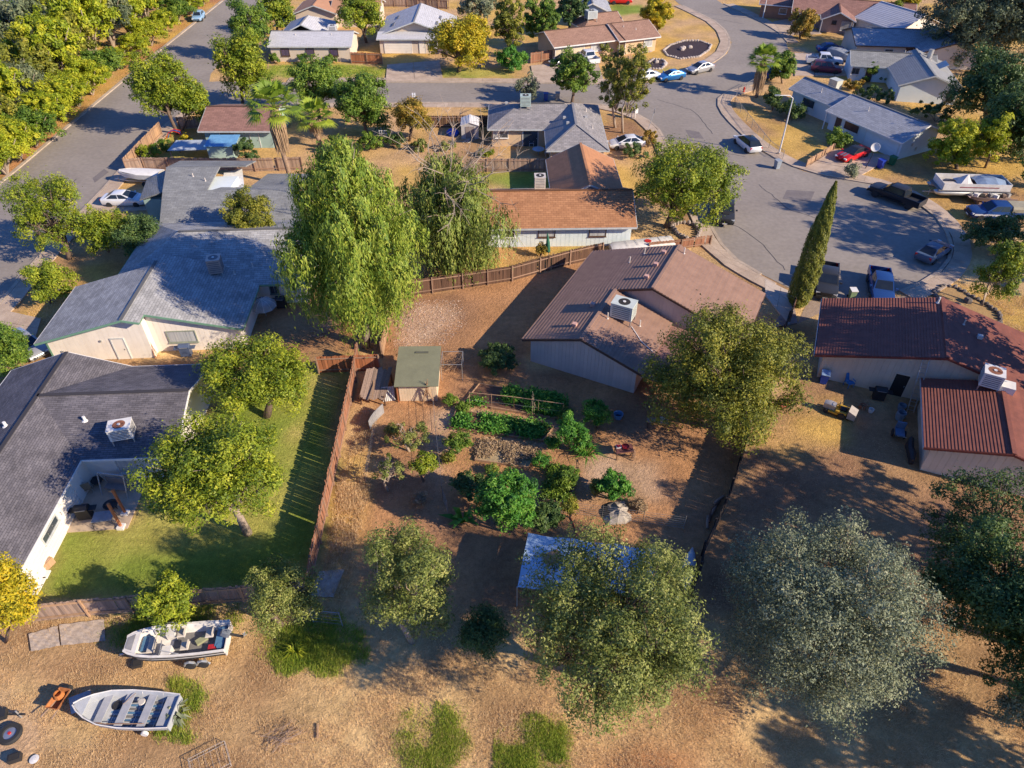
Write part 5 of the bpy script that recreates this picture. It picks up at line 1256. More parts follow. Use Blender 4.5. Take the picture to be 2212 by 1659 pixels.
def vehicle(kind, label, rear, front, body, cat='car', L=None, zoff=0, rim=None, grp='parked vehicles', accent=None, name=None):
    a, b = Vector(G(*rear)), Vector(G(*front)); d = b - a; c = (a + b) / 2
    e = empty(name or {'pickup': 'pickup_truck', 'suv': 'suv'}.get(kind, 'car'), (c.x, c.y, .015 + zoff), math.atan2(d.y, d.x), label, cat, grp)
    if kind in ('sedan', 'coupe', 'hatch'):
        L = L or (4.65 if kind == 'sedan' else 4.5 if kind == 'coupe' else 4.1); h = L / 2; hz = .0
        st = [(-h, .42, .80, .72), (-h + .1, .3, .96, .84), (-h + .7, .24, 1.0, .89), (-.8, .2, .96, .91), (.5, .2, .95, .91), (h - 1.25, .22, .92, .90), (h - .7, .23, .86, .88), (h - .32, .26, .77, .84), (h - .1, .3, .66, .76), (h, .4, .54, .58)]
        MB().loft([ring(*s) for s in st]).build('body', body, e, smooth='auto')
        if kind == 'hatch': cabin(e, -h + .12, -h + .8, .25, h - .9, .92, 1.46, .80, .60, body, accent)
        elif kind == 'coupe': cabin(e, -h + .35, -.85, .0, h - 1.15, .92, 1.34, .79, .56, body, accent)
        else: cabin(e, -h + .35, -1.0, .08, h - 1.0, .92, 1.42, .80, .58, body, accent)
        wheels(e, (-h + .9, h - .88), .91, .32, .22, rim); zl, zf, wl = .78, .62, .62
    elif kind == 'suv':
        L = L or 4.6; h = L / 2
        st = [(-h, .45, 1.0, .78), (-h + .1, .35, 1.08, .87), (-.8, .28, 1.08, .93), (.5, .28, 1.08, .93), (h - 1.1, .3, 1.05, .92), (h - .35, .32, .96, .88), (h - .05, .36, .82, .82), (h, .45, .7, .7)]
        MB().loft([ring(*s) for s in st]).build('body', body, e, smooth='auto')
        cabin(e, -h + .1, -h + .45, .45, h - 1.1, 1.06, 1.68, .82, .66, body, accent, [(.08, .36), (.4, .64), (.68, .92)])
        MB().bar((-h + .7, -.6, 1.76), (.2, -.6, 1.76), .04).build('roof_rail', M_BLK, e); MB().bar((-h + .7, .6, 1.76), (.2, .6, 1.76), .04).build('roof_rail', M_BLK, e)
        wheels(e, (-h + .9, h - .9), .93, .36, .24, rim); zl, zf, wl = .9, .78, .66
    else:
        L = L or 5.6; h = L / 2; xb = -h + 1.75
        st = [(xb, .42, 1.12, .94), (.4, .42, 1.12, .95), (h - 1.25, .42, 1.12, .95), (h - .4, .42, 1.08, .93), (h - .08, .45, .98, .88), (h, .5, .86, .8)]
        MB().loft([ring(*s) for s in st]).build('body', body, e, smooth='auto')
        bd = MB(); w = .95
        bd.box(((-h + xb) / 2, 0, .62), (xb + h, 2 * w - .04, .3)); bd.box(((-h + xb) / 2, w - .05, .93), (xb + h, .1, .44)); bd.box(((-h + xb) / 2, -w + .05, .93), (xb + h, .1, .44))
        bd.build('bed', body, e); MB().box((-h + .04, 0, .9), (.07, 2 * w - .22, .46)).build('tailgate', body, e)
        MB().box(((-h + xb) / 2, 0, .785), (xb + h - .2, 2 * w - .3, .03)).build('bed_liner', M_BLK, e)
        cabin(e, xb + .03, xb + .18, .62, h - 1.35, 1.1, 1.76, .86, .70, body, accent)
        wheels(e, (-h + 1.05, h - .95), .97, .40, .28, rim); zl, zf, wl = .95, .86, .72
        MB().box((h + .02, 0, .52), (.14, 1.7, .22)).build('bumper', M_BLK, e); MB().box((h - .02, 0, .82), (.06, .95, .28)).build('grille', M_BLK, e)
        for s in (-1, 1): MB().box((.0, s * 1.0, .42), (1.9, .12, .05)).build('running_board', M_BLK, e)
    for s in (-1, 1):
        MB().box((h - .1, s * wl, zf), (.16, .34, .14)).build('headlight', M_HEAD, e)
        MB().box((-h + .06, s * (wl + .06), zl), (.1, .22, .26 if kind != 'coupe' else .14)).build('taillight', M_TAIL, e)
        MB().box((h - 1.45 if kind != 'pickup' else h - 1.65, s * (.98 if kind != 'pickup' else 1.08), 1.0 if kind in ('sedan', 'coupe', 'hatch') else 1.22), (.12, .2, .14)).build('side_mirror', body, e)
    MB().box((h - .02 if kind != 'pickup' else h + .08, 0, .48), (.04, .5, .12)).build('licence_plate', M_TRIMW, e)
    return e
P_WHITE, P_SILV, P_GREY, P_BLACK = paint('white', (.72, .73, .74)), paint('silver', (.48, .48, .48), .5), paint('grey', (.22, .21, .21), .4), paint('black', (.025, .027, .032))
P_BLUE, P_LBLUE, P_RED, P_NAVY = paint('blue', (.03, .17, .42), .4), paint('light_blue', (.30, .48, .66)), paint('red', (.62, .02, .022)), paint('navy', (.02, .06, .20), .1)
P_SLATE, P_BURG, P_DGREY = paint('slate', (.09, .13, .19), .1), paint('burgundy', (.11, .035, .06), .3), paint('dark_grey', (.035, .038, .045), .1)
vehicle('hatch', 'light blue hatchback parked at the far end of the side road', (437, 35), (424, 51), P_LBLUE)
vehicle('sedan', 'white sedan parked on the drive beside the light grey roof', (218, 441), (330, 441), P_WHITE)
vehicle('sedan', 'pale car half hidden beside the slate grey house garage', (36, 738), (90, 776), P_SILV)
vehicle('sedan', 'silver car on the tan house drive beside the pickup', (1236, 133), (1193, 144), P_SILV)
vehicle('pickup', 'white pickup on the tan house drive behind the green tree', (1287, 146), (1252, 120), P_WHITE, 'pickup')
vehicle('sedan', 'white car hidden behind the sparse olive street trees', (1415, 170), (1368, 176), P_WHITE)
vehicle('coupe', 'bright blue coupe parked at the kerb', (1474, 168), (1422, 176), P_BLUE)
vehicle('sedan', 'grey silver sedan parked at the kerb on the bend', (1536, 150), (1486, 161), P_SILV)
vehicle('sedan', 'white car beside the grey hip roof under the bushes', (1382, 316), (1322, 320), P_WHITE)
vehicle('hatch', 'white car with black glass roof driving in the court', (1630, 334), (1595, 304), P_WHITE, L=4.7, accent=M_CGLASS, grp=None)
RC = vehicle('coupe', 'red muscle car with dark roof and hood stripes', (1870, 331), (1808, 353), P_RED, L=4.8, accent=P_BLACK, grp=None)
for s in (-1, 1): MB().box((1.75, s * .2, .905), (.95, .22, .015), M=Matrix.Rotation(.115, 4, 'Y')).build('hood_stripe', P_GREY, RC)
vehicle('sedan', 'dark navy sedan in the shaded upper right drive', (1762, 113), (1824, 113), P_NAVY)
vehicle('pickup', 'white pickup on the upper right drive behind the burgundy car', (1742, 138), (1814, 142), P_WHITE, 'pickup', L=5.5)
vehicle('suv', 'burgundy crossover on the upper right drive', (1752, 154), (1813, 159), P_BURG)
vehicle('pickup', 'black pickup with chrome trim at the top of the court', (1980, 452), (1886, 417), P_BLACK, 'pickup', L=5.8)
vehicle('sedan', 'slate blue sedan parked on the right side of the court', (1985, 572), (2040, 536), P_SLATE)
vehicle('pickup', 'dark grey pickup with hood scoop beside the cypress', (1783, 590), (1780, 650), P_DGREY, 'pickup', L=5.4)
vehicle('pickup', 'blue pickup nosed in behind the maroon roof', (1893, 602), (1902, 664), P_NAVY, 'pickup', L=5.5)
JP_ = vehicle('pickup', 'dark off-road pickup with bull bar under the court tree', (1562, 440), (1564, 497), P_DGREY, 'pickup', L=5.0)
MB().bar((2.65, -.6, .95), (2.65, .6, .95), .07).bar((2.65, -.6, .45), (2.65, -.6, .95), .07).bar((2.65, .6, .45), (2.65, .6, .95), .07).build('bull_bar', M_BLK, JP_)
MB().box((1.4, 0, 1.14), (.6, .7, .07)).build('hood_scoop', M_BLK, JP_)
vehicle('suv', 'red car at the top edge beside the green lawn', (1322, 8), (1358, 8), P_RED)
vehicle('suv', 'dark blue car behind the corner palm', (1652, 172), (1676, 160), P_NAVY)
OT = vehicle('pickup', 'old blue and white truck with tan canopy at the right edge', (2200, 474), (2092, 470), P_NAVY, 'pickup', L=5.6)
MB().loft([[(x, -w, 1.12), (x, -w, 1.5), (x, -w * .8, 1.72), (x, w * .8, 1.72), (x, w, 1.5), (x, w, 1.12)] for x, w in ((-2.75, .9), (-1.1, .92), (-1.0, .9))]).build('canopy', mat('canopy_tan', (.36, .33, .24), .8), OT, smooth='auto')
MB().box((.9, -.96, .8), (3.4, .02, .18)).build('side_stripe', P_WHITE, OT); MB().box((.9, .96, .8), (3.4, .02, .18)).build('side_stripe', P_WHITE, OT)
# ------------------------------------------------------------------ boats
def hull(st, t=.09, floor=.25):
    """stations (x, half-beam, keel z, chine z, gunwale z) -> open hull with inner skin"""
    rs = []
    for x, b, zk, zc, zg in st:
        bi = max(b - t, .012); fb = max(b * .8 - t, .01)
        rs.append([(x, -b, zg), (x, -b * .9, zc), (x, -b * .45, (zk + zc) / 2), (x, 0, zk), (x, b * .45, (zk + zc) / 2), (x, b * .9, zc), (x, b, zg), (x, bi, zg), (x, fb, max(zc - .02, zk + floor)), (x, -fb, max(zc - .02, zk + floor)), (x, -bi, zg)])
    return MB().loft(rs)
M_HULLW = mat('hull_white', (.72, .69, .64), .4, (.55, .52, .48), scale=2.2, detail=9)
M_HULLG = mat('hull_grey', (.43, .44, .45), .5, (.33, .35, .37), scale=2)
M_BDECK = mat('boat_carpet', (.20, .19, .185), .95, (.15, .145, .14))
M_SEAT = mat('seat_beige', (.56, .50, .42), .6, (.48, .43, .36))
M_BLUEP = mat('boat_blue', (.10, .22, .36), .5)
def trailer(e, L, w, zf, axles, tongue, fender=True, r=.28):
    for s in (-1, 1): MB().bar((-L * .45, s * w * .5, zf), (L * .3, s * w * .4, zf), .08).bar((L * .3, s * w * .4, zf), (L * .48 + tongue, 0, zf), .08).build('trailer_rail', M_METAL, e)
    MB().bar((L * .48 + tongue - .05, 0, zf), (L * .48 + tongue + .4, 0, zf), .08).bar((L * .45 + tongue, .12, .05), (L * .45 + tongue, .12, zf + .3), .05).build('tongue', M_METAL, e)
    for x in axles:
        MB().bar((x, -w, r), (x, w, r), .06).build('axle', M_METAL, e)
        for s in (-1, 1):
            t = MB().lathe((0, 0, 0), [(r * .55, -.09), (r * .93, -.09), (r, -.05), (r, .05), (r * .93, .09), (r * .55, .09)], 14).build('wheel', M_TYRE, e, (x, s * w, r), (R(90), 0, 0), smooth='auto')
            MB().lathe((0, 0, 0), [(r * .1, -.075), (r * .57, -.07), (r * .57, .07), (r * .1, .075)], 10).build('rim', M_RIM, t)
            if fender: MB().tube([(x - .34, s * w, r + .05), (x - .22, s * w, r + .3), (x, s * w, r + .38), (x + .22, s * w, r + .3), (x + .34, s * w, r + .05)], .075, 6).build('fender', M_METAL, e)
def outboard(e, x, z, tilt=.6):
    o = MB().loft([[(0, -.15, 0), (.38, -.15, .04), (.38, .15, .04), (0, .15, 0)], [(.02, -.17, .3), (.4, -.17, .3), (.4, .17, .3), (.02, .17, .3)], [(.06, -.12, .52), (.34, -.12, .5), (.34, .12, .5), (.06, .12, .52)]]).build('outboard_motor', mat('motor_grey', (.16, .18, .21), .4), e, (x, 0, z), (0, -tilt, R(180)), smooth='auto')
    MB().box((.2, 0, -.35), (.14, .1, .75)).box((.28, 0, -.72), (.4, .05, .1)).build('lower_unit', M_BLK, o); MB().box((.48, 0, -.72), (.03, .26, .07)).box((.48, 0, -.72), (.03, .07, .26)).build('propeller', M_METAL, o)
a, b = Vector(G(484, 1404, 0)), Vector(G(296, 1420, 0)); c = (a + b) / 2; ang = math.atan2((b - a).y, (b - a).x)
B = empty('motorboat', (c.x + .1, c.y + .15, 0), ang + .02, 'white open motorboat with swivel seats on a tandem trailer', 'boat'); B.scale = (.93, .93, .93)
zb = .38
st = [(-2.75, .98, zb + .02, zb + .3, zb + .86), (-1.4, 1.04, zb, zb + .3, zb + .88), (0, 1.05, zb, zb + .32, zb + .92), (1.2, 1.0, zb + .05, zb + .42, zb + .98), (2.0, .86, zb + .18, zb + .56, zb + 1.02), (2.5, .68, zb + .38, zb + .7, zb + 1.05), (2.78, .5, zb + .62, zb + .84, zb + 1.06)]
hull(st, .13, .3).build('hull', M_HULLW, B, smooth='auto')
MB().box((-2.76, 0, zb + .5), (.06, 1.8, .6)).build('transom', M_HULLW, B)
MB().prism([(2.05, -.72), (2.74, -.42), (2.74, .42), (2.05, .72)], zb + .98, zb + 1.065).build('foredeck', M_HULLW, B)
MB().prism([(2.3, -.5), (2.68, -.33), (2.68, .33), (2.3, .5)], zb + 1.07, zb + 1.085).build('deck_pad', mat('pad_grey', (.30, .29, .29), .8), B)
MB().prism([(-2.6, -.76), (1.9, -.7), (1.9, .7), (-2.6, .76)], zb + .31, zb + .33).build('floor', M_BDECK, B)
for s in (-1, 1):
    MB().box((.45, s * .6, zb + .62), (.5, .55, .6)).build('console', M_HULLW, B)
    w = MB(); w.bar((.75, s * .25, zb + .95), (.62, s * .25, zb + 1.38), .035).bar((.75, s * .92, zb + .95), (.55, s * .88, zb + 1.38), .035).bar((.62, s * .25, zb + 1.38), (.55, s * .88, zb + 1.38), .035).bar((.55, s * .88, zb + 1.38), (-.35, s * .95, zb + .98), .035)
    w.build('windscreen_frame', M_METAL, B)
    MB().add([(.74, s * .27, zb + .98), (.74, s * .9, zb + .98), (.57, s * .87, zb + 1.36), (.63, s * .27, zb + 1.36)], [(0, 1, 2, 3)]).build('windscreen_pane', mat('screen_tint', (.35, .42, .45), .1, alpha=.45), B)
wh = MB().tube([(.12 + .0, -.6 + .17 * math.cos(k * .628), zb + .98 + .17 * math.sin(k * .628)) for k in range(11)], .018, 5, cap=False).bar((.12, -.77, zb + .98), (.12, -.43, zb + .98), .02); wh.build('steering_wheel', M_BLK, B)
for x, y in ((1.35, .35), (1.35, -.1), (-.5, .38), (-1.75, -.25), (-.15, -.45)):
    sm = MB().loft([[(-.21, -.23, 0), (.21, -.23, 0), (.21, .23, 0), (-.21, .23, 0)], [(-.24, -.26, .07), (.24, -.26, .07), (.24, .26, .07), (-.24, .26, .07)], [(-.2, -.22, .13), (.2, -.22, .13), (.2, .22, .13), (-.2, .22, .13)]]).build('seat', M_SEAT, B, (x, y, zb + .72), smooth='auto')
    MB().cyl((0, 0, -.42), .05, .42, 8).build('pedestal', M_METAL, sm); MB().box((-.2, 0, .24), (.07, .42, .26), M=Matrix.Rotation(-.25, 4, 'Y')).build('seat_back', M_SEAT, sm)
MB().box((-1.25, -.05, zb + .5), (.62, .34, .16), R(35)).build('cushion', mat('cushion_green', (.33, .34, .20), .8), B)
MB().box((-2.0, .52, zb + .47), (.5, .34, .3)).build('fuel_tank', mat('tank_red', (.5, .03, .04), .5), B)
MB().cyl((-2.4, .5, zb + .32), .2, .35, 12).build('live_well', M_BLUEP, B); MB().box((-2.35, -.1, zb + .5), (.5, 1.2, .3)).build('stern_bench', M_BLUEP, B)
MB().box((1.75, -.1, zb + .55), (.5, .9, .25)).build('bow_storage', M_BLUEP, B)
MB().box((2.0, .0, zb + .3), (.1, 1.2, .02)).build('bow_step', M_SEAT, B)
for s in (-1, 1): MB().tube([(x, s * (bb + .015), zg - .12) for x, bb, _, _, zg in st], .03, 5).build('rub_rail', M_BLK, B)
MB().tube([(x, s_ * (bb * .97), zg - .42) for s_ in (1,) for x, bb, _, _, zg in st[:5]], .035, 5).build('hull_stripe', M_BLK, B)
outboard(B, -2.85, zb + .75, 1.0)
trailer(B, 5.6, 1.12, .32, (-.75, -1.45), .35)
# aluminium rowing boat
a, b = Vector(G(374, 1542, .35)), Vector(G(176, 1532, .45)); c = (a + b) / 2; ang = math.atan2((b - a).y, (b - a).x)
B = empty('rowing_boat', (c.x, c.y, 0), ang, 'grey aluminium rowing boat with bench seats lying on dry grass', 'boat'); B.scale = (.94, .94, .94)
zb = .14
st = [(-2.6, .88, zb + .02, zb + .14, zb + .62), (-1.3, .98, zb, zb + .12, zb + .62), (0, 1.0, zb, zb + .12, zb + .64), (1.1, .9, zb + .03, zb + .18, zb + .70), (1.9, .62, zb + .12, zb + .32, zb + .78), (2.4, .32, zb + .28, zb + .5, zb + .86), (2.7, .05, zb + .5, zb + .66, zb + .9)]
hull(st, .035, .08).build('hull', M_HULLG, B, smooth='auto')
MB().box((-2.6, 0, zb + .36), (.05, 1.7, .5)).build('transom', M_HULLG, B)
for s in (-1, 1): MB().tube([(x, s * bb, zg + .01) for x, bb, _, _, zg in st], .035, 5).build('gunwale', M_HULLW, B)
MB().prism([(2.0, -.52), (2.62, -.08), (2.62, .08), (2.0, .52)], lambda p: zb + .76 + (p[0] - 2) * .12, lambda p: zb + .80 + (p[0] - 2) * .12).build('bow_deck', M_HULLG, B)
for x, w, d in ((1.25, .84, .42), (.1, .95, .42), (-1.1, .95, .42), (-2.2, .86, .6)): MB().box((x, 0, zb + .42), (d, w * 2 - .1, .05)).build('bench', mat('bench_grey', (.40, .40, .41), .6, (.3, .31, .33), scale=3), B)
for x, w in ((1.55, .76), (.7, .95), (-.5, .98), (-1.65, .95)):
    MB().tube([(x, -w + .04, zb + .6), (x, -w * .84, zb + .2), (x, 0, zb + .12), (x, w * .84, zb + .2), (x, w - .04, zb + .6)], .022, 4).build('rib', M_HULLW, B)
for k in range(7): MB().box((-.4, -.6 + k * .2, zb + .135), (3.3, .1, .03)).build('floor_slat', M_BLUEP if k % 2 else M_BDECK, B)
MB().tube([(1.0, .78, zb + .5), (-1.3, .7, zb + .56)], .02, 6).box((1.2, .79, zb + .5), (.5, .14, .02)).build('oar', WD_TAN, B); MB().tube([(.3, -.3, zb + .47), (-.2, -.85, zb + .6)], .02, 6).build('paddle_handle', WD_GREY, B)
MB().lathe((-.65, -.45, zb + .46), [(.16, 0), (.2, .03), (.17, .07)], 10).build('seat_cushion', M_SEAT, B)
MB().lathe((.75, -.35, zb + .16), [(.22, 0), (.26, .03), (.2, .08)], 12).build('rope_coil', M_BLK, B)
for s in (-1, 1):
    t = MB().lathe((0, 0, 0), [(.1, -.07), (.18, -.07), (.2, 0), (.18, .07), (.1, .07)], 12).build('wheel', M_TRIMW, B, (-1.3, s * 1.0, .2), (R(90), 0, 0), smooth='auto')
# pontoon boat on the verge
a, b = Vector(G(2158, 425)), Vector(G(2012, 421)); c = (a + b) / 2; ang = math.atan2((b - a).y, (b - a).x)
B = empty('pontoon_boat', (c.x, c.y, 0), ang, 'cream pontoon boat with blue canvas covers on a trailer', 'boat'); B.scale = (1.15, 1.1, 1.1)
for s in (-1, 1): MB().tube([(-3.3, s * .85, .72), (2.8, s * .85, .72), (3.3, s * .85, .8), (3.6, s * .85, .95)], [.3, .3, .24, .05], 10).build('pontoon', M_METAL, B, smooth=True)
MB().box((0, 0, 1.06), (6.6, 2.4, .1)).build('deck', M_BDECK, B)
for s in (-1, 1): MB().box((-.1, s * 1.17, 1.45), (6.2, .06, .68)).build('side_fence', M_HULLW, B); MB().box((-.3, s * 1.205, 1.45), (3.6, .02, .1)).build('side_stripe', mat('stripe_rose', (.35, .12, .12), .5), B)
MB().box((3.0, 0, 1.45), (.06, 2.3, .68)).box((-3.2, 0, 1.45), (.06, 2.3, .68)).build('end_fence', M_HULLW, B)
q = MB().loft([[(-3.0, -1.05, 1.5), (-3.0, 0, 1.75), (-3.0, 1.05, 1.5)], [(-2.0, -1.1, 1.75), (-2.0, 0, 2.0), (-2.0, 1.1, 1.75)], [(-1.0, -1.1, 1.7), (-1.0, 0, 1.95), (-1.0, 1.1, 1.7)], [(-.2, -1.0, 1.55), (-.2, 0, 1.7), (-.2, 1.0, 1.55)]], close=False).build('blue_cover', mat('canvas_blue', (.22, .30, .42), .8), B)
MB().loft([[(.1, -1.0, 1.5), (.1, 0, 1.65), (.1, 1.0, 1.5)], [(.7, -.9, 1.6), (.6, .1, 2.35), (.7, .9, 1.6)], [(1.5, -1.0, 1.5), (1.5, 0, 1.6), (1.5, 1.0, 1.5)]], close=False).build('pale_tarp', mat('tarp_pale', (.62, .60, .57), .7), B)
MB().box((2.1, .5, 1.35), (1.2, .7, .4)).build('bow_seat', M_SEAT, B); MB().box((.3, -.6, 1.5), (.3, .3, .5)).build('red_crate', mat('crate_red', (.45, .03, .03), .5), B)
trailer(B, 6.6, .95, .38, (-.6, -1.4), .6, fender=False)
# flat boat full of junk
a, b = Vector(G(2182, 440)), Vector(G(2086, 438)); c = (a + b) / 2
B = empty('flat_boat', (c.x, c.y, 0), math.atan2((b - a).y, (b - a).x), 'flat bottomed boat heaped with junk between the pontoon boat and old truck', 'boat')
hull([(-2.4, .85, .45, .5, .9), (0, .9, .42, .5, .95), (1.6, .8, .48, .6, 1.0), (2.4, .6, .7, .8, 1.05)], .05, .06).build('hull', mat('hull_brown', (.32, .22, .18), .7, (.24, .17, .14)), B, smooth='auto')
for k in range(9): MB().box((-1.9 + k * .48, rnd.uniform(-.4, .4), .85), (rnd.uniform(.3, .6), rnd.uniform(.2, .6), rnd.uniform(.15, .4)), rnd.uniform(0, 3)).build('junk_piece', (M_METAL, WD_GREY, M_DARK, M_TRIMW)[k % 4], B)
for x in (-1.5, 1.2): MB().box((x, 0, .21), (.3, 1.3, .42)).build('block', WD_GREY, B)
# runabout under white cover by the fence corner
a, b = Vector(G(344, 396)), Vector(G(278, 394)); c = (a + b) / 2
B = empty('covered_boat', (c.x, c.y, 0), math.atan2((b - a).y, (b - a).x), 'white boat on a trailer by the tan fence corner', 'boat')
hull([(-2.4, .9, .5, .8, 1.3), (0, .95, .5, .8, 1.35), (1.6, .75, .65, .95, 1.42), (2.5, .2, 1.0, 1.15, 1.48)], .05).build('hull', M_HULLW, B, smooth='auto')
MB().loft([[(-2.3, -.85, 1.3), (-2.3, 0, 1.45), (-2.3, .85, 1.3)], [(0, -.9, 1.36), (0, 0, 1.65), (0, .9, 1.36)], [(2.3, -.25, 1.46), (2.3, 0, 1.52), (2.3, .25, 1.46)]], close=False).build('cover', M_TRIMW, B, smooth=True)
trailer(B, 5.0, .95, .4, (-.6,), .5, fender=False)
# shrouded camper on the upper drive
a, b = Vector(G(1838, 138)), Vector(G(1786, 120)); c = (a + b) / 2
B = empty('utility_trailer', (c.x, c.y, 0), math.atan2((b - a).y, (b - a).x), 'grey tarp covered trailer beside the white pickup, upper right', 'trailer')
MB().loft([[(x, -w, .5), (x, -w, z), (x, 0, z + .25), (x, w, z), (x, w, .5)] for x, w, z in ((-2.4, .9, 1.3), (0, 1.0, 1.55), (2.0, .8, 1.3), (2.6, .2, .9))]).build('tarp_cover', mat('tarp_grey', (.36, .38, .38), .8), B, smooth='auto')
trailer(B, 5.0, .9, .38, (-.5,), .5, fender=False)
# ------------------------------------------------------------------ small buildings and yard things
def at(name, label, cat, px, rz=0.0, group=None, z=0.0):
    p = G(*px); return empty(name, (p.x, p.y, z), R(rz), label, cat, group)
# garden shed with olive roofing
e = empty('garden_shed', (-8.5, 39.35, 0), R(1), 'garden shed with olive green felt roof and cream front', 'shed')
M_OLIVE = mat('felt_olive', (.20, .20, .125), .9, (.165, .165, .105), scale=1.2, fine=.08)
M_SHEDW = mat('shed_cream', (.66, .52, .36), .8, (.57, .45, .31), rand=.04)
MB().prism([(.1, .1), (2.9, .1), (2.9, 3.3), (.1, 3.3)], 0, lambda p: 1.72 + p[1] * .14).build('wall', M_SHEDW, e)
for i in range(4):
    MB().slab([(-.12, -.35 + i * 1.0, 1.86 + i * .14), (3.12, -.35 + i * 1.0, 1.86 + i * .14), (3.12, .66 + i * 1.0, 2.015 + i * .14), (-.12, .66 + i * 1.0, 2.015 + i * .14)], .07).build('roof_sheet', M_OLIVE, e)
for i in range(14): MB().box((.21 + i * .2, .085, .86), (.19, .03, 1.66)).build('wall_board', M_SHEDW, e)
MB().box((-.0, .02, .85), (.1, .1, 1.7)).build('post', WD_RED, e); MB().box((1.7, 3.0, 2.36), (1.0, .2, .03)).build('roof_patch', mat('felt_dark', (.12, .12, .09), .9), e)
# metal shed
e = at('metal_shed', 'white ribbed metal shed with open doorway beside the street fence', 'shed', (997, 300), 1)
q = MB(); M_RIB = mat('ribbed_metal', (.58, .56, .53), .45, (.5, .48, .46), wave=('X', 3.0), metal=.2)
q.add([(0, 0, 0), (2.2, 0, 0), (2.2, 0, 1.75), (1.1, 0, 2.1), (0, 0, 1.75), (0, 2.6, 0), (2.2, 2.6, 0), (2.2, 2.6, 1.75), (1.1, 2.6, 2.1), (0, 2.6, 1.75)], [(0, 1, 2, 3, 4), (9, 8, 7, 6, 5), (0, 4, 9, 5), (1, 6, 7, 2)]).build('wall', M_RIB, e)
for s, a, b in ((0, -.08, 1.1), (1, 1.1, 2.28)):
    MB().slab([(a, -.12, 1.73 if s == 0 else 2.13), (b, -.12, 2.13 if s == 0 else 1.73), (b, 2.7, 2.13 if s == 0 else 1.73), (a, 2.7, 1.73 if s == 0 else 2.13)], .04).build('roof', M_TRIMW, e)
    for k in range(6):
        t = (k + .5) / 6; x = a + (b - a) * t; z = (1.73 + .4 * t if s == 0 else 2.13 - .4 * t); MB().bar((x, -.12, z + .02), (x, 2.7, z + .02), .04).build('roof_rib', M_TRIMW, e)
MB().box((1.1, -.015, .8), (1.1, .04, 1.55)).build('door', mat('door_taupe', (.28, .23, .21), .6), e)
# teal shed with blue roof
e = at('shed', 'small teal shed with bright blue roof behind the weathered fence', 'shed', (452, 349), 3)
MB().box((1.6, 1.2, .95), (3.0, 2.2, 1.9)).build('wall', W_TEAL, e); MB().slab([(-.1, -.15, 1.95), (3.5, -.15, 1.9), (3.6, 2.6, 2.2), (.1, 2.6, 2.25)], .08).build('roof', mat('roof_blue', (.16, .36, .56), .5, (.12, .28, .46)), e)
e = at('low_shelter', 'low pale blue lean-to roof beside the teal shed', 'shelter', (368, 346), 2)
MB().slab([(0, 0, 1.2), (5.0, .2, 1.2), (5.0, 2.4, 1.5), (.4, 2.4, 1.5)], .06).build('roof', mat('roof_paleblue', (.40, .45, .50), .6, (.32, .37, .43)), e)
for x, y in ((.2, .2), (4.8, .3), (.5, 2.2), (4.8, 2.2)): MB().box((x, y, .6), (.1, .1, 1.2)).build('post', WD_GREY, e)
# weathered plank shelter by the fence
e = at('plank_shelter', 'weathered grey plank lean-to beside the rust brown fence', 'shelter', (774, 885), -4)
for k in range(13): MB().box((.12 + k * .15, 1.9 + rnd.uniform(-.1, .1), 1.0 + .0 * k), (.14, 3.0 + rnd.uniform(-.3, .3), .03), M=Matrix.Rotation(.16, 4, 'X')).build('plank', WD_GREY, e)
for x, y in ((.1, .6), (1.9, .6), (.1, 3.2), (1.9, 3.2)): MB().box((x, y, .45), (.1, .1, .95)).build('post', WD_DARK, e)
MB().box((1.0, 1.1, 1.06), (.06, 2.2, .05), R(10)).build('batten', WD_TAN, e)
e = at('corrugated_sheet', 'corrugated metal sheet leaning by the plank lean-to', 'metal sheet', (828, 868), 10)
q = MB(); n = 14
q.add([(k * .07, (k % 2) * .03 + j * .5, j * 1.0) for j in range(2) for k in range(n)], [(k, k + 1, n + k + 1, n + k) for k in range(n - 1)]); q.build('sheet', M_METAL, e)
e = at('plank', 'grey twisted tarp strip standing on edge beside the dry strip', 'plank', (800, 930), 70)
MB().loft([[(x, math.sin(x * 2) * .1, 0), (x, math.sin(x * 2) * .1 + .03, 0), (x, math.sin(x * 2) * .1 + .05, .9), (x, math.sin(x * 2) * .1 + .02, .9)] for x in (0, .5, 1.0, 1.5, 2.0)]).build('strip', mat('tarp_greydark', (.28, .27, .27), .8), e)
# blue tarp canopy under the oak
e = at('canopy', 'pale blue tarp canopy under the wide oak at the garden end', 'canopy', (1125, 1300))
o = G(1125, 1300); M_TARP = mat('tarp_blue', (.42, .55, .68), .55, (.30, .44, .60), scale=1.1, bump=.3, bscale=4)
cn = [G(1117, 1268, 1.9), G(1141, 1151, 2.2), G(1420, 1186, 2.2), G(1416, 1285, 1.9)]
def cpt(u, v): return cn[0] * (1 - u) * (1 - v) + cn[1] * (1 - u) * v + cn[2] * u * v + cn[3] * u * (1 - v) - o + Vector((0, 0, -.14 * math.sin(u * 3.14 * 3) ** 2 + .22 * math.sin(v * 3.14)))
for i in range(3):
    q = MB(); u0, u1 = i / 3 + .003, (i + 1) / 3 - .003; K = 6
    vs = [cpt(u0 + (u1 - u0) * a / K, b / K) for b in range(K + 1) for a in range(K + 1)]; fs = [(b * (K + 1) + a, b * (K + 1) + a + 1, (b + 1) * (K + 1) + a + 1, (b + 1) * (K + 1) + a) for b in range(K) for a in range(K)]
    q.add(vs, fs).build('tarp_panel', M_TARP, e, smooth=True)
for c_ in cn: p = c_ - o; MB().cyl((p.x, p.y, 0), .04, p.z, 6).build('pole', M_METAL, e)
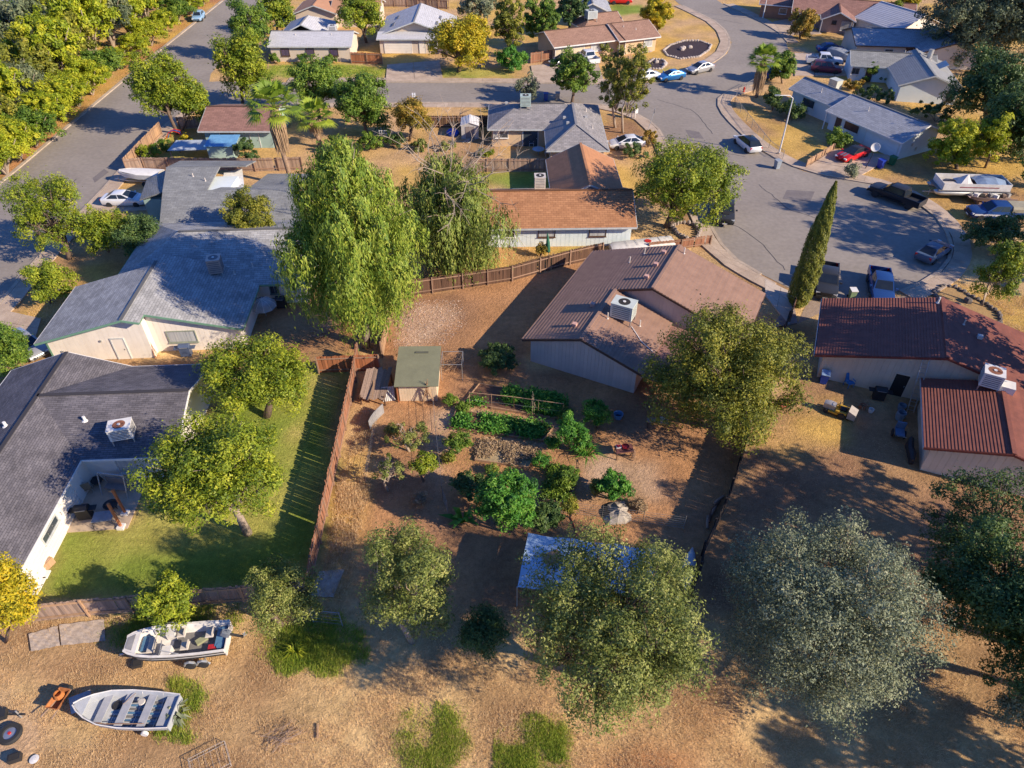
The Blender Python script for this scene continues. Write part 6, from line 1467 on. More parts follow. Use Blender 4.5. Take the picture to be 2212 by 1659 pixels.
MB().box(cpt(.22, .55) + Vector((0, 0, .06)), (1.0, .8, .03), .4).build('board_on_tarp', WD_TAN, e)
# ------------------------------------------------------------------ vegetable garden
M_SOIL = mat('bed_soil', (.20, .10, .055), .95, (.13, .065, .04), scale=3, bump=.6)
def bed(label, px, h=.22, m=None):
    pts = [Vector(G(*p)) for p in px]; o = pts[0]; e = empty('raised_bed', o, 0, label, 'garden bed')
    for i in range(len(pts)): MB().bar(pts[i] - o + Vector((0, 0, h / 2)), pts[(i + 1) % len(pts)] - o + Vector((0, 0, h / 2)), .06, h).build('board', WD_TAN, e)
    MB().prism([((p - o).x, (p - o).y) for p in pts], .01, h - .08).build('soil', m or M_SOIL, e)
    return e, pts, o
def bed_plants(label, px, n, leaf, m, h, sd, name='vegetable_plants', clump=.22):
    rg = np.random.default_rng(sd); pts = poly_w(px); lo, hi = pts.min(0), pts.max(0); C = []
    while len(C) < n:
        q = lo + rg.random((n, 2)) * (hi - lo); q = q[inside(q, pts)]; d = vnoise(q[:, 0], q[:, 1], sd, .9); q = q[d > .46]
        C += list(q)
    C = np.array(C[:n]); hh = h * (.15 + 1.1 * vnoise(C[:, 0], C[:, 1], sd + 3, .8)); k = 9
    Z = np.repeat(np.stack([C[:, 0], C[:, 1], hh * .6], 1), k, 0) + rg.normal(size=(n * k, 3)) * np.array([clump, clump, h * .22]); Z[:, 2] = np.abs(Z[:, 2]) + .12
    N = unit(rg.normal(size=Z.shape) * .6 + np.array([0.1, -.1, .9])); T = rg.normal(size=Z.shape); s = leaf * (.6 + .8 * rg.random(len(Z)))
    o = np.array([C[:, 0].mean(), C[:, 1].mean(), 0]); ob = link(name, leaf_mesh(name, Z - o, N, T, s, s * .7, rg.random(len(Z)) * .6 + .4 * np.repeat(rg.random(n), k), m), None, tuple(o)); tag(ob, label, 'plants', None, 'stuff'); return ob
A = [(1002, 874), (1036, 832), (1226, 868), (1204, 906)]; Bp = [(972, 926), (986, 888), (1196, 925), (1172, 955)]; Cp = [(1026, 996), (1046, 955), (1165, 972), (1140, 1012)]
bed('large raised bed below the trellis wire', A); bed('raised bed with mixed greens between the large bed and the dry bed', Bp); bed('raised bed of dry straw coloured crop', Cp, .2, mat('straw', (.42, .32, .17), .95, (.30, .22, .12), scale=6, bump=.8))
bed('narrow raised bed beside the tall bushes', [(1172, 1082), (1190, 1005), (1250, 1018), (1228, 1092)])
bed_plants('dense leafy greens filling the large raised bed', [(1010, 872), (1038, 838), (1220, 870), (1200, 900)], 1300, .19, L_VEG, .7, 31)
bed_plants('mixed green vegetables in the second raised bed', [(976, 924), (988, 892), (1192, 927), (1170, 950)], 700, .16, L_VEG, .5, 35)
bed_plants('drying straw coloured crop in the dry bed', [(1030, 993), (1048, 960), (1160, 975), (1138, 1008)], 900, .12, L_DRY, .3, 39)
bed_plants('low greens in the narrow bed', [(1176, 1078), (1192, 1010), (1246, 1022), (1226, 1088)], 260, .15, L_GRN, .35, 43)
def shrub(label, base, ctr, half, m, n=2600, leaf=.16, nl=5, clump=.32, **kw): return TR(label, base, ctr, half, m, n, leaf, 'shrub', 'shrub', None, nl, None, clump, trunk=False, **kw)
shrub('bright green rounded shrub left of the dry bed', (990, 980), (988, 958), (32, 26), L_GRN)
shrub('tall leafy bush between the beds and the grill table', (1240, 975), (1238, 938), (44, 44), L_VEG, 5200)
shrub('tall glossy bush beside the back patio of the tiled house', (1290, 925), (1288, 896), (40, 36), L_VEG, 4200)
shrub('narrow green bush beside the narrow bed', (1225, 1060), (1226, 1035), (26, 34), L_GRN, 3000)
shrub('grassy leafed clump in the sunny dirt', (1326, 1080), (1326, 1052), (36, 34), L_VEG, 4200, .2)
shrub('huge mound of squash vine in the middle of the garden', (1092, 1150), (1094, 1082), (68, 78), L_VEG, 11000, .2, 9, .4)
shrub('dark broad leafed bush right of the vine mound', (1182, 1145), (1178, 1118), (40, 34), L_DARK, 3600, .24)
shrub('low shaded plant patch left of the vine mound', (1012, 1075), (1014, 1048), (40, 34), L_DARK, 3000, .2, ratio=.4)
shrub('dark shaded shrub bed against the tiled house', (1068, 795), (1068, 774), (48, 26), L_DARK, 5000, .2)
shrub('small bright sapling right of the shed', (972, 876), (972, 864), (13, 16), L_GRN, 900)
shrub('small shrub in a red earth strip by the pen', (1232, 1118), (1232, 1094), (16, 16), L_OLIVE, 900)
TR('small light green fruit tree in the left garden plot', (916, 1040), (916, 1005), (30, 30), L_YEL, 2600, .16, nl=5, clump=.3)
TR('sparse fruit tree near the shed front', (885, 975), (882, 940), (48, 32), L_OAK, 1900, .15, nl=6, clump=.3, bark=M_BARKP)
TR('thin crooked fruit tree in the left garden plot', (838, 1060), (838, 1015), (32, 34), L_OAK, 800, .15, nl=5, clump=.3, bark=M_BARKP)
TR('thin sapling with orange leaves beside the pen', (1290, 1130), (1232, 1085), (16, 14), L_RUST, 500, .14, nl=3) if False else None
# banana like plant
def blade_plant(label, px, n, L, w, m, sd, up=.8, name='plant', tint=(.3, .9)):
    rg = np.random.default_rng(sd); e = at(name, label, 'plant', px); q = MB(); ti = []
    for k in range(n):
        a = rg.uniform(0, 6.28); el = rg.uniform(.35, 1.4) * up; l = L * rg.uniform(.6, 1.1); d = Vector((math.cos(a), math.sin(a), 0)); s = Vector((-d.y, d.x, 0)) * w * .5
        p = [Vector((0, 0, .02)) + d * .04 * rg.random(), d * l * math.cos(el) * .55 + Vector((0, 0, l * math.sin(el) * .75)), d * l * math.cos(el) * 1.15 + Vector((0, 0, l * math.sin(el) * .6))]
        q.add([p[0] - s * .4, p[0] + s * .4, p[1] + s, p[2], p[1] - s], [(0, 1, 2, 4), (4, 2, 3)]); t = rg.uniform(*tint); ti += [t, t]
    me = q.mesh('leaves', m); a_ = me.attributes.new('tint', 'FLOAT', 'FACE'); a_.data.foreach_set('value', ti); link('leaves', me, e); return e
blade_plant('banana plant with broad leaves left of the vine mound', (1000, 1128), 12, 1.5, .4, L_VEG, 61)
blade_plant('spiky sage green plant at the stern of the rowing boat', (384, 1545), 36, 1.0, .13, L_GREY, 62)
blade_plant('tall grassy clump beside the tall leafy bush', (1268, 985), 60, 1.5, .07, L_VEG, 63)
blade_plant('tuft of pampas grass at the edge of the green weeds', (640, 1410), 90, .9, .05, L_YEL, 64)
# bean pole bundles and branch heap
def sticks(name, label, cat, px, n, L, spread, sd, m=WD_TAN, flat=False, r=.018):
    rg = np.random.default_rng(sd); e = at(name, label, cat, px)
    for k in range(n):
        a = rg.uniform(0, 6.28); l = L * rg.uniform(.7, 1.1)
        if flat:
            a = rg.normal() * .5 + .6; p0 = Vector((rg.normal() * .3, rg.normal() * .25, .05 + k * .012)); d = Vector((math.cos(a), math.sin(a), rg.uniform(0, .12))) * l * .5; MB().tube([p0 - d * .6, p0 + d], [r, r * .5], 5).build('stick', m, e)
        else: MB().tube([(math.cos(a) * spread, math.sin(a) * spread, 0), (rg.normal() * .06, rg.normal() * .06, l * .85), (-math.cos(a) * .12, -math.sin(a) * .12, l)], [r, r * .8, r * .5], 5).build('stick', m, e)
    return e
sticks('bean_poles', 'tepee of bean poles beside the shed front', 'bean poles', (926, 872), 14, 2.2, .5, 71)
sticks('branch_heap', 'heap of cut poles behind the shed', 'branches', (985, 790), 22, 2.6, .3, 72, flat=True)
sticks('branch_heap', 'pile of dead branches in the leafy yard', 'branches', (692, 722), 26, 2.0, .3, 73, M_BARKP, flat=True)
sticks('branch_heap', 'tangle of dead twigs in the dry field at the bottom', 'branches', (610, 1600), 26, 1.7, .3, 74, WD_GREY, flat=True, r=.012)
sticks('vine_canes', 'dead canes leaning on the white house wall', 'branches', (335, 770), 8, 2.0, .35, 75, WD_RUST)
e = at('pipe_frame', 'thin metal pipe frame standing behind the vegetable beds', 'frame', (955, 822))
for x0, y0 in ((0, 0), (1.6, 0), (0, 1.6), (1.6, 1.6)): MB().cyl((x0, y0, 0), .02, 1.6, 5).build('pipe', M_METAL, e)
for a_, b_ in (((0, 0), (1.6, 0)), ((0, 1.6), (1.6, 1.6)), ((0, 0), (0, 1.6)), ((1.6, 0), (1.6, 1.6))): MB().bar((*a_, 1.6), (*b_, 1.6), .03).build('pipe', M_METAL, e)
# dead vine on trellis
sticks('dead_vine', 'dead pale vine hanging on the trellis over the large bed', 'vine', (1150, 893), 9, 1.9, .4, 76, mat('vine_pale', (.46, .36, .24), .9))
# grill table with red bowls
M_REDP = mat('plastic_red', (.60, .035, .025), .4)
e = at('garden_table', 'slatted table with red basin and tray in the garden', 'table', (1346, 985), 8)
for k in range(5): MB().box((0, -.3 + k * .15, .72), (1.25, .12, .04)).build('slat', mat('slat_maroon', (.18, .07, .06), .7), e)
for x in (-.55, .55):
    for y in (-.3, .3): MB().bar((x, y, 0), (x, y, .7), .05).build('leg', WD_DARK, e)
MB().lathe((.12, .12, .745), [(.1, 0), (.24, .02), (.27, .1), (.24, .1), (.21, .04)], 14).build('red_basin', M_REDP, e); MB().box((-.35, .2, .79), (.36, .3, .1)).build('tray', M_TRIMW, e); MB().box((-.35, .2, .85), (.28, .22, .04)).build('tray_filling', M_REDP, e)
sticks('branch_heap', 'bundle of twigs beside the slatted table', 'branches', (1365, 990), 10, .9, .25, 77, WD_GREY)
# tarp mound
e = at('tarp_mound', 'grey netting tarp over a mound in the pen', 'tarp', (1335, 1112))
rg = np.random.default_rng(9); q = MB(); K = 11; vs = []
for i in range(4):
    for j in range(K):
        a = 6.283 * j / K; r = (1.05, .85, .5, .12)[i] * (1 + .25 * rg.normal()); vs.append((math.cos(a) * r, math.sin(a) * r * .9, (.02, .22, .42, .55)[i] * (1 + .15 * rg.normal())))
q.add(vs, [(i * K + j, i * K + (j + 1) % K, (i + 1) * K + (j + 1) % K, (i + 1) * K + j) for i in range(3) for j in range(K)] + [tuple(range(3 * K, 4 * K))]); q.build('tarp', mat('net_grey', (.46, .40, .34), .9, (.30, .26, .2), scale=5, bump=.7), e)
# kayak-like hull at the black fence
e = at('kayak', 'white kayak with black cockpit beside the black fence', 'kayak', (1487, 1235), 72)
MB().loft([[(x, math.cos(t) * w, .25 + math.sin(t) * h) for t in [k * .628 for k in range(10)]] for x, w, h in ((-1.5, .04, .03), (-1.1, .24, .14), (-.3, .4, .2), (.4, .4, .2), (1.1, .24, .15), (1.6, .04, .05))]).build('hull', mat('kayak_white', (.55, .58, .62), .4), e, smooth=True)
MB().lathe((-.2, 0, .43), [(.28, 0), (.33, .02), (.33, .06), (.28, .06)], 14).build('cockpit_rim', M_BLK, e); MB().cyl((-.2, 0, .42), .28, .025, 14).build('cockpit', M_DARK, e)
for k in range(5):
    e = at('log', 'dark log by the black fence, %s from the top' % ORD[k], 'log', (1552 - k * 6, 1082 + k * 12), 40 + k * 9, 'logs by the black fence'); MB().tube([(-.5, 0, .1), (0, .02, .11), (.5, 0, .1)], [.09, .1, .085], 8).build('trunk', WD_DARK if k % 2 else WD_GREY, e)
# ------------------------------------------------------------------ bins, chairs, grills
def bin_(label, px, c, rz=0, s=1.0, lid=None):
    e = at('wheelie_bin', label, 'bin', px, rz); m = mat('bin_%d_%d_%d' % tuple(int(q * 255) for q in c), c, .5)
    MB().loft([[(-.24 * s, -.28 * s, .05), (.24 * s, -.28 * s, .05), (.24 * s, .22 * s, .05), (-.24 * s, .22 * s, .05)], [(-.3 * s, -.34 * s, 1.0 * s), (.3 * s, -.34 * s, 1.0 * s), (.3 * s, .34 * s, 1.0 * s), (-.3 * s, .34 * s, 1.0 * s)]]).build('tub', m, e)
    MB().box((0, -.02, 1.03 * s), (.66 * s, .76 * s, .06), M=Matrix.Rotation(.06, 4, 'X')).build('lid', lid or m, e)
    for x in (-.26, .26): MB().lathe((0, 0, 0), [(.03, -.03), (.1, -.03), (.1, .03), (.03, .03)], 10).build('wheel', M_TYRE, e, (x * s, .3 * s, .1), (0, R(90), 0))
    return e
bin_('grey blue wheelie bin at the kerb below the street lamp', (1677, 364), (.30, .34, .38), 20)
bin_('blue wheelie bin right of the red car', (1900, 363), (.02, .05, .38), 30)
bin_('green wheelie bin beside the blue bin at the garage corner', (1925, 356), (.02, .16, .07), 30)
bin_('blue wheelie bin on the near verge of the cross street', (1179, 217), (.03, .09, .36))
bin_('grey wheelie bin on the near verge of the cross street', (1204, 216), (.3, .31, .31))
bin_('small green and white bin between the two court pickups', (1838, 644), (.25, .36, .20), 0, .9, M_TRIMW)
bin_('bright blue bin by the corner of the maroon tiled house', (1777, 826), (.03, .10, .50), -20, .95, mat('bin_lid', (.35, .5, .7), .5))
def chair(label, px, rz, m, frame, name='chair', recline=.2):
    e = at(name, label, 'chair', px, rz)
    MB().box((0, 0, .42), (.55, .55, .05)).build('seat', m, e); MB().box((0, .27, .75), (.55, .05, .7), M=Matrix.Rotation(-recline, 4, 'X')).build('backrest', m, e)
    for x in (-.26, .26):
        for y in (-.25, .25): MB().bar((x, y, 0), (x, y, .42), .04).build('leg', frame, e)
        MB().bar((x, -.27, .62), (x, .27, .64), .05).build('armrest', frame, e)
    return e
chair('blue plastic chair by the cream wall', (1832, 834), 20, mat('chair_blue', (.05, .22, .50), .5), MATS['chair_blue'])
chair('tan sling chair on the charcoal house patio', (193, 1062), -150, mat('sling_tan', (.33, .25, .15), .8), M_METAL)
chair('dark brown chair at the patio wall', (170, 1074), -100, mat('chair_dark', (.07, .05, .045), .6), M_BLK)
chair('white lounge chair on the hip roofed house patio, left one', (1134, 314), 0, mat('lounge_blue', (.35, .45, .55), .6), M_TRIMW, 'lounge_chair', .6)
chair('white lounge chair on the hip roofed house patio, right one', (1148, 315), 0, mat('lounge_blue', (.35, .45, .55), .6), M_TRIMW, 'lounge_chair', .6)
def grill(label, px, rz, m):
    e = at('barbecue', label, 'barbecue', px, rz)
    MB().box((0, 0, .45), (.8, .5, .75)).build('cabinet', m, e); MB().loft([[(x, -.26, .84), (x, -.28, 1.0), (x, -.1, 1.16), (x, .14, 1.14), (x, .27, .95), (x, .27, .84)] for x in (-.4, .4)]).build('lid', m, e)
    for s in (-1, 1): MB().box((s * .62, 0, .84), (.42, .46, .04)).build('side_shelf', m, e)
    MB().bar((-.3, -.31, .98), (.3, -.31, .98), .03).build('handle', M_METAL, e)
    for s in (-1, 1): MB().lathe((0, 0, 0), [(.02, -.03), (.09, -.03), (.09, .03), (.02, .03)], 8).build('wheel', M_TYRE, e, (s * .36, .2, .09), (0, R(90), 0))
    return e
grill('black barbecue on the charcoal house patio', (188, 1118), 10, M_BLK); grill('blue grey barbecue beside the white house window', (405, 768), 5, mat('grill_blue', (.09, .12, .2), .4))
grill('dark barbecue beside the open door of the cream house', (1895, 862), -15, M_BLK); grill('black barbecue against the shaded wing of the slate roof', (610, 664), 0, M_BLK)
# patio of the charcoal house
pp = [(127, 1152), (276, 1142), (300, 1085), (320, 1030), (338, 975), (160, 985)]
o = G(*pp[0]); e = empty('patio_slab', o); e['kind'] = 'structure'; MB().prism([(G(*p) - o).xy[:] for p in pp], -.02, .06).build('slab', mat('patio_concrete', (.48, .37, .26), .9, (.40, .31, .22), fine=.1), e)
e = at('patio_swing', 'grey framed patio swing seat', 'swing', (258, 1062), -8)
for x in (-.9, .9): MB().bar((x, -.5, 0), (x, 0, 1.7), .06).bar((x, .5, 0), (x, 0, 1.7), .06).build('frame_leg', M_METAL, e)
MB().bar((-.9, 0, 1.7), (.9, 0, 1.7), .06).build('top_bar', M_METAL, e); MB().box((0, 0, .5), (1.5, .5, .08)).build('seat', mat('swing_seat', (.24, .20, .18), .8), e); MB().box((0, .26, .8), (1.5, .06, .55)).build('backrest', MATS['swing_seat'], e)
e = at('glass_table', 'low glass patio table with thin metal legs', 'table', (231, 1130), 10)
MB().box((0, 0, .68), (1.2, .85, .03)).build('glass_top', mat('table_glass', (.30, .33, .36), .08, alpha=.75), e)
for x in (-.55, .55):
    for y in (-.38, .38): MB().bar((x * 1.15, y * 1.2, 0), (x, y, .67), .03).build('leg', M_BLK, e)
e = at('fire_pit', 'round black fire bowl between the brown posts', 'fire pit', (244, 1100)); MB().lathe((0, 0, .25), [(.15, 0), (.4, .12), (.45, .25), (.38, .24), (.3, .12)], 14).build('bowl', M_BLK, e)
for k in range(3): MB().bar((math.cos(k * 2.1) * .35, math.sin(k * 2.1) * .35, 0), (math.cos(k * 2.1) * .25, math.sin(k * 2.1) * .25, .35), .03).build('leg', M_BLK, e)
e = at('side_table', 'dark hexagonal side table against the patio wall', 'table', (215, 1046)); MB().cyl((0, 0, .42), .42, .05, 6).build('top', M_BLK, e); MB().cyl((0, 0, 0), .1, .42, 6).build('pedestal', M_BLK, e)
for lb, a_, b_ in (('rust brown patio post in a white footing, left', (263, 1140), (233, 1052)), ('rust brown patio post in a white footing, right', (272, 1110), (245, 1030))):
    e = at('patio_post', lb, 'post', a_); p = G(*a_); h = 2.35
    MB().bar((0, 0, .2), (0, 0, h), .13).build('shaft', WD_RED, e); MB().box((0, 0, .1), (.42, .42, .2)).build('footing', M_TRIMW, e)
for i, (lb, px) in enumerate((('white stepping slab nearest the white wall end', (82, 1243)), ('white stepping slab by the yellowing tree, upper', (72, 1258)), ('white stepping slab by the yellowing tree, lower', (62, 1277)))):
    e = at('stepping_slab', lb, 'paving slab', px, 3); MB().box((0, 0, .05), (1.3, .55, .1)).build('slab', M_TRIMW, e)
e = at('storage_crate', 'tan wooden crate beside the white wall', 'crate', (104, 1222), 70); MB().box((0, 0, .25), (.7, .5, .5)).build('box', WD_TAN, e); MB().box((0, 0, .52), (.5, .34, .04)).build('lid', WD_GREY, e)
# clear parasol by the wing of the slate roofed house
e = at('garden_umbrella', 'clear domed garden umbrella at the shaded wall', 'umbrella', (575, 682)); MB().cyl((0, 0, 0), .03, 1.7, 6).build('pole', M_METAL, e)
for k in range(10):
    a0, a1 = k * .6283, (k + 1) * .6283; q = MB(); pr = [(.02, 1.75), (.6, 1.62), (1.0, 1.3), (1.12, 1.0)]
    vs = [(r * math.cos(a), r * math.sin(a), z) for r, z in pr for a in (a0, a1)]; q.add(vs, [(i * 2, i * 2 + 1, i * 2 + 3, i * 2 + 2) for i in range(3)]).build('panel', mat('clear_vinyl', (.45, .52, .56), .15, alpha=.62), e, smooth=True)
    MB().tube([(r * math.cos(a0), r * math.sin(a0), z + .01) for r, z in pr], .012, 4).build('rib', M_TRIMW, e)
# green closed umbrella
e = at('closed_umbrella', 'closed dark green patio umbrella leaning in the golden yard', 'umbrella', (1185, 558)); MB().tube([(0, 0, .6), (-.05, .1, .7), (-.1, .3, 1.6), (-.16, .5, 2.5)], [.05, .22, .18, .03], 8).build('canopy', mat('canvas_green', (.02, .13, .075), .8), e); MB().tube([(0, 0, 0), (-.02, .05, .8)], .03, 6).build('pole', M_METAL, e)
shrub('orange leafed shrub beside the closed green umbrella', (1168, 555), (1169, 540), (12, 16), L_RUST, 900, .2)
# white box trailer with red disc beyond the tiled house
a, b = Vector(G(1318, 548)), Vector(G(1452, 534)); c = (a + b) / 2
e = empty('cargo_trailer', (c.x, c.y + .2, 0), math.atan2((b - a).y, (b - a).x), 'long white trailer with red disc on its roof behind the tiled house', 'trailer')
MB().loft([[(x, -w, .3), (x, -w, h), (x, -w * .7, h + .14), (x, w * .7, h + .14), (x, w, h), (x, w, .3)] for x, w, h in ((-3.2, .5, .6), (-2.8, .8, .68), (3.0, .85, .74), (3.2, .75, .7))]).build('body', M_HULLW, e, smooth='auto')
MB().lathe((.6, 0, .885), [(.3, 0), (.34, .012), (.15, .015)], 18).build('red_disc', M_REDP, e)
for x in (-1.6, -.6, 1.8): MB().box((x, 0, .9), (.03, 1.2, .02)).build('roof_seam', M_METAL, e)
wheels(e, (-.5, .5), .85, .3, .2)
# hip roofed house patio set, stored things, sheds' junk
e = at('patio_table', 'round pale blue table on the rear patio', 'table', (1163, 334)); MB().cyl((0, 0, .7), .75, .04, 16).build('top', mat('table_blue', (.38, .5, .58), .5), e); MB().cyl((0, 0, 0), .06, .7, 8).build('pedestal', M_METAL, e)
chair('pale chair beside the round patio table', (1182, 336), -80, M_TRIMW, M_TRIMW)
e = at('tarp_bundle', 'bright blue tarp bundle beside the metal shed', 'tarp', (978, 290)); MB().lathe((0, 0, 0), [(.8, 0), (.85, .3), (.55, .6), (.15, .75)], 9).build('tarp', mat('tarp_bright', (.02, .10, .55), .6), e)
sticks('scrap_heap', 'heap of bicycle and scrap parts in front of the metal shed', 'scrap', (1010, 306), 16, 1.8, .5, 78, M_METAL, flat=True)
e = at('trellis_screen', 'white lattice screen by the eucalyptus top', 'screen', (822, 308))
for k in range(5): MB().box((k * .3, 0, .8), (.05, .04, 1.6)).build('slat', M_TRIMW, e)
for k in range(5): MB().box((.6, .02, .2 + k * .33), (1.3, .03, .05)).build('slat', M_TRIMW, e)
e = at('climbing_toy', 'red and blue curved climbing toy in the flowered yard', 'toy', (378, 300))
for k, m in enumerate((M_REDP, mat('plastic_blue', (.04, .10, .5), .4), M_REDP)): MB().tube([(-1.2 + .2 * k, k * .35, .0), (-.6, k * .35, .8), (0, k * .35, 1.0), (.7, k * .35, .8), (1.2 - .2 * k, k * .35, .0)], .05, 6).build('arc', m, e)
shrub('bright flowering bush by the tan fence', (322, 345), (318, 332), (18, 18), L_YEL, 1200, .22); shrub('tall yellow corn-like plants behind the tan fence', (400, 318), (402, 308), (14, 16), L_GOLD, 700, .24); shrub('green hedge behind the pale blue lean-to', (340, 330), (345, 318), (30, 14), L_GRN, 1500, .22)
shrub('dark bush between the teal shed and the palm', (530, 345), (528, 325), (34, 24), L_DARK, 3000, .26); shrub('small green shrub in the bare back yard', (1050, 338), (1050, 330), (18, 12), L_YEL, 900, .22)
for i, x in enumerate((593, 653, 712)): shrub('clipped round bush under the long beige house, %s from the left' % ORD[i], (x, 137), (x, 127), (13 + i, 10), L_GRN, 1500, .22, 3, .3)
shrub('shrub under the tan house front window', (1304, 118), (1304, 104), (22, 14), L_OAK, 1300, .28); shrub('rose tinted shrub beside the white car', (1400, 318), (1402, 300), (22, 22), L_RUST, 1300, .24); shrub('pine like bush in front of the white car', (1372, 338), (1372, 326), (30, 18), L_DARK, 1800, .24)
shrub('dark hedge behind the long ranch house', (1890, 222), (1890, 205), (46, 18), L_DARK, 2600, .3); shrub('red brown shrub beyond the ranch house ridge', (1845, 192), (1845, 182), (24, 12), L_RUST, 1200, .3); shrub('dark undergrowth left of the oaks', (2020, 262), (2020, 245), (50, 22), L_DARK, 2800, .3)
for i, (x, y) in enumerate(((1848, 172), (1868, 178), (1905, 176))): shrub('small clipped shrub along the pale blue house, %s from the left' % ORD[i], (x, y), (x, y - 6), (8, 8), L_GRN, 500, .2, 2, .25)
# ------------------------------------------------------------------ things beside the maroon house
a, b = Vector(G(1838, 905)), Vector(G(1772, 880)); c = (a + b) / 2
e = empty('riding_mower', (c.x, c.y, 0), math.atan2((b - a).y, (b - a).x), 'yellow and black riding mower with grey grass bag', 'mower')
M_MYEL = mat('mower_yellow', (.55, .34, .04), .4)
MB().loft([[(x, -w, .35), (x, -w, z), (x, -w * .6, z + .08), (x, w * .6, z + .08), (x, w, z), (x, w, .35)] for x, w, z in ((.15, .26, .75), (.6, .28, .78), (.95, .24, .68))]).build('hood', M_SILV if False else mat('hood_silver', (.45, .43, .42), .4), e, smooth='auto')
MB().box((-.1, 0, .3), (1.2, .9, .12)).build('mower_deck', M_MYEL, e); MB().box((-.35, .38, .52), (.75, .16, .16)).box((-.35, -.38, .52), (.75, .16, .16)).build('fender', M_MYEL, e)
MB().box((-.4, 0, .62), (.42, .42, .12)).build('seat', M_BLK, e); MB().box((-.62, 0, .82), (.08, .42, .36)).build('seat_back', M_BLK, e)
MB().bar((.15, 0, .7), (-.05, 0, 1.0), .04).build('steering_column', M_BLK, e); MB().tube([(-.06 + .02 * math.sin(k * .7), .17 * math.cos(k * .7), 1.0 + .1 * math.sin(k * .7)) for k in range(10)], .018, 5, cap=False).build('steering_wheel', M_BLK, e)
MB().loft([[(x, -.4, .2), (x, -.42, z), (x, .42, z), (x, .4, .2)] for x, z in ((-1.35, .7), (-.8, .9))]).build('grass_bag', mat('bag_grey', (.45, .40, .35), .8), e)
wheels(e, (-.45,), .5, .27, .22, M_TRIMW); wheels(e, (.65,), .42, .19, .15, M_TRIMW)
p0, p1 = G(1966, 890), G(2002, 773, 3.9); e = empty('ladder', p0, 0, 'aluminium ladder leaning on the cream wall', 'ladder'); d = p1 - p0; sd_ = Vector((.9, -.35, 0)).normalized() * .22
for s in (-1, 1): MB().bar(sd_ * s, d + sd_ * s, .05, .08).build('stile', M_METAL, e)
for k in range(13): q = d * ((k + .5) / 13); MB().bar(q - sd_, q + sd_, .035).build('rung', M_METAL, e)
for lb, px, r, h, m in (('white bucket beside the plant pot', (1880, 890), .2, .32, M_TRIMW), ('grey blue barrel by the ladder foot', (1942, 905), .34, .7, mat('barrel_blue', (.20, .28, .36), .5)), ('grey blue tub behind the ladder barrel', (1946, 884), .3, .45, MATS['barrel_blue']), ('terracotta pot with dry plant by the cream wall', (1862, 882), .26, .34, mat('terracotta', (.42, .17, .08), .8))):
    e = at('barrel' if r > .27 else 'bucket', lb, 'barrel' if r > .27 else 'bucket', px); MB().lathe((0, 0, 0), [(r * .8, 0), (r, h * .5), (r * .95, h), (r * .85, h), (r * .8, h * .2)], 12).build('shell', m, e, smooth='auto'); MB().tube([(r, 0, h * .85), (0, r * 1.1, h * .6), (-r, 0, h * .85)], .012, 4).build('handle', M_METAL, e)
blade_plant('dry potted grass by the cream wall', (1866, 878), 40, .8, .04, L_DRY, 81)
e = at('garden_cart', 'blue grey two wheeled cart and seat against the cream wing', 'cart', (1938, 945), 70); MB().box((0, 0, .55), (.9, .6, .12)).build('seat', mat('cart_blue', (.12, .20, .32), .5), e); MB().box((.4, 0, .85), (.1, .6, .6)).build('backrest', MATS['cart_blue'], e); wheels(e, (.1,), .42, .3, .08); MB().bar((-.4, .2, .5), (-.95, .25, .95), .04).bar((-.4, -.2, .5), (-.95, -.25, .95), .04).build('handle_bar', M_METAL, e)
e = at('motor_scooter', 'dark scooter under a cover against the cream wing', 'scooter', (1962, 985), 75); MB().loft([[(x, -w, .25), (x, -w, z), (x, 0, z + .12), (x, w, z), (x, w, .25)] for x, w, z in ((-.9, .12, .5), (-.4, .22, .75), (.3, .2, .65), (.8, .16, 1.0), (.95, .08, .9))]).build('cover', M_BLK, e, smooth='auto'); wheels(e, (-.7, .75), .1, .26, .1)
e = at('toy_wagon', 'small red wagon at the edge of the olive tree', 'wagon', (1692, 880), 30); MB().box((0, 0, .28), (.8, .4, .14)).build('tray', mat('wagon_red', (.55, .12, .08), .5), e); wheels(e, (-.28, .28), .2, .12, .06); MB().bar((.4, 0, .25), (.9, 0, .3), .03).build('pull_handle', M_BLK, e)
# ------------------------------------------------------------------ street furniture
def lamp(label, base, top_y, arm):
    b = G(*base); h = min(zat(b.x, b.y, top_y), 9.0); e = empty('street_lamp', b, 0, label, 'street lamp', 'street lamps')
    MB().tube([(0, 0, 0), (0, 0, h * .5), (0, 0, h)], [.11, .085, .06], 8).build('pole', M_TRIMW, e); MB().tube([(0, 0, h - .02), (arm * .3, -.1, h + .35), (arm, -.3, h + .42)], [.05, .045, .04], 6).build('arm', M_TRIMW, e)
    MB().loft([[(arm * u, -.3 - .1, h + .38), (arm * u, -.2, h + .36), (arm * u, -.2, h + .48), (arm * u, -.4, h + .48)] for u in (1.0, 1.35)]).build('lamp_head', M_METAL, e); MB().cyl((0, 0, 0), .2, .25, 10).build('base', M_CONC, e)
lamp('white street lamp leaning arm over the ranch house lawn', (1682, 334), 212, -1.7); lamp('street lamp at the top edge above the bend', (1647, 42), -30, -1.7)
e = at('fire_hydrant', 'red fire hydrant on the corner footpath', 'hydrant', (1606, 200)); MB().lathe((0, 0, .13), [(.16, 0), (.16, .06), (.11, .08), (.11, .5), (.14, .52), (.12, .62), (.04, .7)], 10).build('barrel', M_REDP, e); MB().cyl((-.18, 0, .5), .06, .36, 8, axis='X').build('nozzle', M_REDP, e)
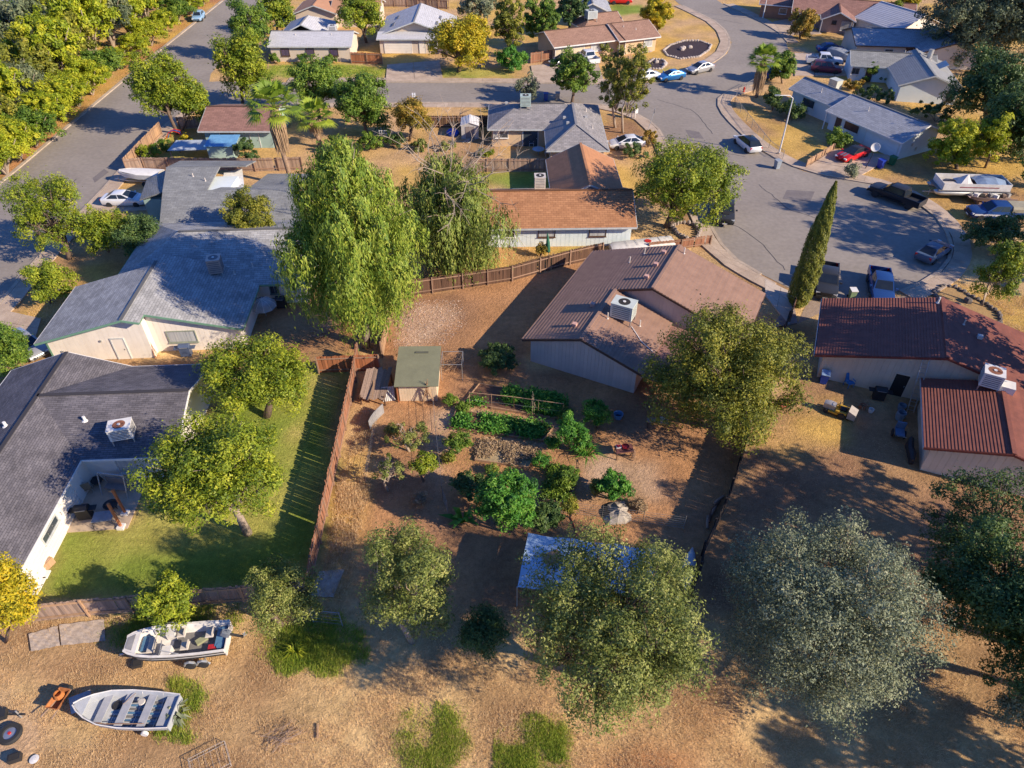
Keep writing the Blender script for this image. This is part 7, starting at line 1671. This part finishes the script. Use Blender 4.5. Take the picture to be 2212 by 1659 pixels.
for i, x in enumerate((1358, 1364, 1371)):
    e = at('mailbox', 'white pedestal mailbox on the near corner, %s from the left' % ORD[i], 'mailbox', (x, 254 + i * 1.5), 30, 'pedestal mailboxes'); MB().cyl((0, 0, .1), .06, .75, 8).build('pedestal', M_TRIMW, e); MB().box((0, 0, 1.15), (.5, .45, .65)).build('box', M_TRIMW, e); MB().box((0, -.235, 1.2), (.4, .02, .4)).build('door', M_ACW, e)
e = at('sign_post', 'leaning bare metal sign post on the corner footpath', 'sign', (1394, 297)); MB().tube([(0, 0, 0), (.9, .6, 3.4)], .035, 6).build('post', M_METAL, e); MB().box((.86, .57, 3.2), (.05, .5, .5)).build('plate', M_METAL, e)
e = at('satellite_dish', 'round white dish on a leaning black pole by the garage', 'dish', (1868, 366)); MB().tube([(0, 0, 0), (.45, 0, 2.5)], .04, 6).build('pole', M_BLK, e)
MB().lathe((0, 0, 0), [(.05, 0), (.3, .04), (.5, .13), (.49, .15), (.29, .06), (.05, .03)], 18).build('dish', M_TRIMW, e, (.3, -.1, 2.75), (R(70), R(25), R(-30)), smooth='auto')
e = at('storage_box', 'grey storage box at the back corner of the ranch house', 'box', (1802, 190), -62); MB().box((0, 0, .6), (1.5, 1.2, 1.2)).build('box', M_ACG, e); MB().box((0, 0, 1.23), (1.6, 1.3, .06)).build('lid', M_ACG, e)
# mulch beds with stone edging
M_MULCH = mat('mulch', (.055, .036, .042), .95, (.035, .023, .028), scale=5, bump=.8); M_STONE = mat('edging_stone', (.52, .45, .38), .9, (.40, .34, .29), rand=.2)
def mulch(label, px, stone=.3, n_in=0, fill=M_MULCH, h=.03, sm=None, sh=.6, nm='planting_bed'):
    pts = [Vector(G(*p)) for p in px]; o = pts[0]; e = empty(nm, o, 0, label, 'planting bed'); 
    if fill: MB().prism([((p - o).x, (p - o).y) for p in pts], -.01, h).build('mulch', fill, e)
    q = resample(pts + [pts[0]], stone * 1.15); me = [MB().loft([[(math.cos(k * 1.05) * r * (1 + .2 * rnd.random()), math.sin(k * 1.05) * r, z) for k in range(6)] for r, z in ((stone * .5, 0), (stone * .52, stone * sh * .6), (stone * .3, stone * sh))]).mesh('stone', sm or M_STONE) for _ in range(3)]
    for p in q: link('stone', me[rnd.randrange(3)], e, p - o, (0, 0, rnd.uniform(0, 6)), (1, 1, rnd.uniform(.7, 1.2)))
    for k in range(n_in):
        c = sum(pts, Vector()) / len(pts); link('stone', me[k % 3], e, c - o + Vector((rnd.uniform(-1.5, 1.5), rnd.uniform(-1, 1), .02)), (0, 0, k), (1.8, 1.6, 1.6))
    return e
mulch('large kidney shaped dark mulch bed with stone edging', [(1433, 110), (1448, 98), (1478, 89), (1512, 89), (1536, 98), (1530, 110), (1508, 124), (1470, 128), (1442, 121)], .42, 4)
mulch('small oval dark mulch bed beside the white car', [(1396, 140), (1412, 128), (1432, 130), (1441, 138), (1428, 150), (1404, 149)], .4, 2)
mulch('half round mulch bed against the tan house', [(1372, 112), (1390, 104), (1412, 106), (1406, 112), (1384, 116)], .36)
mulch('stone ring bed around the young green tree', [(2015, 632), (2035, 618), (2065, 622), (2095, 640), (2125, 655), (2158, 680), (2160, 700), (2135, 705), (2095, 688), (2060, 660), (2025, 648)], .4, 3, mat('bed_gold', (.42, .27, .11), .95, (.32, .2, .09), scale=3, bump=.6), .05, mat('stone_dark', (.18, .15, .13), .9, rand=.25), .7)
mulch('curved block edging around the court tree foot', [(1462, 505), (1450, 490), (1470, 482), (1500, 486), (1512, 500), (1506, 515), (1490, 522)], .4, 0, None, .02, mat('block_grey', (.34, .28, .24), .9, rand=.15), 1.0, 'tree_ring')
# ------------------------------------------------------------------ things in the field, lower left
e = at('wheelbarrow', 'rusty wheelbarrow holding an orange pot beside the rowing boat', 'wheelbarrow', (137, 1518), 80)
M_RUST = mat('rust', (.45, .17, .05), .85, (.25, .09, .035), scale=5)
MB().loft([[(-.42, -.22, .3), (.3, -.2, .3), (.3, .2, .3), (-.42, .22, .3)], [(-.6, -.36, .62), (.5, -.32, .58), (.5, .32, .58), (-.6, .36, .62)], [(-.55, -.31, .62), (.45, -.28, .58), (.45, .28, .58), (-.55, .31, .62)], [(-.4, -.2, .33), (.28, -.18, .33), (.28, .18, .33), (-.4, .2, .33)]]).build('tray', M_RUST, e)
MB().lathe((.1, .05, .36), [(.18, 0), (.26, .2), (.2, .42), (.16, .42), (.2, .2)], 12).build('pot', mat('pot_orange', (.55, .19, .05), .8), e)
for s in (-1, 1): MB().bar((.6, s * .1, .22), (-1.0, s * .3, .5), .045).build('handle', WD_GREY, e); MB().bar((-.4, s * .25, 0), (-.3, s * .25, .35), .04).build('leg', M_BLK, e)
MB().lathe((0, 0, 0), [(.05, -.05), (.2, -.05), (.2, .05), (.05, .05)], 12).build('wheel', M_TYRE, e, (.62, 0, .2), (R(90), 0, 0))
e = at('hatch_board', 'grey board leaning against the bow of the rowing boat', 'board', (180, 1522), 25); MB().box((0, 0, .3), (1.0, .8, .05), M=Matrix.Rotation(.45, 4, 'X')).build('panel', mat('board_grey', (.36, .37, .39), .6), e); MB().box((0, .25, .12), (.6, .3, .25)).build('block', WD_GREY, e)
e = at('spare_wheel', 'large black tyre with pale rim lying at the left edge', 'tyre', (25, 1588)); MB().lathe((0, 0, 0), [(.3, .02), (.5, 0), (.55, .12), (.5, .26), (.32, .26), (.3, .2)], 18).build('tyre', M_TYRE, e, smooth='auto'); MB().lathe((0, 0, .1), [(.3, 0), (.3, .1), (.1, .12)], 12).build('rim', M_RIM, e); MB().cyl((0, 0, .2), .08, .06, 8).build('hub', M_REDP, e)
e = at('trailer_winch', 'black trailer nose with jack stand at the left edge', 'trailer', (5, 1555), 20); MB().box((0, 0, .5), (.8, .5, .3)).build('housing', M_BLK, e); MB().bar((.3, 0, .4), (1.2, -.3, .35), .08).build('tongue', M_BLK, e); MB().cyl((.9, -.2, 0), .04, .7, 6).build('jack', M_METAL, e)
e = at('black_box', 'small black box on the bare ground by the big tyre', 'box', (35, 1640), 20); MB().box((0, 0, .16), (.55, .36, .32)).build('case', M_BLK, e); MB().box((0, 0, .33), (.4, .25, .03)).build('lid', M_DARK, e)
e = at('white_lid', 'white round lid lying in the dry grass', 'lid', (75, 1641)); MB().lathe((0, 0, .03), [(.2, 0), (.22, .03), (.05, .05)], 14).build('disc', M_TRIMW, e)
e = at('open_crate', 'black open crate under the bow of the motorboat', 'crate', (298, 1436), 15); MB().box((0, 0, .12), (.5, .4, .24)).build('crate', M_BLK, e); MB().box((0, 0, .245), (.36, .28, .02)).build('inside', M_DARK, e)
e = at('wire_cage', 'rusted wire cage frame lying in the bottom field', 'cage', (455, 1650), 30); W_, D_ = 1.7, 1.2
for z in (.02, .3):
    for a_, b_ in (((-W_ / 2, -D_ / 2), (W_ / 2, -D_ / 2)), ((W_ / 2, -D_ / 2), (W_ / 2, D_ / 2)), ((W_ / 2, D_ / 2), (-W_ / 2, D_ / 2)), ((-W_ / 2, D_ / 2), (-W_ / 2, -D_ / 2))): MB().bar((*a_, z), (*b_, z), .018).build('bar', mat('wire_pale', (.46, .40, .34), .7, (.36, .31, .27)), e)
for x in (-W_ / 2, W_ / 2):
    for y in (-D_ / 2, D_ / 2): MB().bar((x, y, 0), (x, y, .3), .018).build('upright', mat('wire_pale', (.46, .40, .34), .7, (.36, .31, .27)), e)
for k in range(6): MB().bar((-W_ / 2 + (k + .5) * W_ / 6, -D_ / 2, .3), (-W_ / 2 + (k + .5) * W_ / 6, D_ / 2, .3), .01).build('wire', mat('wire_pale', (.46, .40, .34), .7, (.36, .31, .27)), e)
e = at('timber_stake', 'short orange timber stake lying in the dry field', 'stake', (687, 1580), 100); MB().box((0, 0, .05), (.7, .07, .06)).build('timber', WD_TAN, e)
for lb, pp in (('grey weed cloth on the ground below the bottom fence, left piece', [(62, 1370), (125, 1352), (130, 1395), (68, 1408)]), ('grey weed cloth on the ground below the bottom fence, right piece', [(128, 1350), (225, 1338), (228, 1385), (133, 1395)]), ('dark cloth strip at the end of the dry strip', [(690, 1235), (745, 1230), (720, 1290), (665, 1290)])):
    pts = [G(*p) for p in pp]; o = pts[0]; q = MB(); K = 8
    f = lambda u, v: (pts[0] * (1 - u) + pts[1] * u) * (1 - v) + (pts[3] * (1 - u) + pts[2] * u) * v - o + Vector((0, 0, .03 + .03 * math.sin(u * 17) * math.cos(v * 13)))
    q.add([f(a / K, b / K) for b in range(K + 1) for a in range(K + 1)], [(b * (K + 1) + a, b * (K + 1) + a + 1, (b + 1) * (K + 1) + a + 1, (b + 1) * (K + 1) + a) for b in range(K) for a in range(K)])
    tag(q.build('weed_cloth', mat('weed_cloth', (.50, .40, .31), .95, (.32, .26, .21), scale=3, fine=.25), None, o), lb, 'cloth')
# garden hoses
for lb, pts, c in (('red hose trailing beside the pen', [(1232, 1118), (1240, 1135), (1246, 1155), (1240, 1175)], (.45, .10, .06)), ('dark hose along the narrow bed', [(1250, 1010), (1232, 1035), (1222, 1060), (1226, 1085)], (.08, .05, .05))):
    P3 = [G(*p) for p in pts]; o = P3[0]; tag(MB().tube([p - o + Vector((0, 0, .04)) for p in P3], .03, 6).build('garden_hose', mat('hose_%d' % int(c[0] * 100), c, .5), None, o, smooth=True), lb, 'hose')
for lb, b_, c_, h_, m_, n_ in (('dark leafy hedge behind the tall palm, left part', (735, 330), (735, 312), (34, 22), L_DARK, 2600), ('green hedge below the street bank trees, middle part', (800, 322), (800, 306), (32, 20), L_GRN, 2400), ('dark bush left of the olive orange tree', (850, 318), (850, 302), (26, 20), L_DARK, 1900), ('sage bush in front of the olive orange tree', (905, 325), (905, 315), (20, 14), L_OAK, 1200), ('low bush beside the scrap heap', (965, 322), (965, 314), (20, 11), L_OAK, 900)): shrub(lb, b_, c_, h_, m_, n_, .24)
for lb, b_, c_, h_, m_, n_ in (('leafy weed clump below the dry bed, left', (1062, 1022), (1062, 1014), (14, 10), L_GRN, 700), ('tomato bush right of the dry bed', (1168, 1010), (1168, 994), (20, 20), L_VEG, 1300), ('pepper plants beside the second bed end', (1190, 968), (1190, 958), (18, 13), L_VEG, 900), ('yellowing bean bush by the wire garden fence', (968, 1000), (968, 990), (12, 13), L_OLIVE, 700), ('leggy green bush above the tarp mound', (1290, 1068), (1288, 1052), (15, 18), L_OAK, 800), ('dry brown weed clump by the pen posts', (1380, 1100), (1380, 1092), (16, 10), L_DRY, 600), ('small green bush between trellis and tall bushes', (1222, 905), (1222, 895), (16, 14), L_GRN, 900), ('scrubby bush near the plank lean-to', (850, 935), (850, 926), (16, 13), L_OAK, 700), ('dry shrub in the left plot corner', (905, 1085), (905, 1076), (15, 11), L_DRY, 600), ('bushy herb mound at the large bed corner', (1000, 888), (998, 880), (13, 10), L_GRN, 600)): shrub(lb, b_, c_, h_, m_, n_, .15)
e = at('plastic_tub', 'blue plastic tub behind the tall glossy bush', 'tub', (1335, 902)); MB().lathe((0, 0, 0), [(.28, 0), (.36, .4), (.33, .4), (.26, .05)], 12).build('shell', mat('tub_blue', (.14, .3, .5), .4), e); MB().cyl((0, 0, .06), .26, .02, 12).build('water', M_GLASS, e)
e = at('work_bench', 'grey bench with buckets under the olive tree edge', 'bench', (1418, 922), -10); MB().box((0, 0, .6), (1.5, .5, .06)).build('top', WD_GREY, e); MB().lathe((.3, 0, .63), [(.14, 0), (.18, .26), (.15, .26), (.12, .03)], 10).build('bucket', M_TRIMW, e)
for x in (-.65, .65):
    for y in (-.2, .2): MB().bar((x, y, 0), (x, y, .58), .06).build('leg', WD_DARK, e)
# ------------------------------------------------------------------ grasses (uncountable)
L_STRAW = leaf_mat('grass_straw', [(.38, .24, .12), (.57, .39, .21), (.76, .55, .31), (.9, .70, .42)], .3, .9)
L_GRASS = leaf_mat('grass_green', [(.13, .22, .03), (.25, .36, .04), (.42, .48, .07), (.62, .55, .14)], .4, .8)
def grass(name, label, px, n, h, w, m, sd, lie=.5, ragged=.12, avoid=()):
    rg = np.random.default_rng(sd); poly = poly_w(px); lo, hi = poly.min(0) - ragged * 2, poly.max(0) + ragged * 2; out = []; tot = 0
    av = [poly_w(a) for a in avoid]
    while tot < n:
        q = lo + rg.random((n, 2)) * (hi - lo); k = inside(q + rg.normal(size=q.shape) * ragged + (np.stack([fbm(q[:, 0], q[:, 1], sd + 2, 1.2), fbm(q[:, 0], q[:, 1], sd + 7, 1.2)], 1) - .5) * ragged * 5, poly)
        for a in av: k &= ~inside(q, a)
        f = fbm(q[:, 0], q[:, 1], sd, 1.5); k &= rg.random(n) < np.clip((f - .25) * 2.6, .04, 1); q = q[k]; out.append(q); tot += len(q)
    q = np.concatenate(out)[:n]; hh = h * (.5 + .9 * rg.random(n)) * (.5 + fbm(q[:, 0], q[:, 1], sd + 5, 1.3))
    a = rg.random(n) * 6.283; tl = lie * (.3 + rg.random(n)); d = np.stack([np.cos(a) * np.sin(tl), np.sin(a) * np.sin(tl), np.cos(tl)], 1)
    s = np.stack([-np.sin(a + 1), np.cos(a + 1), np.zeros(n)], 1) * (w * (.6 + .8 * rg.random(n)))[:, None]; b = np.stack([q[:, 0], q[:, 1], np.full(n, -.05)], 1)
    V = np.stack([b - s * .5, b + s * .5, b + d * hh[:, None]], 1).reshape(-1, 3); o = np.array([q[:, 0].mean(), q[:, 1].mean(), 0])
    me = np_mesh(name, V - o, np.arange(n * 3).reshape(-1, 3), 3); t = me.attributes.new('tint', 'FLOAT', 'FACE'); t.data.foreach_set('value', np.clip(rg.random(n) * .6 + .45 * fbm(q[:, 0], q[:, 1], sd + 9, 2.2), 0, 1).astype(np.float32)); me.materials.append(m)
    return tag(link(name, me, None, tuple(o)), label, 'grass', None, 'stuff')
boats = [[(170, 1480), (390, 1480), (390, 1570), (200, 1580)]]
grass('dry_grass', 'dry straw coloured grass covering the lower field', [(-60, 1350), (560, 1310), (700, 1310), (1500, 1320), (2100, 1300), (2300, 1700), (-80, 1700)], 190000, .16, .02, L_STRAW, 101, 1.35, avoid=boats + [[(-60, 1530), (50, 1535), (85, 1580), (60, 1700), (-80, 1700)]])
grass('dry_grass', 'dry straw along the fence strip in the garden', [(795, 880), (815, 905), (800, 1000), (785, 1100), (750, 1290), (690, 1290), (710, 1160), (748, 1000), (770, 900)], 26000, .3, .03, L_STRAW, 102, 1.2)
grass('dry_grass', 'thin dry grass over the right hand lot', [(1620, 980), (1720, 790), (1990, 1000), (2250, 1030), (2250, 1330), (1520, 1330)], 50000, .13, .03, L_STRAW, 103, 1.3)
grass('lawn_grass', 'green lawn grass beside the charcoal roofed house', [(78, 1288), (130, 1155), (285, 1140), (305, 1060), (345, 985), (430, 905), (690, 800), (755, 790), (735, 880), (700, 1060), (668, 1225), (610, 1272), (400, 1285)], 90000, .1, .03, L_GRASS, 104, 1.1)
for i, (lb, pz, n, h) in enumerate((('green weed patch at the end of the metal gate', [(570, 1395), (600, 1360), (700, 1340), (775, 1395), (760, 1430), (680, 1438), (600, 1432)], 24000, .28), ('round green weed patch in the bottom field, left one', [(868, 1570), (905, 1542), (960, 1542), (1005, 1600), (975, 1660), (890, 1665)], 15000, .17), ('green weed patch at the bottom edge, right one', [(1095, 1600), (1140, 1568), (1200, 1575), (1215, 1620), (1190, 1690), (1100, 1690)], 15000, .2), ('green grass ring at the rowing boat stern', [(372, 1510), (385, 1482), (412, 1488), (427, 1530), (405, 1572), (372, 1578)], 6000, .25), ('green grass at the foot of the bottom fence', [(300, 1330), (300, 1300), (520, 1300), (530, 1335), (440, 1352), (250, 1400), (240, 1365)], 14000, .2))):
    grass('green_weeds', lb, pz, n, h, .035, L_GRASS, 110 + i, 1.15, ragged=.34)
grass('dry_grass', 'golden dry grass in the yard behind the board fence', [(885, 610), (1000, 550), (1100, 535), (1350, 532), (1290, 550), (1100, 592), (890, 632)], 16000, .2, .04, L_STRAW, 120, 1.2)
grass('dry_grass', 'golden grass verge on the right of the court', [(1995, 645), (2060, 605), (2130, 632), (2250, 645), (2250, 790), (2170, 700)], 16000, .18, .04, L_STRAW, 121, 1.2)
grass('dry_grass', 'dry grass by the left drive and road', [(60, 650), (150, 640), (330, 565), (310, 640), (150, 665), (60, 745)], 12000, .2, .04, L_STRAW, 122, 1.2)
grass('lawn_grass', 'patchy lawn in front of the long beige house', [(578, 142), (760, 141), (838, 147), (830, 167), (582, 168)], 12000, .2, .08, L_GRASS, 123, .6)
# fallen leaves on the pale patch
rg = np.random.default_rng(77); n = 2600; pl = poly_w([(850, 750), (856, 680), (900, 645), (1000, 650), (1010, 700), (960, 745)]); lo, hi = pl.min(0), pl.max(0); q = lo + rg.random((n * 3, 2)) * (hi - lo); q = q[inside(q, pl)][:n]; k = len(q)
C = np.stack([q[:, 0], q[:, 1], np.full(k, .02)], 1); o = C.mean(0) * np.array([1, 1, 0]); N = unit(rg.normal(size=(k, 3)) * .35 + np.array([0, 0, 1.0])); s = .11 * (.6 + .8 * rg.random(k))
tag(link('fallen_leaves', leaf_mesh('fallen_leaves', C - o, N, rg.normal(size=(k, 3)), s, s * .5, rg.random(k), leaf_mat('leaf_litter', [(.40, .20, .10), (.52, .36, .24), (.66, .54, .44), (.62, .36, .24)], .1)), None, tuple(o)), 'pale fallen leaves on the dirt beside the shed', 'leaves', None, 'stuff')
grass('garden_weeds', 'low green weeds around the vegetable beds', [(960, 890), (1040, 815), (1240, 860), (1300, 930), (1260, 1060), (1160, 1100), (980, 1060), (940, 960)], 16000, .14, .03, L_GRASS, 131, 1.1, ragged=.5)
grass('dry_grass', 'thin dry weeds along the garden paths', [(840, 880), (960, 880), (950, 1060), (1000, 1150), (900, 1200), (800, 1150)], 12000, .12, .025, L_STRAW, 132, 1.2, ragged=.5)
